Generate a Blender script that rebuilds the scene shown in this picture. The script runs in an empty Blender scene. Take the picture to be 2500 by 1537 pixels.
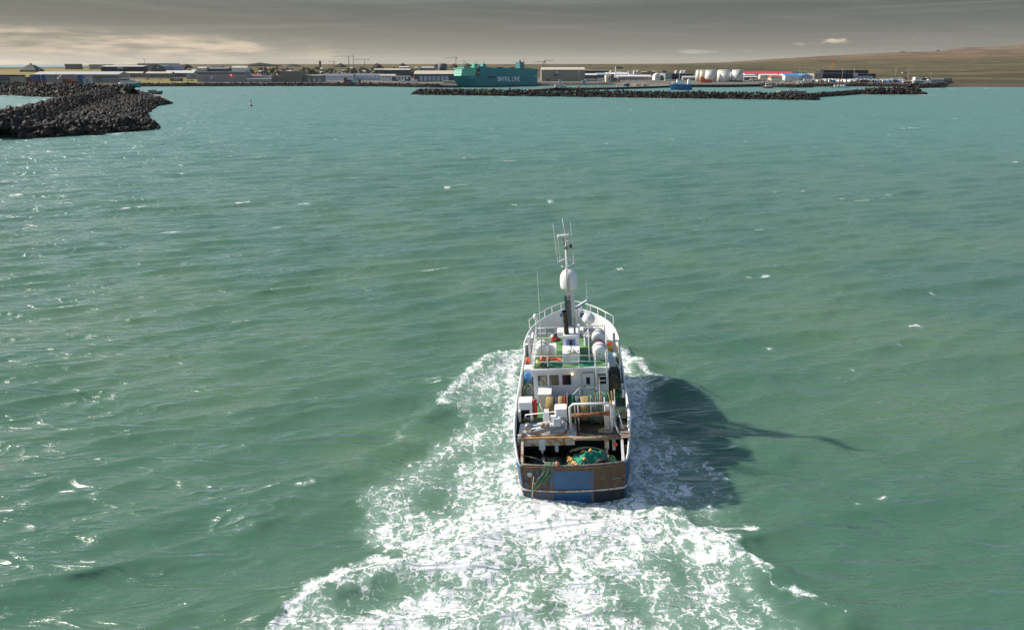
import bpy, bmesh, math, random
import numpy as np
from mathutils import Vector, Matrix, Euler, noise as mnoise
random.seed(7); RNG = np.random.default_rng(11)
R = math.radians
SC = bpy.context.scene
COL = SC.collection

# ---------------------------------------------------------------- camera
FPX, CAMH, HORY = 1900.0, 30.0, 157.0            # focal length and horizon row in photo pixels (2500 x 1537)
PITCH = math.atan((768.5 - HORY) / FPX)
cam_d = bpy.data.cameras.new('camera')
cam_d.sensor_width = 36.0; cam_d.lens = FPX / 2500 * 36
cam_d.clip_start = 0.5; cam_d.clip_end = 90000
cam = bpy.data.objects.new('camera', cam_d); COL.objects.link(cam)
cam.location = (0, 0, CAMH); cam.rotation_euler = (math.pi / 2 - PITCH, 0, 0)
SC.camera = cam

# ---------------------------------------------------------------- sky and sun
SUN_EL, SUN_AZ = R(33), R(-71)                   # azimuth clockwise from +Y
W = bpy.data.worlds.new('World'); SC.world = W; W.use_nodes = True
wn, wl = W.node_tree.nodes, W.node_tree.links
wn.clear()
def N(nt, t, **kw):
    n = nt.nodes.new(t)
    for k, v in kw.items():
        if k.startswith('i_'):
            n.inputs[int(k[2:]) if k[2:].isdigit() else k[2:].replace('_', ' ')].default_value = v
        else: setattr(n, k, v)
    return n
def M_(nt, op, a, b=None, c=None, clamp=False):
    n = nt.nodes.new('ShaderNodeMath'); n.operation = op; n.use_clamp = clamp
    for i, v in enumerate((a, b, c)):
        if v is None: continue
        if isinstance(v, (int, float)): n.inputs[i].default_value = v
        else: nt.links.new(v, n.inputs[i])
    return n.outputs[0]
def MIXC(nt, f, a, b, blend='MIX'):
    n = nt.nodes.new('ShaderNodeMix'); n.data_type = 'RGBA'; n.blend_type = blend
    for i, v in ((0, f), (6, a), (7, b)):
        if isinstance(v, (int, float)): n.inputs[i].default_value = v
        elif isinstance(v, tuple): n.inputs[i].default_value = (*v[:3], 1)
        else: nt.links.new(v, n.inputs[i])
    return n.outputs[2]
def SSTEP(nt, v, lo, hi):
    n = nt.nodes.new('ShaderNodeMapRange'); n.interpolation_type = 'SMOOTHSTEP'
    for i, x in ((0, v), (1, lo), (2, hi)):
        if isinstance(x, (int, float)): n.inputs[i].default_value = x
        else: nt.links.new(x, n.inputs[i])
    return n.outputs[0]
def NOISE(nt, vec, scale, detail=3, rough=.55, dist=0.0, dim='3D'):
    n = nt.nodes.new('ShaderNodeTexNoise'); n.noise_dimensions = dim
    n.inputs['Scale'].default_value = scale; n.inputs['Detail'].default_value = detail
    n.inputs['Roughness'].default_value = rough; n.inputs['Distortion'].default_value = dist
    nt.links.new(vec, n.inputs['Vector']); return n.outputs[0]
def build_world():
    nt = W.node_tree
    sky = N(nt, 'ShaderNodeTexSky', sky_type='NISHITA', sun_disc=False, sun_elevation=SUN_EL,
            sun_rotation=SUN_AZ, altitude=30, air_density=1.0, dust_density=1.0, ozone_density=1.0)
    tc = N(nt, 'ShaderNodeTexCoord'); sep = N(nt, 'ShaderNodeSeparateXYZ')
    wl.new(tc.outputs['Generated'], sep.inputs[0])
    x, y, z = sep.outputs
    az = M_(nt, 'ARCTAN2', x, y)                                   # radians, 0 straight ahead
    el = M_(nt, 'MULTIPLY', M_(nt, 'ARCSINE', z), 57.2958)         # degrees
    eln = M_(nt, 'MAXIMUM', el, 0.0)
    # the thin high veil: dense low down, thinning upward
    base = MIXC(nt, 1.0, sky.outputs[0], (.125, .123, .118), 'MULTIPLY')
    veil_f = SSTEP(nt, eln, 7.2, 3.5)
    sepc = M_(nt, 'POWER', 2.718, M_(nt, 'MULTIPLY', eln, -0.42))
    veil_c = MIXC(nt, sepc, (.038, .054, .062), (.252, .247, .215))
    # towards the sun side the veil is warmer and brighter
    side = SSTEP(nt, az, 0.75, -0.75)
    veil_c = MIXC(nt, M_(nt, 'MULTIPLY', side, .55), veil_c, MIXC(nt, 1.0, veil_c, (1.34, 1.19, .98), 'MULTIPLY'))
    col = MIXC(nt, M_(nt, 'MULTIPLY', veil_f, .96), base, veil_c)
    # cirrus streaks, slanting
    cv = N(nt, 'ShaderNodeCombineXYZ')
    wl.new(M_(nt, 'MULTIPLY', az, 2.2), cv.inputs[0])
    wl.new(M_(nt, 'MULTIPLY_ADD', az, 2.6, M_(nt, 'MULTIPLY', el, 0.9)), cv.inputs[1])
    c1 = NOISE(nt, cv.outputs[0], 1.25, 5, .55, .35)
    cir = M_(nt, 'MULTIPLY', SSTEP(nt, c1, .47, .72), M_(nt, 'MULTIPLY', SSTEP(nt, el, .5, 2.2), SSTEP(nt, el, 40, 4)))
    col = MIXC(nt, M_(nt, 'MULTIPLY', cir, .22), col, (.34, .315, .265))
    cv2 = N(nt, 'ShaderNodeCombineXYZ')
    wl.new(M_(nt, 'MULTIPLY', az, 1.5), cv2.inputs[0])
    wl.new(M_(nt, 'MULTIPLY_ADD', az, -1.6, M_(nt, 'MULTIPLY', el, 1.7)), cv2.inputs[1]); cv2.inputs[2].default_value = 4.4
    c2 = NOISE(nt, cv2.outputs[0], 1.7, 6, .6, .2)
    cir2 = M_(nt, 'MULTIPLY', SSTEP(nt, c2, .54, .74), SSTEP(nt, el, 30, 5))
    col = MIXC(nt, M_(nt, 'MULTIPLY', cir2, .24), col, (.33, .31, .27))
    # low cloud bank on the sun side
    bv = N(nt, 'ShaderNodeCombineXYZ')
    wl.new(M_(nt, 'MULTIPLY', az, 9.0), bv.inputs[0]); wl.new(M_(nt, 'MULTIPLY', el, 1.15), bv.inputs[1]); bv.inputs[2].default_value = 2.1
    b1 = NOISE(nt, bv.outputs[0], 1.0, 6, .6, .25)
    top = M_(nt, 'MULTIPLY_ADD', az, -2.6, .85)                    # the bank's upper edge rises to the left (degrees)
    inside = M_(nt, 'MULTIPLY', SSTEP(nt, M_(nt, 'SUBTRACT', top, el), -.35, .45), SSTEP(nt, az, -.10, -.36))
    dens = M_(nt, 'MULTIPLY', inside, SSTEP(nt, b1, .36, .60))
    shade = SSTEP(nt, NOISE(nt, bv.outputs[0], 1.6, 4, .55, .1), .36, .58)
    bank = MIXC(nt, shade, (.34, .30, .25), (.70, .575, .41))
    col = MIXC(nt, M_(nt, 'MULTIPLY', dens, .85), col, bank)
    # small fair-weather clouds
    def puff(col, az0, el0, wa, we, seed, c_top, c_bot, thr=.44, amt=.9):
        da = M_(nt, 'DIVIDE', M_(nt, 'SUBTRACT', az, az0), wa)
        de = M_(nt, 'DIVIDE', M_(nt, 'SUBTRACT', el, el0), we)
        r2 = M_(nt, 'ADD', M_(nt, 'MULTIPLY', da, da), M_(nt, 'MULTIPLY', de, de))
        v = N(nt, 'ShaderNodeCombineXYZ'); wl.new(M_(nt, 'MULTIPLY', az, 60), v.inputs[0]); wl.new(M_(nt, 'MULTIPLY', el, 2.4), v.inputs[1]); v.inputs[2].default_value = seed
        n = NOISE(nt, v.outputs[0], 1.3, 5, .6, .3)
        d = M_(nt, 'SUBTRACT', M_(nt, 'ADD', n, .55), M_(nt, 'MULTIPLY', r2, .6))
        f = SSTEP(nt, d, .84, 1.06)
        c = MIXC(nt, SSTEP(nt, M_(nt, 'ADD', de, M_(nt, 'MULTIPLY', M_(nt, 'SUBTRACT', n, .5), 2.2)), -.5, .35), c_bot, c_top)
        return MIXC(nt, M_(nt, 'MULTIPLY', f, amt), col, c)
    col = puff(col, .372, 1.42, .034, .30, 1.0, (.64, .52, .40), (.33, .32, .30))
    col = puff(col, .335, 1.25, .018, .20, 7.0, (.38, .35, .31), (.30, .30, .29), amt=.6)
    col = puff(col, .218, .80, .040, .30, 3.0, (.45, .41, .345), (.30, .305, .30), amt=.75)
    col = puff(col, .278, .85, .010, .10, 9.0, (.40, .37, .32), (.31, .31, .30), amt=.5)
    col = puff(col, .455, 1.5, .012, .12, 5.0, (.36, .35, .33), (.30, .31, .31), amt=.5)
    bg = N(nt, 'ShaderNodeBackground'); bg.inputs[1].default_value = 1.0
    wl.new(col, bg.inputs[0])
    out = N(nt, 'ShaderNodeOutputWorld'); wl.new(bg.outputs[0], out.inputs[0])
build_world()
sun_d = bpy.data.lights.new('sun', 'SUN'); sun_d.energy = 5.0; sun_d.angle = R(1.2); sun_d.color = (1.0, .93, .82)
sun = bpy.data.objects.new('sun', sun_d); COL.objects.link(sun); sun.location = (-200, 80, 200)
to_sun = Vector((math.sin(SUN_AZ) * math.cos(SUN_EL), math.cos(SUN_AZ) * math.cos(SUN_EL), math.sin(SUN_EL)))
sun.rotation_euler = to_sun.to_track_quat('Z', 'Y').to_euler()
SC.view_settings.view_transform = 'Standard'; SC.view_settings.look = 'None'
SC.view_settings.exposure = 0.18; SC.view_settings.gamma = 1.0; SC.view_settings.use_curve_mapping = False
SC.cycles.max_bounces = 4; SC.cycles.diffuse_bounces = 2; SC.cycles.glossy_bounces = 2; SC.cycles.volume_bounces = 0
SC.cycles.sample_clamp_indirect = 4.0; SC.cycles.caustics_reflective = False

# ---------------------------------------------------------------- photo pixel -> world
FW = np.array([0, math.cos(PITCH), -math.sin(PITCH)]); UP = np.array([0, math.sin(PITCH), math.cos(PITCH)]); RT = np.array([1., 0, 0])
CAM = np.array([0, 0, CAMH])
def ray(px, py): return FW + RT * (px - 1250) / FPX + UP * (768.5 - py) / FPX
def on_z(px, py, z=0.0):
    v = ray(px, py); return CAM + v * ((z - CAMH) / v[2])
def at_y(px, py, Y):
    v = ray(px, py); return CAM + v * (Y / v[1])

# ---------------------------------------------------------------- materials
MATS = {}
def mat(name, col, rough=.6, metal=0.0, var=.15, vscale=1.2, col2=None, thr=(.45, .65), streak=None, bump=0.0, bscale=6, spec=.5, emit=None, fine=.0):
    """Principled surface; noise varies the base colour, col2 adds blotches (rust, dirt), streak adds vertical runs."""
    if name in MATS: return MATS[name]
    m = bpy.data.materials.new(name); m.use_nodes = True; nt = m.node_tree
    b = nt.nodes['Principled BSDF']; tc = N(nt, 'ShaderNodeTexCoord'); v = tc.outputs['Object']
    n = NOISE(nt, v, vscale, 4, .6)
    k = M_(nt, 'MULTIPLY_ADD', M_(nt, 'SUBTRACT', n, .5), 2.2 * var, 1.0)
    cc = N(nt, 'ShaderNodeCombineColor'); [nt.links.new(k, cc.inputs[i]) for i in range(3)]
    c = MIXC(nt, 1.0, tuple(col), cc.outputs[0], 'MULTIPLY')
    if fine:
        n2 = NOISE(nt, v, vscale * 9, 3, .65)
        k2 = M_(nt, 'MULTIPLY_ADD', M_(nt, 'SUBTRACT', n2, .5), 2.4 * fine, 1.0)
        c2 = N(nt, 'ShaderNodeCombineColor'); [nt.links.new(k2, c2.inputs[i]) for i in range(3)]
        c = MIXC(nt, 1.0, c, c2.outputs[0], 'MULTIPLY')
    if col2 is not None:
        f = SSTEP(nt, NOISE(nt, v, vscale * 1.9, 5, .62, .6), thr[0], thr[1]); c = MIXC(nt, f, c, tuple(col2))
    if streak is not None:
        mp = N(nt, 'ShaderNodeMapping'); mp.inputs['Scale'].default_value = (streak[1], streak[1], streak[1] * .09)
        nt.links.new(v, mp.inputs[0])
        f = SSTEP(nt, NOISE(nt, mp.outputs[0], 1.0, 4, .6), streak[2], streak[3]); c = MIXC(nt, f, c, tuple(streak[0]))
    nt.links.new(c, b.inputs['Base Color'])
    b.inputs['Roughness'].default_value = rough; b.inputs['Metallic'].default_value = metal
    b.inputs['Specular IOR Level'].default_value = spec
    if bump:
        bp = N(nt, 'ShaderNodeBump'); bp.inputs['Strength'].default_value = bump; bp.inputs['Distance'].default_value = .05
        nt.links.new(NOISE(nt, v, bscale, 4, .6), bp.inputs['Height']); nt.links.new(bp.outputs[0], b.inputs['Normal'])
    if emit:
        b.inputs['Emission Color'].default_value = (*emit[0], 1); b.inputs['Emission Strength'].default_value = emit[1]
    MATS[name] = m; return m
def glass(name='window_glass', col=(.02, .025, .03)):
    return mat(name, col, .08, 0, .2, .7, spec=.8)

# ---------------------------------------------------------------- mesh builder
class MB:
    OFF = (0, 0, 0)
    def __init__(s): s.v = []; s.f = []; s.m = []; s.sm = []; s.ms = []; s.off = MB.OFF
    def mi(s, m):
        if m is None: return 0
        if m not in s.ms: s.ms.append(m)
        return s.ms.index(m)
    def add(s, vs, fs, m=None, smooth=False):
        o = len(s.v); i = s.mi(m); s.v += [tuple(map(float, p)) for p in vs]
        for f in fs: s.f.append([o + k for k in f]); s.m.append(i); s.sm.append(smooth)
        return s
    def box(s, x0, x1, y0, y1, z0, z1, m=None, top=1.0, bev=0.0):
        cx, cy = (x0 + x1) / 2, (y0 + y1) / 2
        if bev:
            return s.prism([(x0 + bev, y0), (x1 - bev, y0), (x1, y0 + bev), (x1, y1 - bev), (x1 - bev, y1), (x0 + bev, y1), (x0, y1 - bev), (x0, y0 + bev)], z0, z1, m)
        t = lambda x, c: c + (x - c) * top
        vs = [(x0, y0, z0), (x1, y0, z0), (x1, y1, z0), (x0, y1, z0), (t(x0, cx), t(y0, cy), z1), (t(x1, cx), t(y0, cy), z1), (t(x1, cx), t(y1, cy), z1), (t(x0, cx), t(y1, cy), z1)]
        return s.add(vs, [(3, 2, 1, 0), (4, 5, 6, 7), (0, 1, 5, 4), (1, 2, 6, 5), (2, 3, 7, 6), (3, 0, 4, 7)], m)
    def prism(s, pts, z0, z1, m=None):
        n = len(pts); vs = [(x, y, z0) for x, y in pts] + [(x, y, z1) for x, y in pts]
        return s.add(vs, [tuple(range(n))[::-1], tuple(range(n, 2 * n))] + [(i, (i + 1) % n, n + (i + 1) % n, n + i) for i in range(n)], m)
    def extr(s, pts, a0, a1, axis='y', m=None):
        """profile in the plane across `axis`, extruded along it: 'y' -> pts are (x,z); 'x' -> pts are (y,z)"""
        n = len(pts); mk = (lambda p, a: (p[0], a, p[1])) if axis == 'y' else (lambda p, a: (a, p[0], p[1]))
        vs = [mk(p, a0) for p in pts] + [mk(p, a1) for p in pts]
        return s.add(vs, [tuple(range(n)), tuple(range(n, 2 * n))[::-1]] + [(i, n + i, n + (i + 1) % n, (i + 1) % n) for i in range(n)], m)
    def tube(s, pts, r, m=None, seg=6, close=False, caps=True):
        P = [Vector(p) for p in pts]; n = len(P); rs = r if isinstance(r, (list, tuple)) else [r] * n
        rings = []; prev = None
        for i in range(n):
            a = P[i - 1] if i > 0 else (P[-1] if close else P[0]); b = P[(i + 1) % n] if (i < n - 1 or close) else P[i]
            d = (b - a); d = d.normalized() if d.length > 1e-9 else Vector((0, 0, 1))
            if prev is None:
                u = d.orthogonal().normalized()
            else:
                u = (prev - d * prev.dot(d)); u = u.normalized() if u.length > 1e-6 else d.orthogonal().normalized()
            prev = u; w = d.cross(u)
            rings.append([P[i] + (u * math.cos(2 * math.pi * k / seg) + w * math.sin(2 * math.pi * k / seg)) * rs[i] for k in range(seg)])
        vs = [p for rg in rings for p in rg]; fs = []
        for i in range(n if close else n - 1):
            j = (i + 1) % n
            for k in range(seg): fs.append((i * seg + k, i * seg + (k + 1) % seg, j * seg + (k + 1) % seg, j * seg + k))
        if not close and caps: fs += [tuple(range(seg))[::-1], tuple((n - 1) * seg + k for k in range(seg))]
        return s.add(vs, fs, m, smooth=seg > 5)
    def lathe(s, prof, c=(0, 0, 0), axis='z', seg=16, m=None, smooth=True):
        """prof: list of (r, h) along axis"""
        def mk(r, h, a):
            ca, sa = r * math.cos(a), r * math.sin(a)
            p = {'z': (ca, sa, h), 'y': (ca, h, sa), 'x': (h, ca, sa)}[axis]
            return (p[0] + c[0], p[1] + c[1], p[2] + c[2])
        vs = [mk(r, h, 2 * math.pi * k / seg) for r, h in prof for k in range(seg)]; n = len(prof)
        fs = [(i * seg + k, i * seg + (k + 1) % seg, (i + 1) * seg + (k + 1) % seg, (i + 1) * seg + k) for i in range(n - 1) for k in range(seg)]
        o = len(s.v); s.add(vs, fs, m, smooth)
        s.add([], [], m)
        i = s.mi(m)
        for ring in ([o + k for k in range(seg)][::-1], [o + (n - 1) * seg + k for k in range(seg)]): s.f.append(ring); s.m.append(i); s.sm.append(False)
        return s
    def ball(s, c, r, m=None, seg=10, rings=6, sq=(1, 1, 1)):
        pr = [(max(.02, math.sin(math.pi * i / rings)), -math.cos(math.pi * i / rings)) for i in range(rings + 1)]
        vs = [(c[0] + r * sq[0] * a * math.cos(2 * math.pi * k / seg), c[1] + r * sq[1] * a * math.sin(2 * math.pi * k / seg), c[2] + r * sq[2] * h) for a, h in pr for k in range(seg)]
        fs = [(i * seg + k, i * seg + (k + 1) % seg, (i + 1) * seg + (k + 1) % seg, (i + 1) * seg + k) for i in range(rings) for k in range(seg)]
        return s.add(vs, fs, m, True)
    def loft(s, rings, m=None, smooth=True, closed=False, rowmats=None, cap0=False, cap1=False):
        n = len(rings[0]); vs = [p for r in rings for p in r]; o = len(s.v); s.v += [tuple(map(float, p)) for p in vs]
        for i in range(len(rings) - 1):
            for k in range(n if closed else n - 1):
                k2 = (k + 1) % n; s.f.append([o + i * n + k, o + i * n + k2, o + (i + 1) * n + k2, o + (i + 1) * n + k])
                s.m.append(s.mi(rowmats[k] if rowmats else m)); s.sm.append(smooth)
        if cap0: s.f.append([o + k for k in range(n)][::-1]); s.m.append(s.mi(m)); s.sm.append(False)
        if cap1: s.f.append([o + (len(rings) - 1) * n + k for k in range(n)]); s.m.append(s.mi(m)); s.sm.append(False)
        return s
    def mesh(s, name):
        me = bpy.data.meshes.new(name); o = s.off; me.from_pydata([(x + o[0], y + o[1], z + o[2]) for x, y, z in s.v], [], s.f)
        for m in s.ms: me.materials.append(m)
        if s.f:
            me.polygons.foreach_set('material_index', s.m); me.polygons.foreach_set('use_smooth', s.sm)
        me.update(); return me
    def build(s, name, parent=None, m=None, fix=True):
        if m is not None and not s.ms: s.ms = [m]
        me = s.mesh(name)
        if fix:
            bm = bmesh.new(); bm.from_mesh(me); bmesh.ops.recalc_face_normals(bm, faces=bm.faces); bm.to_mesh(me); bm.free()
        o = bpy.data.objects.new(name, me); COL.objects.link(o)
        if parent is not None: o.parent = parent
        return o
def tag(o, label, cat, group=None):
    o['label'] = label; o['category'] = cat
    if group: o['group'] = group
    return o
def struct(o): o['kind'] = 'structure'; return o
def thing(name, label, cat, loc=(0, 0, 0), rz=0.0, group=None, mtx=None):
    o = bpy.data.objects.new(name, None); COL.objects.link(o); o.empty_display_size = .2
    if mtx is not None: o.matrix_world = mtx
    else: o.location = loc; o.rotation_euler = (0, 0, rz)
    return tag(o, label, cat, group)
def dup_tree(o, parent=None):
    c = o.copy(); COL.objects.link(c); c.parent = parent
    for ch in list(o.children): dup_tree(ch, c)
    return c
def smoothstep(a, b, x):
    t = np.clip((x - a) / (b - a), 0, 1); return t * t * (3 - 2 * t)

# ================================================================ THE SEA
def seg_dist(PX, PY, a, b):
    d = (b[0] - a[0], b[1] - a[1]); L2 = d[0] ** 2 + d[1] ** 2 + 1e-9
    t = np.clip(((PX - a[0]) * d[0] + (PY - a[1]) * d[1]) / L2, 0, 1)
    return np.hypot(PX - a[0] - t * d[0], PY - a[1] - t * d[1])
def poly_sd(PX, PY, poly):
    """signed distance, positive inside"""
    dist = np.full(PX.shape, 1e9); ins = np.zeros(PX.shape, bool); n = len(poly)
    for i in range(n):
        a, b = poly[i], poly[(i + 1) % n]
        dist = np.minimum(dist, seg_dist(PX, PY, a, b))
        c = (a[1] > PY) != (b[1] > PY)
        with np.errstate(divide='ignore', invalid='ignore'):
            xi = (b[0] - a[0]) * (PY - a[1]) / (b[1] - a[1] + 1e-12) + a[0]
        ins ^= c & (PX < xi)
    return np.where(ins, dist, -dist)
def line_d(PX, PY, pl):
    """distance to a polyline, and the run along it 0..1"""
    best = np.full(PX.shape, 1e9)
    for i in range(len(pl) - 1): best = np.minimum(best, seg_dist(PX, PY, pl[i], pl[i + 1]))
    return best
def vnoise(x, y, s, seed=0):
    """smooth value noise"""
    rs = np.random.RandomState(seed); G = rs.rand(256, 256)
    u, v = x / s, y / s; iu, iv = np.floor(u).astype(int), np.floor(v).astype(int); fu, fv = u - iu, v - iv
    fu, fv = fu * fu * (3 - 2 * fu), fv * fv * (3 - 2 * fv)
    g = lambda a, b: G[a % 256, b % 256]
    return (g(iu, iv) * (1 - fu) + g(iu + 1, iv) * fu) * (1 - fv) + (g(iu, iv + 1) * (1 - fu) + g(iu + 1, iv + 1) * fu) * fv
def fbm(x, y, s, seed=0, oct=4):
    t, a, tot = 0, 1, 0
    for o in range(oct): t = t + a * vnoise(x + 37.7 * o, y - 19.1 * o, s / 2 ** o, seed + o); tot += a; a *= .55
    return t / tot
G2 = lambda *pts: [tuple(on_z(px, py)[:2]) for px, py in pts]

# foam areas and crests, traced on the water plane of the photograph
FOAM_AREAS = [  # polygon, density, ragged edge width (m)
    (G2((1275, 1222), (1190, 1265), (1125, 1328), (1075, 1370), (985, 1376), (905, 1380), (850, 1398), (770, 1455), (690, 1522), (600, 1620), (2010, 1620), (1965, 1540), (1905, 1455), (1845, 1378), (1745, 1326), (1640, 1276), (1545, 1226), (1400, 1240)), .75, 1.3),
    (G2((1275, 860), (1215, 868), (1135, 925), (1085, 985), (1120, 1020), (1060, 1090), (985, 1140), (885, 1190), (870, 1240), (868, 1300), (905, 1368), (1075, 1368), (1130, 1322), (1275, 1225)), .66, 1.6),
    (G2((1500, 868), (1555, 893), (1612, 932), (1622, 975), (1672, 1050), (1712, 1110), (1762, 1175), (1835, 1262), (1830, 1300), (1745, 1304), (1640, 1277), (1545, 1228), (1500, 1215)), .64, 1.6),
    (G2((1275, 880), (1215, 900), (1160, 960), (1165, 1060), (1150, 1130), (1160, 1200), (1265, 1215)), .88, 2.6),
    (G2((1500, 880), (1590, 930), (1620, 1010), (1640, 1120), (1600, 1200), (1530, 1216)), .86, 2.2),
    (G2((1275, 1222), (1210, 1258), (1170, 1300), (1250, 1330), (1400, 1300), (1560, 1310), (1680, 1320), (1600, 1262), (1530, 1222)), .92, 1.6),
    (G2((1280, 1222), (1190, 1268), (1120, 1340), (1150, 1380), (1240, 1300), (1320, 1250)), .98, 1.2),
    (G2((1640, 1290), (1760, 1340), (1850, 1400), (1860, 1450), (1740, 1420), (1620, 1330)), .66, 1.6),
    (G2((900, 1385), (840, 1410), (760, 1470), (740, 1500), (840, 1460), (960, 1420), (1060, 1400), (1060, 1376)), .70, 1.0),
    (G2((1340, 1215), (1285, 1216), (1250, 1226), (1300, 1245), (1420, 1250), (1540, 1240), (1560, 1228), (1530, 1212), (1440, 1226)), .88, .8),
    (G2((1300, 1250), (1325, 1250), (1310, 1420), (1270, 1540), (1230, 1540), (1285, 1400)), .70, .9),
    (G2((1460, 1290), (1500, 1290), (1450, 1400), (1440, 1470), (1410, 1470), (1420, 1380)), .66, .9),
]
FOAM_THIN = [  # open patches inside the wash where green water shows
    (G2((1340, 1330), (1420, 1320), (1430, 1420), (1400, 1520), (1320, 1530), (1310, 1440)), .30, 1.4),
    (G2((1480, 1400), (1560, 1390), (1580, 1500), (1490, 1530)), .28, 1.2),
    (G2((900, 1415), (1040, 1395), (1130, 1400), (1120, 1440), (1000, 1470), (860, 1500), (800, 1520), (830, 1465)), .34, 1.0),
    (G2((1050, 1480), (1140, 1470), (1120, 1530), (1020, 1537)), .28, 1.0),
    (G2((1740, 1430), (1830, 1430), (1850, 1500), (1760, 1500)), .26, 1.0),
    (G2((1110, 1010), (1200, 1020), (1180, 1060), (1090, 1080)), .10, 1.2),
]
FOAM_CRESTS = [  # polyline, half width (m), density
    (G2((1275, 1223), (1200, 1258), (1140, 1312), (1082, 1368)), 1.05, 1.0),
    (G2((1285, 1240), (1400, 1252), (1535, 1240)), 1.1, .98), (G2((1300, 1262), (1250, 1310), (1190, 1370)), .8, .9), (G2((1545, 1262), (1660, 1305), (1780, 1370)), .9, .92),
    (G2((1082, 1369), (1030, 1378), (985, 1382), (895, 1383), (850, 1402), (770, 1462), (695, 1528), (640, 1580)), .55, .97),
    (G2((1545, 1228), (1640, 1276), (1745, 1324), (1850, 1382)), .45, .90),
    (G2((1850, 1382), (1890, 1428), (1945, 1446), (1990, 1470), (2045, 1512)), .10, .66),
    (G2((1935, 1442), (1975, 1452)), .35, .90),
    (G2((1275, 860), (1215, 870), (1140, 922), (1085, 985)), .55, .90),
    (G2((1500, 868), (1560, 895), (1618, 938)), .35, .84),
    (G2((1690, 1292), (1745, 1303), (1790, 1300), (1838, 1298)), .30, .84),
    (G2((1722, 1130), (1748, 1165), (1752, 1190)), .22, .80),
    (G2((1262, 870), (1258, 1000), (1255, 1120), (1262, 1220)), .8, .92),
    (G2((1522, 880), (1540, 1000), (1552, 1120), (1545, 1215)), .9, .92),
]
RIDGES = [  # polyline, half width (m), height (m)
    (G2((1275, 1225), (1200, 1262), (1140, 1318), (1085, 1372), (985, 1386), (895, 1388), (850, 1406), (770, 1466), (695, 1532), (620, 1600)), 2.6, .38),
    (G2((1545, 1230), (1640, 1280), (1745, 1328), (1850, 1386), (1945, 1450), (2045, 1520)), 1.6, .52),
    (G2((1275, 862), (1215, 872), (1140, 925), (1085, 988), (1010, 1060)), 1.8, .6),
    (G2((1500, 868), (1560, 895), (1618, 938), (1690, 960)), 1.6, .6),
    (G2((1500, 862), (1590, 880), (1700, 900), (1860, 940)), 2.0, .45),
    (G2((1740, 1180), (1900, 1215), (2040, 1230)), 2.2, .32),
    (G2((1750, 1060), (1900, 1110), (2150, 1135)), 1.8, .35),
    (G2((960, 1110), (860, 1160), (740, 1205), (620, 1260)), 1.8, .45),
    (G2((1820, 1300), (1960, 1265), (2040, 1290)), 2.0, .28),
]
# single breaking wavelets seen on the open water: (px, py, length px, strength)
CAPS = [(418, 570, 46, 1), (595, 495, 38, 1), (742, 498, 36, .8), (308, 470, 24, .9), (675, 556, 28, .9), (655, 319, 14, 1), (24, 445, 34, 1), (40, 478, 30, .9), (60, 382, 12, .6), (520, 346, 16, .8), (1092, 460, 16, 1), (1165, 505, 18, .9), (1258, 503, 14, .9), (1345, 491, 22, .8), (1512, 658, 22, 1), (1868, 672, 36, 1), (1830, 676, 18, .8), (2165, 477, 24, .7), (1058, 922, 46, .95), (750, 1198, 52, 1), (2150, 1220, 40, 1), (2090, 1240, 16, .6), (2230, 795, 40, 1), (1882, 845, 18, .8), (2280, 715, 18, .6), (2085, 910, 12, .8), (2400, 610, 14, .6), (2480, 396, 18, .9), (1720, 893, 22, .6), (590, 788, 52, .6), (398, 673, 22, .7), (250, 595, 30, .5), (545, 474, 40, .5), (100, 966, 60, .7), (172, 985, 30, .5), (1150, 310, 16, .6), (1540, 268, 10, .7), (1480, 350, 12, .6), (1340, 352, 10, .6), (60, 330, 70, .8), (10, 312, 30, .8), (960, 1105, 26, .5), (2200, 845, 16, .6), (2050, 540, 16, .5), (1950, 430, 16, .5), (2190, 605, 14, .6), (900, 710, 20, .45), (1700, 560, 18, .5), (740, 390, 14, .6), (1390, 415, 14, .5), (1560, 388, 12, .6), (820, 342, 12, .6), (950, 280, 8, .7), (850, 262, 8, .6), (1290, 285, 8, .7), (2050, 286, 10, .7), (2330, 290, 10, .7), (2170, 330, 12, .6), (1990, 360, 12, .6), (1820, 345, 12, .7), (1640, 340, 12, .6), (2420, 470, 14, .5), (330, 410, 14, .5), (445, 340, 10, .6)]

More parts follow.
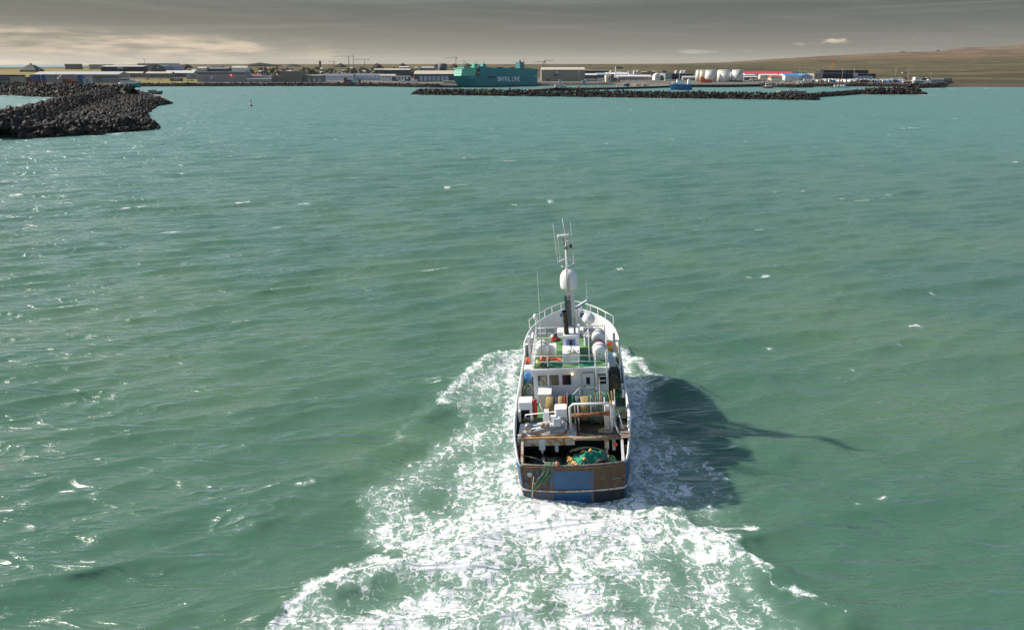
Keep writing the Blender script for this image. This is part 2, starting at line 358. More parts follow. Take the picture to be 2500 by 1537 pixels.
SURF = [(G2((-100, 333), (0, 333), (70, 334), (150, 333), (260, 329), (330, 323), (386, 313)), 1.6, .95), (G2((386, 313), (350, 285), (345, 262), (412, 244)), 1.5, .8), (G2((-100, 232), (0, 233), (95, 237), (190, 241)), 2.6, .9),
        (G2((1003, 233), (1250, 237), (1500, 240), (1750, 243), (2000, 248)), 1.6, .8), (G2((2100, 232), (2200, 233), (2300, 231)), 1.8, .85), (G2((2262, 216.5), (2330, 215.5), (2420, 215.8), (2600, 216.2)), 5, .8), (G2((330, 212.5), (600, 211.8), (900, 212), (1070, 215)), 1.5, .5)]
def build_sea():
    rs = [22.0]
    while rs[-1] < 60000:
        r = rs[-1]
        rs.append(r + (max(.17, .0038 * r) if r < 1500 else .05 * r))
    rs = np.array(rs); nr = len(rs); nc = 700
    th = np.linspace(R(-48), R(48), nc)
    RR, TT = np.meshgrid(rs, th, indexing='ij')
    X0, Y0 = (RR * np.sin(TT)).ravel(), (RR * np.cos(TT)).ravel(); Rr = RR.ravel()
    X, Y, Z = X0.copy(), Y0.copy(), np.zeros_like(X0)
    sp = np.maximum(np.maximum(.17, .0038 * Rr), Rr * (th[1] - th[0]))
    near = Rr < 1600
    gust = .82 + .36 * fbm(X0, Y0, 60, 3, 3)
    rs2 = np.random.RandomState(5); lam = np.geomspace(.75, 17, 84)
    crest = np.zeros_like(X0)
    for i, l in enumerate(lam):
        k = 2 * math.pi / l
        a0 = R(-70) + rs2.normal(0, R(17) if l < 3 else R(9))        # travel direction: down to the right
        kx, ky = k * math.cos(a0), k * math.sin(a0)
        slope = .040 * (.62 if l > 7 else 1.35 if l > 3 else 1.15 if l > 1.5 else .6)
        A = slope / k * (0.85 if l > 9 else 1); ph = rs2.rand() * 6.283
        idx = np.nonzero(near & (sp < l / 2.6))[0]
        fade = smoothstep(l / 2.6, l / 4.5, sp[idx]) * gust[idx]
        p = kx * X0[idx] + ky * Y0[idx] + ph; s, c = np.sin(p), np.cos(p)
        q = .52
        Z[idx] += A * fade * c
        X[idx] -= q * A * fade * s * kx / k * 1.2; Y[idx] -= q * A * fade * s * ky / k * 1.2
        if l > 1.5: crest[idx] += A * fade * c
    # ease the few freak facets that would lean away from the sun
    Zg = Z.reshape(nr, nc); sl = np.abs(np.gradient(Zg, axis=1)) / (RR * (th[1] - th[0])) + .5 * np.abs(np.gradient(Zg, axis=0)) / np.maximum(.17, .0038 * RR)
    damp = 1 / np.maximum(1, sl / .30)
    for ax in (0, 1):
        for _ in range(2):
            c = np.cumsum(np.pad(damp, [(7, 6) if a == ax else (0, 0) for a in (0, 1)], mode='edge'), axis=ax)
            damp = (np.take(c, range(12, c.shape[ax]), axis=ax) - np.take(c, range(0, c.shape[ax] - 12), axis=ax)) / 12
            damp = damp[:nr, :nc]
    Z = (Zg * np.clip(damp, .3, 1) ** 1.6).ravel()
    # ship waves and foam
    foam = np.zeros_like(X0)
    m = np.nonzero(Rr < 130)[0]; x, y = X0[m], Y0[m]
    wx = x + 2.4 * (fbm(x, y, 3.0, 21) - .5) + 1.3 * (fbm(x, y, .9, 22, 3) - .5)
    wy = y + 2.4 * (fbm(x, y, 3.0, 31) - .5) + 1.3 * (fbm(x, y, .9, 32, 3) - .5)
    f = np.zeros_like(x)
    for poly, d, e in FOAM_AREAS:
        sd = poly_sd(wx, wy, poly); f = np.maximum(f, d * smoothstep(-e * .8, e * 1.3, sd))
    for poly, d, e in FOAM_THIN:
        sd = poly_sd(wx, wy, poly); f = f - d * smoothstep(-e * .2, e, sd)
    f = np.maximum(f, 0) * (1 + .95 * (fbm(wx * 1.5, wy * .55, 2.6, 41) - .5) + .9 * (fbm(wx, wy, 5.0, 44, 2) - .5))
    for pl, w, d in FOAM_CRESTS:
        dd = line_d(wx + .5 * (fbm(x, y, .5, 45, 2) - .5), wy + .5 * (fbm(x, y, .5, 46, 2) - .5), pl); g = smoothstep(w * 2.6, w * .2, dd)
        f = np.maximum(f, d * g * (.62 + .62 * fbm(x, y, 1.6, 51)))
    zz = np.zeros_like(x)
    for pl, w, h in RIDGES:
        dd = line_d(x * .5 + wx * .5, y * .5 + wy * .5, pl); zz += h * np.exp(-(dd / w) ** 2) * (.75 + .5 * fbm(x, y, 2.8, 61, 2))
    turb = smoothstep(.25, .75, f)
    zz += turb * (.34 * (fbm(wx, wy, 2.2, 71) - .5) + .16 * (fbm(wx, wy, .9, 72, 3) - .5))
    # a low hollow right behind the transom, mounded wash after it
    c0 = on_z(1405, 1245)[:2]; zz += .35 * np.exp(-(((x - c0[0]) / 4.2) ** 2 + ((y - c0[1] + 1.0) / 2.2) ** 2))
    Z[m] = Z[m] * (1 - .35 * turb) + zz; foam[m] = f
    # surf along the rocks
    for pl, w, d in SURF:
        xs_ = [p[0] for p in pl]; ys_ = [p[1] for p in pl]
        mm = np.nonzero((X0 > min(xs_) - 8) & (X0 < max(xs_) + 8) & (Y0 > min(ys_) - 10) & (Y0 < max(ys_) + 10))[0]
        x_, y_ = X0[mm], Y0[mm]; dd = line_d(x_ + 3 * (fbm(x_, y_, 7, 301, 3) - .5), y_ + 6 * (fbm(x_, y_, 9, 302, 3) - .5), pl)
        foam[mm] = np.maximum(foam[mm], d * smoothstep(w * 1.8, w * .3, dd) * smoothstep(.36, .62, fbm(x_, y_, 9, 303, 3)))
    # wavelets that break
    for i, (px, py, L, s) in enumerate(CAPS):
        P = on_z(px, py); S = L / FPX * np.linalg.norm(P - CAM)
        rad = max(3.5, S * 1.2); mm = np.nonzero((np.abs(X0 - P[0]) < rad) & (np.abs(Y0 - P[1]) < rad * 2.2))[0]
        if len(mm) == 0: continue
        xx, yy = X0[mm] - P[0], Y0[mm] - P[1]; u = xx * .94 + yy * .34 - 0; v = -xx * .34 + yy * .94
        v = v + 1.1 * (fbm(X0[mm], Y0[mm], 1.2, 80 + i, 3) - .5) * (1 + .25 * S) - .10 * u * u / max(S, .8)
        hw = max(.20 + .045 * S, 1.0 * sp[mm].min())
        env = smoothstep(S * .62, S * .25, np.abs(u))
        foam[mm] = np.maximum(foam[mm], s * (.98 * env * np.exp(-(v / hw) ** 2)) * (.65 + .75 * fbm(X0[mm], Y0[mm], .8, 180 + i, 2)))
        foam[mm] = np.maximum(foam[mm], s * .55 * env * smoothstep(-3.2 * hw, -.2 * hw, v) * smoothstep(1.2 * hw, 0, v))
        Z[mm] += .14 * s * env * np.exp(-(v / (hw * 2.2)) ** 2)
    # wave-tops that just break, where the sea piles up steepest, in random gust patches
    sg = crest[(Rr > 40) & (Rr < 200)].std(); pk = smoothstep(2.1 * sg, 3.0 * sg, crest / gust) * smoothstep(.38, .56, fbm(X0, Y0, 1.6, 95, 3)) * smoothstep(.50, .60, fbm(X0, Y0, 14, 91, 2)) * (Rr < 700) * (Rr > 30)
    foam = np.maximum(foam, .85 * pk * near)
    me = bpy.data.meshes.new('sea'); nv = nr * nc; nf = (nr - 1) * (nc - 1)
    co = np.stack([X, Y, Z], 1).astype(np.float32)
    ii = (np.arange(nr - 1)[:, None] * nc + np.arange(nc - 1)[None, :]).ravel()
    fc = np.stack([ii, ii + nc, ii + nc + 1, ii + 1], 1)[:, ::-1].astype(np.int32)
    me.vertices.add(nv); me.vertices.foreach_set('co', co.ravel())
    me.loops.add(nf * 4); me.loops.foreach_set('vertex_index', fc.ravel())
    me.polygons.add(nf); me.polygons.foreach_set('loop_start', np.arange(0, nf * 4, 4, dtype=np.int32))
    me.polygons.foreach_set('use_smooth', np.ones(nf, bool))
    at = me.attributes.new('foam', 'FLOAT', 'POINT'); at.data.foreach_set('value', np.clip(foam, 0, 1).astype(np.float32))
    at = me.attributes.new('near', 'FLOAT', 'POINT'); at.data.foreach_set('value', (smoothstep(34, 24, np.hypot((X0 - 16) / 1.0, (Y0 - 60) / 1.0))).astype(np.float32))
    me.update(); me.validate()
    if me.polygons[0].normal.z < 0: me.flip_normals()
    o = bpy.data.objects.new('sea', me); COL.objects.link(o); struct(o); o['label'] = 'choppy turquoise green harbour water with white foam'
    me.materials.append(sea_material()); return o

def sea_material():
    m = bpy.data.materials.new('sea_water'); m.use_nodes = True; nt = m.node_tree; L = nt.links
    b = nt.nodes['Principled BSDF']; tc = N(nt, 'ShaderNodeTexCoord'); v = tc.outputs['Object']
    at = N(nt, 'ShaderNodeAttribute', attribute_name='foam'); f = at.outputs['Fac']
    # silt clouds in the water
    silt = SSTEP(nt, NOISE(nt, v, .035, 3, .5, .4), .36, .68)
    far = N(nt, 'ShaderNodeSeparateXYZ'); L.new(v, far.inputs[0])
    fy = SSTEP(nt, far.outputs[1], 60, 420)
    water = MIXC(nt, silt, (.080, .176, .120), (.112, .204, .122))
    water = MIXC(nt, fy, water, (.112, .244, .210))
    # foam pattern: warped cell lace whose threads widen with the foam density, plus streaming clots
    w1 = N(nt, 'ShaderNodeTexNoise', noise_dimensions='2D'); w1.inputs['Scale'].default_value = .75; w1.inputs['Detail'].default_value = 3; w1.inputs['Roughness'].default_value = .6; L.new(v, w1.inputs[0])
    vs = N(nt, 'ShaderNodeVectorMath', operation='SUBTRACT'); L.new(w1.outputs['Color'], vs.inputs[0]); vs.inputs[1].default_value = (.5, .5, .5)
    vm = N(nt, 'ShaderNodeVectorMath', operation='SCALE'); L.new(vs.outputs[0], vm.inputs[0]); vm.inputs['Scale'].default_value = 2.4
    va = N(nt, 'ShaderNodeVectorMath', operation='ADD'); L.new(v, va.inputs[0]); L.new(vm.outputs[0], va.inputs[1])
    wv = va.outputs[0]
    def lace(scale):
        vo = N(nt, 'ShaderNodeTexVoronoi', feature='DISTANCE_TO_EDGE', voronoi_dimensions='2D'); vo.inputs['Scale'].default_value = scale
        L.new(wv, vo.inputs['Vector']); return vo.outputs['Distance']
    d1, d2 = lace(1.0), lace(2.5)
    mp2 = N(nt, 'ShaderNodeMapping'); mp2.inputs['Scale'].default_value = (1.9, .60, 1); L.new(wv, mp2.inputs[0])
    n1 = NOISE(nt, mp2.outputs[0], 1.0, 4, .62, .3, '2D'); n2 = NOISE(nt, wv, 3.0, 3, .6, .2, '2D')
    dm = M_(nt, 'MINIMUM', d1, M_(nt, 'MULTIPLY_ADD', d2, .75, .07))
    pat = M_(nt, 'SUBTRACT', .86, M_(nt, 'MULTIPLY', dm, 1.75))
    pat = M_(nt, 'ADD', pat, M_(nt, 'ADD', M_(nt, 'MULTIPLY', M_(nt, 'SUBTRACT', n1, .5), 1.15), M_(nt, 'MULTIPLY', M_(nt, 'SUBTRACT', n2, .5), .75)))
    lo = M_(nt, 'SUBTRACT', 1.10, M_(nt, 'MULTIPLY', f, .88))
    fm = SSTEP(nt, pat, lo, M_(nt, 'ADD', lo, .38))
    fm = M_(nt, 'MULTIPLY', fm, SSTEP(nt, f, .04, .30))
    # aerated water between the foam threads is paler
    aer = M_(nt, 'MULTIPLY', SSTEP(nt, f, .10, .85), .58)
    wcol = MIXC(nt, aer, water, (.34, .49, .40))
    col = MIXC(nt, fm, wcol, (.88, .88, .87))
    # ripples, long along the crests
    mp = N(nt, 'ShaderNodeMapping'); mp.inputs['Rotation'].default_value = (0, 0, R(-20)); mp.inputs['Scale'].default_value = (.30, 1.15, 1); L.new(v, mp.inputs[0])
    def ridge(sc, det, seed):
        ad = N(nt, 'ShaderNodeVectorMath', operation='ADD'); L.new(mp.outputs[0], ad.inputs[0]); ad.inputs[1].default_value = (seed, seed * .7, 0)
        n = NOISE(nt, ad.outputs[0], sc, det, .6, .6, '2D'); return M_(nt, 'SUBTRACT', 1.0, M_(nt, 'ABSOLUTE', M_(nt, 'MULTIPLY', M_(nt, 'SUBTRACT', n, .5), 3.0)))
    h = M_(nt, 'MULTIPLY', ridge(.42, 2, 3.1), M_(nt, 'MULTIPLY_ADD', fy, .34, .36))
    h = M_(nt, 'ADD', h, M_(nt, 'MULTIPLY', ridge(1.25, 3, 17.0), .075))
    h = M_(nt, 'ADD', h, M_(nt, 'MULTIPLY', M_(nt, 'MULTIPLY', ridge(.13, 2, 41.0), fy), 1.7))
    bp = N(nt, 'ShaderNodeBump'); bp.inputs['Strength'].default_value = 1.0; bp.inputs['Distance'].default_value = 1.0
    L.new(h, bp.inputs['Height'])
    # light scattered inside the silty water comes back evenly, whatever way the facet leans: a diffuse body
    # with a mostly level normal under a clear reflecting skin
    geo = N(nt, 'ShaderNodeNewGeometry')
    lv = N(nt, 'ShaderNodeMix', data_type='VECTOR'); L.new(M_(nt, 'MULTIPLY_ADD', fm, .56, .26), lv.inputs[0])
    lv.inputs[4].default_value = (0, 0, 1); L.new(bp.outputs[0], lv.inputs[5])
    nz = N(nt, 'ShaderNodeVectorMath', operation='NORMALIZE'); L.new(lv.outputs[1], nz.inputs[0])
    dif = N(nt, 'ShaderNodeBsdfDiffuse'); L.new(col, dif.inputs['Color']); L.new(nz.outputs[0], dif.inputs['Normal'])
    glo = N(nt, 'ShaderNodeBsdfGlossy'); glo.inputs['Roughness'].default_value = .26; L.new(bp.outputs[0], glo.inputs['Normal'])
    fr = N(nt, 'ShaderNodeFresnel'); fr.inputs['IOR'].default_value = 1.34; L.new(bp.outputs[0], fr.inputs['Normal'])
    mx = N(nt, 'ShaderNodeMixShader'); L.new(M_(nt, 'MULTIPLY', fr.outputs[0], M_(nt, 'SUBTRACT', 1.0, M_(nt, 'MULTIPLY', fm, .85))), mx.inputs[0])
    L.new(dif.outputs[0], mx.inputs[1]); L.new(glo.outputs[0], mx.inputs[2])
    nr_ = N(nt, 'ShaderNodeAttribute', attribute_name='near').outputs['Fac']
    sss = N(nt, 'ShaderNodeSubsurfaceScattering', falloff='BURLEY'); L.new(wcol, sss.inputs['Color']); sss.inputs['Scale'].default_value = 1.0; sss.inputs['Radius'].default_value = (.55, 1.1, .9); L.new(nz.outputs[0], sss.inputs['Normal'])
    body = N(nt, 'ShaderNodeMixShader'); L.new(M_(nt, 'MULTIPLY', nr_, M_(nt, 'SUBTRACT', 1.0, fm)), body.inputs[0]); L.new(dif.outputs[0], body.inputs[1]); L.new(sss.outputs[0], body.inputs[2])
    L.new(body.outputs[0], mx.inputs[1])
    nt.nodes.remove(b)
    L.new(mx.outputs[0], nt.nodes['Material Output'].inputs['Surface'])
    return m
build_sea()

# ================================================================ THE TRAWLER
BS = on_z(1402, 1222)
BOATM = Matrix.Translation(Vector(BS)) @ Matrix.Rotation(-R(4.4), 4, 'Z') @ Matrix.Rotation(-R(4.0), 4, 'Y')
def build_boat():
    white = mat('boat_white', (.80, .80, .79), .42, 0, .05, .8, col2=(.62, .52, .40), thr=(.66, .80), streak=((.50, .33, .18), 2.2, .66, .80))
    white2 = mat('boat_white_clean', (.82, .82, .81), .38, 0, .04, 1.0)
    blue = mat('hull_blue', (.018, .098, .225), .45, 0, .22, .7, col2=(.12, .11, .09), thr=(.62, .80), streak=((.13, .075, .045), 3.0, .58, .76), fine=.12)
    rustw = mat('rusty_white', (.66, .60, .50), .7, 0, .12, 1.2, col2=(.42, .20, .06), thr=(.46, .62), streak=((.36, .16, .05), 3.0, .50, .70))
    rust = mat('rust', (.30, .13, .05), .85, 0, .3, 2.5, col2=(.12, .06, .035), thr=(.45, .65), fine=.2, bump=.3)
    orange_rust = mat('orange_rust', (.52, .24, .07), .8, 0, .25, 2.0, col2=(.62, .52, .40), thr=(.5, .62))
    brown = mat('weathered_planks', (.115, .072, .045), .85, 0, .3, 1.4, col2=(.20, .125, .07), thr=(.5, .7), streak=((.055, .045, .04), 5, .5, .7), fine=.2, bump=.3)
    brown2 = mat('planks_blue_worn', (.05, .13, .24), .75, 0, .2, 1.6, col2=(.17, .10, .055), thr=(.42, .62), streak=((.16, .085, .045), 5, .50, .66), fine=.2, bump=.25)
    darkpl = mat('planks_dark', (.020, .026, .038), .8, 0, .3, 1.4, col2=(.085, .05, .03), thr=(.56, .70), fine=.2)
    green = mat('deck_green', (.055, .19, .075), .72, 0, .22, .9, col2=(.16, .20, .11), thr=(.50, .70), fine=.15)
    dgreen = mat('deck_dark_green', (.020, .065, .040), .7, 0, .3, 1.2, col2=(.06, .06, .045), thr=(.45, .7), fine=.2)
    wet = mat('deck_wet', (.045, .048, .035), .5, 0, .4, 1.3, col2=(.13, .085, .05), thr=(.48, .68), fine=.3)
    grey = mat('boat_grey', (.30, .31, .32), .55, .1, .15, 1.5)
    dark = mat('boat_dark', (.03, .03, .032), .6, 0, .2, 2)
    steel = mat('steel', (.36, .37, .38), .4, .5, .15, 2)
    black = mat('rubber_black', (.018, .018, .018), .7, 0, .2, 3)
    bluegrey = mat('blue_trim', (.10, .20, .42), .45, 0, .1, 1)
    orange = mat('safety_orange', (.72, .13, .03), .55, 0, .12, 2, fine=.1)
    glz = glass()
    T = thing('trawler', 'blue and white stern trawler under way with wake', 'trawler', mtx=BOATM)
    # ---- hull -------------------------------------------------------------
    ys = [0, .35, .8, 1.4, 2.0, 2.6, 4, 6, 9, 12, 15, 17, 17.4, 18.5, 20, 21.3, 22.4, 23.4, 24.2, 24.9, 25.35, 25.55]
    ip = lambda tb, y: float(np.interp(y, [a for a, _ in tb], [b for _, b in tb]))
    HB = [(0, 3.72), (.35, 3.92), (.8, 4.05), (2, 4.25), (5, 4.4), (15, 4.42), (18, 4.36), (20, 4.15), (21.3, 3.85), (22.4, 3.4), (23.4, 2.75), (24.2, 2.0), (24.9, 1.15), (25.35, .5), (25.55, .06)]
    HW = [(0, 3.5), (.35, 3.7), (2, 4.0), (6, 4.22), (12, 4.2), (16, 3.6), (19, 2.4), (21, 1.45), (22.4, .75), (23.4, .3), (24.2, .12), (25.55, .03)]
    TOP = [(0, 3.0), (.35, 3.05), (.8, 3.25), (1.4, 3.75), (2.0, 4.4), (2.6, 4.75), (4, 4.88), (15, 4.9), (17, 5.0), (17.4, 5.95), (20, 6.05), (23, 6.3), (25.55, 6.7)]
    ZB = [(0, 2.96), (1.4, 2.9), (6, 2.7), (12, 2.8), (18, 3.4), (22, 4.1), (25.55, 4.9)]
    hb, hw, top, zb = (lambda y: ip(HB, y)), (lambda y: ip(HW, y)), (lambda y: ip(TOP, y)), (lambda y: ip(ZB, y))
    def half(y, z):
        t = max(0, min(1, z / 3.6)); k = t ** (1.0 if y > 16 else .6)
        return hw(y) + (hb(y) - hw(y)) * k if z > 0 else hw(y) * (1 + z * .12)
    def section(y, s):
        zt, zz = top(y), zb(y)
        lv = [-1.4, -.4, .3, 1.0, 1.14, 1.8, zz - .02, zz, (zz + zt) / 2, zt]
        lv = [min(z, zt) for z in lv]
        return [(s * half(y, z), y - (max(0, 3.0 - z) * .55 * smoothstep(20.0, 25.5, y) if y > 20 else 0), z) for z in lv]
    h = MB()
    for s in (-1, 1):
        h.loft([section(y, s) for y in ys], rowmats=[blue] * 3 + [blue] * 4 + [white] * 2)
    hull = h.build('hull', T)
    # transom, bowed in plan
    tr = MB(); nx = 14; zl = [-1.2, -.3, .4, 1.0, 1.6, 2.3, 3.0]
    bow = lambda u: -.42 * (1 - u * u)
    tr.loft([[(u * half(0, z), bow(u), z) for z in zl] for u in np.linspace(-1, 1, nx)], m=blue)
    trans = tr.build('transom', T)
    plank_m = [brown, brown2, brown]
    for i, u in enumerate(np.linspace(-.985, .985, 33)):
        if -.40 < u < .34: continue
        for (z0, z1) in ((.12, .98), (1.2, 2.86)):
            x0, x1 = u * half(0, z0), u * half(0, z1); w = .105 if u < 0 else .112
            yb = bow(u) - .03; p = MB(); d = .03 + .02 * random.random()
            p.add([(x0 - w, yb, z0), (x0 + w, yb, z0), (x1 + w, yb, z1), (x1 - w, yb, z1), (x0 - w, yb - d, z0), (x0 + w, yb - d, z0), (x1 + w, yb - d, z1), (x1 - w, yb - d, z1)],
                  [(0, 1, 2, 3), (4, 5, 6, 7), (0, 1, 5, 4), (1, 2, 6, 5), (2, 3, 7, 6), (3, 0, 4, 7)], (brown2 if (u < 0 and (z0 < 1 or i % 2 == 1)) or abs(u) < .42 else (darkpl if z0 < 1 else brown)))
            p.build('plank', trans)
    # belting: the white rubbing strip right round stern and sides
    rr = MB()
    pts = [(-half(y, 1.07) - .04, y, 1.07 + .02 * y) for y in ys[14::-1]] + [(u * half(0, 1.07), bow(u) - .06, 1.07) for u in np.linspace(-.98, .98, 15)] + [(half(y, 1.07) + .04, y, 1.07 + .02 * y) for y in ys[:15]]
    rr.tube(pts, .075, rustw, 6); rr.build('rubbing_strip', hull)
    tb = MB(); tb.loft([[(u * half(0, 2.7), bow(u) - .05, 2.66), (u * half(0, 2.7), bow(u) - .11, 2.70), (u * half(0, 2.9), bow(u) - .11, 2.94), (u * half(0, 3), bow(u) - .04, 2.98)] for u in np.linspace(-.99, .99, 15)], m=brown, smooth=False); tb.build('rust_band', trans)
    # hawse hole on the port quarter
    o = MB(); o.lathe([(.10, 0), (.20, 0), (.20, -.06), (.10, -.06)], (-3.05, bow(.83) - .05, 2.35), 'y', 12, steel); o.build('fairlead', trans)
    # bulwark: inner faces and cap
    bw = MB()
    for s in (-1, 1):
        sec = []
        for y in [q for q in ys if q >= .35]:
            zt = top(y); xi = max(.02, half(y, zt) - .14); zf = 1.7 if y < 2.2 else 3.6
            sec.append([(s * xi, y, zf), (s * xi, y, zt + .0), (s * half(y, zt), y, zt + .004)])
        bw.loft(sec, rowmats=[rustw if False else white, white], smooth=False)
    bw.build('bulwark', hull)
    ti = MB(); ti.loft([[(u * (half(0, 2.9) - .12), bow(u) + .14, 1.7), (u * (half(0, 2.9) - .12), bow(u) + .14, 3.0), (u * half(0, 3), bow(u), 3.004)] for u in np.linspace(-1, 1, nx)], m=brown, smooth=False)
    ti.build('transom_lining', trans)
    cp = MB(); cp.tube([(u * (half(0, 3) - .05), bow(u) + .05, 3.03) for u in np.linspace(-1, 1, 15)], .085, mat('worn_cap', (.24, .19, .15), .7, 0, .3, 2, col2=(.10, .08, .07)), 6); cp.build('cap_rail', trans)
    for s in (-1, 1):
        cp = MB(); cp.tube([(s * (half(y, top(y)) - .06), y, top(y) + .02) for y in ys if y > .3], .075, white2, 6); cp.build('cap_rail', hull)
    # ribs inside the bulwark at the well
    for s in (-1, 1):
        for y in (.75, 1.35):
            b = MB(); b.box(s * (half(y, 2) - .20) - .06, s * (half(y, 2) - .20) + .06, y - .05, y + .05, 1.7, top(y) - .05, brown); b.build('stanchion', hull)
    # ---- decks ------------------------------------------------------------
    d = MB(); yy = [-.2, .35, .8, 1.4, 2, 3, 4.6]
    d.loft([[(-(half(max(y, 0), 1.8) - .1), y, 1.75), ((half(max(y, 0), 1.8) - .1), y, 1.75)] for y in yy], m=wet, smooth=False); d.build('well_deck', T)
    d = MB(); d.box(-4.1, 4.1, 4.6, 4.7, 1.7, 4.15, dgreen); d.build('well_bulkhead', T)
    d = MB(); yy = [4.62, 6, 9, 12, 15, 17, 18.5, 20, 21.3, 22.4, 23.4, 24.2, 24.9]
    d.loft([[(-(half(y, 3.8) - .04), y, 3.8), (0, y, 3.84), ((half(y, 3.8) - .04), y, 3.8)] for y in yy], m=green, smooth=False); d.build('upper_deck', T)
    MB.OFF = (0, .85, -.25)
    # gallows platform: port side carries the crane, starboard the net drum
    d = MB(); d.box(-3.95, .35, 1.15, 3.77, 4.20, 4.30, white); d.build('crane_platform', T)
    d = MB(); d.box(.35, 3.75, 1.15, 3.77, 4.18, 4.28, wet); d.build('drum_platform', T)
    d = MB(); d.box(-4.0, .2, 1.0, 1.16, 3.78, 4.42, rustw); d.box(-4.0, -.2, .92, 1.06, 4.36, 4.46, orange_rust); d.box(-3.3, -.3, 1.2, 1.5, 4.30, 4.42, orange_rust)
    gb = d.build('gallows_beam', T); gb['label'] = 'rust stained white beam across the stern well'
    d = MB(); d.tube([(.1, 1.05, 4.28), (1.8, 1.0, 4.26), (3.55, 1.05, 4.30)], .17, mat('worn_roller', (.30, .22, .14), .7, 0, .3, 2, col2=(.12, .10, .09)), 10); d.build('stern_roller', T)
    for s in (-1, 1):
        d = MB()                                   # raking side plates from beam to transom
        x = s * 3.62
        d.off = (0, 0, 0); d.extr([(.15, 1.7), (.30, 3.0), (1.85, 4.1), (2.4, 4.1), (1.3, 3.0), (1.0, 1.7)], x - .09, x + .09, 'x', rustw if s < 0 else white); d.build('gallows_leg', T)
    d = MB(); d.box(-2.42, -1.98, .95, 1.25, 3.45, 4.36, white); d.tube([(-2.2, 1.0, 3.5), (-2.2, .95, 3.2)], .1, rustw, 8); d.build('block_bracket', T)
    d = MB(); d.box(2.35, 2.68, .98, 1.2, 3.4, 4.1, rustw); d.tube([(2.5, .95, 3.5), (2.5, .9, 2.9)], .09, steel, 8); d.build('block_bracket', T)
    for x in (-1.15, 3.05):
        d = MB(); d.box(x - .12, x + .12, 1.3, 1.5, 3.1, 4.2, white); d.build('bracket', T)
    # hanging towing blocks
    for x, y, z in ((-2.15, .75, 2.75), (2.52, .85, 2.5)):
        k = MB(); k.lathe([(.08, -.13), (.30, -.13), (.22, -.05), (.22, .05), (.30, .13), (.08, .13)], (x, y, z), 'x', 14, steel); k.tube([(x, y, z), (x, y + .05, z + .55)], .05, rust, 6)
        k.build('towing_block', T)
    # stbd quarter: diagonal braces, orange lamp
    d = MB(); d.tube([(3.05, 3.0, 5.9), (3.1, 2.0, 5.2), (3.45, 1.25, 4.45)], .06, white, 6); d.tube([(3.45, 3.0, 5.6), (3.75, 1.5, 4.75)], .06, white, 6)
    d.box(3.0, 3.25, 2.6, 3.2, 4.3, 6.2, white); d.build('side_brace', T)
    d = MB(); d.ball((3.15, .95, 3.75), .16, orange, 8, 6); d.build('lamp', T)
    # ---- net drum with frame ----------------------------------------------
    fr = MB(); fx0, fx1, fy = -.05, 2.95, 1.75
    fr.tube([(fx0, fy, 4.28), (fx0, fy, 6.45), (fx0 + .22, fy, 6.68), (fx1 - .22, fy, 6.68), (fx1, fy, 6.45), (fx1, fy, 4.28)], .095, white, 8)
    for x in (fx0 + .35, fx0 + .6, fx1 - .45):
        fr.tube([(x, fy + .5, 4.28), (x, fy + .55, 6.9 if x > 1 else 6.4)], .05, white if x > 1 else rustw, 6)
    fr.tube([(fx1 + .05, fy + .25, 4.28), (fx1 + .0, fy + .25, 6.75)], .08, orange_rust, 6); fr.tube([(fx1 - .75, 3.3, 4.3), (fx1 - .75, 3.3, 8.0)], .05, rustw, 6); fr.tube([(fx1 + .35, 2.6, 4.3), (fx1 + .3, 2.6, 7.4)], .05, rustw, 6)
    fr.box(fx1 - .38, fx1 - .12, fy + .6, fy + .8, 4.28, 6.2, white)
    f_ = fr.build('drum_frame', T)
    d = MB(); d.tube([(fx0 + .1, fy + .35, 5.62), (fx1, fy + .35, 5.72)], .15, rust, 10); d.build('roller', f_)
    ND = MB(); ND.lathe([(.25, -1.4), (.25, 1.75)], (1.35, 4.1, 5.25), 'x', 12, rust)
    for x in (-.25, 3.1):
        ND.lathe([(.2, -.05), (1.28, -.05), (1.28, .05), (.2, .05)], (x, 4.1, 5.25), 'x', 20, mat('rusty_flange', (.22, .14, .09), .8, 0, .3, 2))
    drum = ND.build('net_drum', T)
    netc = {'net_tan': (.36, .27, .11), 'net_green': (.03, .17, .105), 'net_navy': (.05, .065, .15), 'net_slate': (.14, .165, .17), 'net_red': (.42, .05, .035), 'net_teal': (.025, .30, .20)}
    nm = {k: mat(k, c, .9, 0, .35, 4, fine=.35, bump=.7, bscale=22) for k, c in netc.items()}
    def roll(xa, xb, rad, m, cx, cy, cz):
        w = MB(); n = 5; rnd = random.Random(int(xa * 100) + 5)
        w.lathe([(rad * .82, xa)] + [(rad * (.94 + .10 * rnd.random()), xa + (xb - xa) * (i + .5) / n) for i in range(n)] + [(rad * .84, xb)], (0, cy, cz), 'x', 18, m)
        me = w
        me.v = [(x, cy + (y - cy) * (1 + .07 * math.sin(9 * math.atan2(z - cz, y - cy) + x * 5)), cz + (z - cz) * (1 + .07 * math.sin(7 * math.atan2(z - cz, y - cy) + x * 3))) for x, y, z in me.v]
        w.build('wound_net', drum)
    for a, b, r, m in ((-.18, .28, 1.12, 'net_green'), (.28, .62, 1.0, 'net_slate'), (.62, 1.42, .98, 'net_tan'), (1.42, 2.5, 1.2, 'net_slate'), (2.5, 3.0, 1.1, 'net_green')):
        roll(a, b, r * .94, nm[m], 0, 4.1, 5.25)
    # smaller roll to port of it, further forward
    ND2 = MB(); ND2.lathe([(.22, -2.1), (.22, -.3)], (0, 5.75, 4.72), 'x', 12, rust)
    drum2 = ND2.build('side_drum', T)
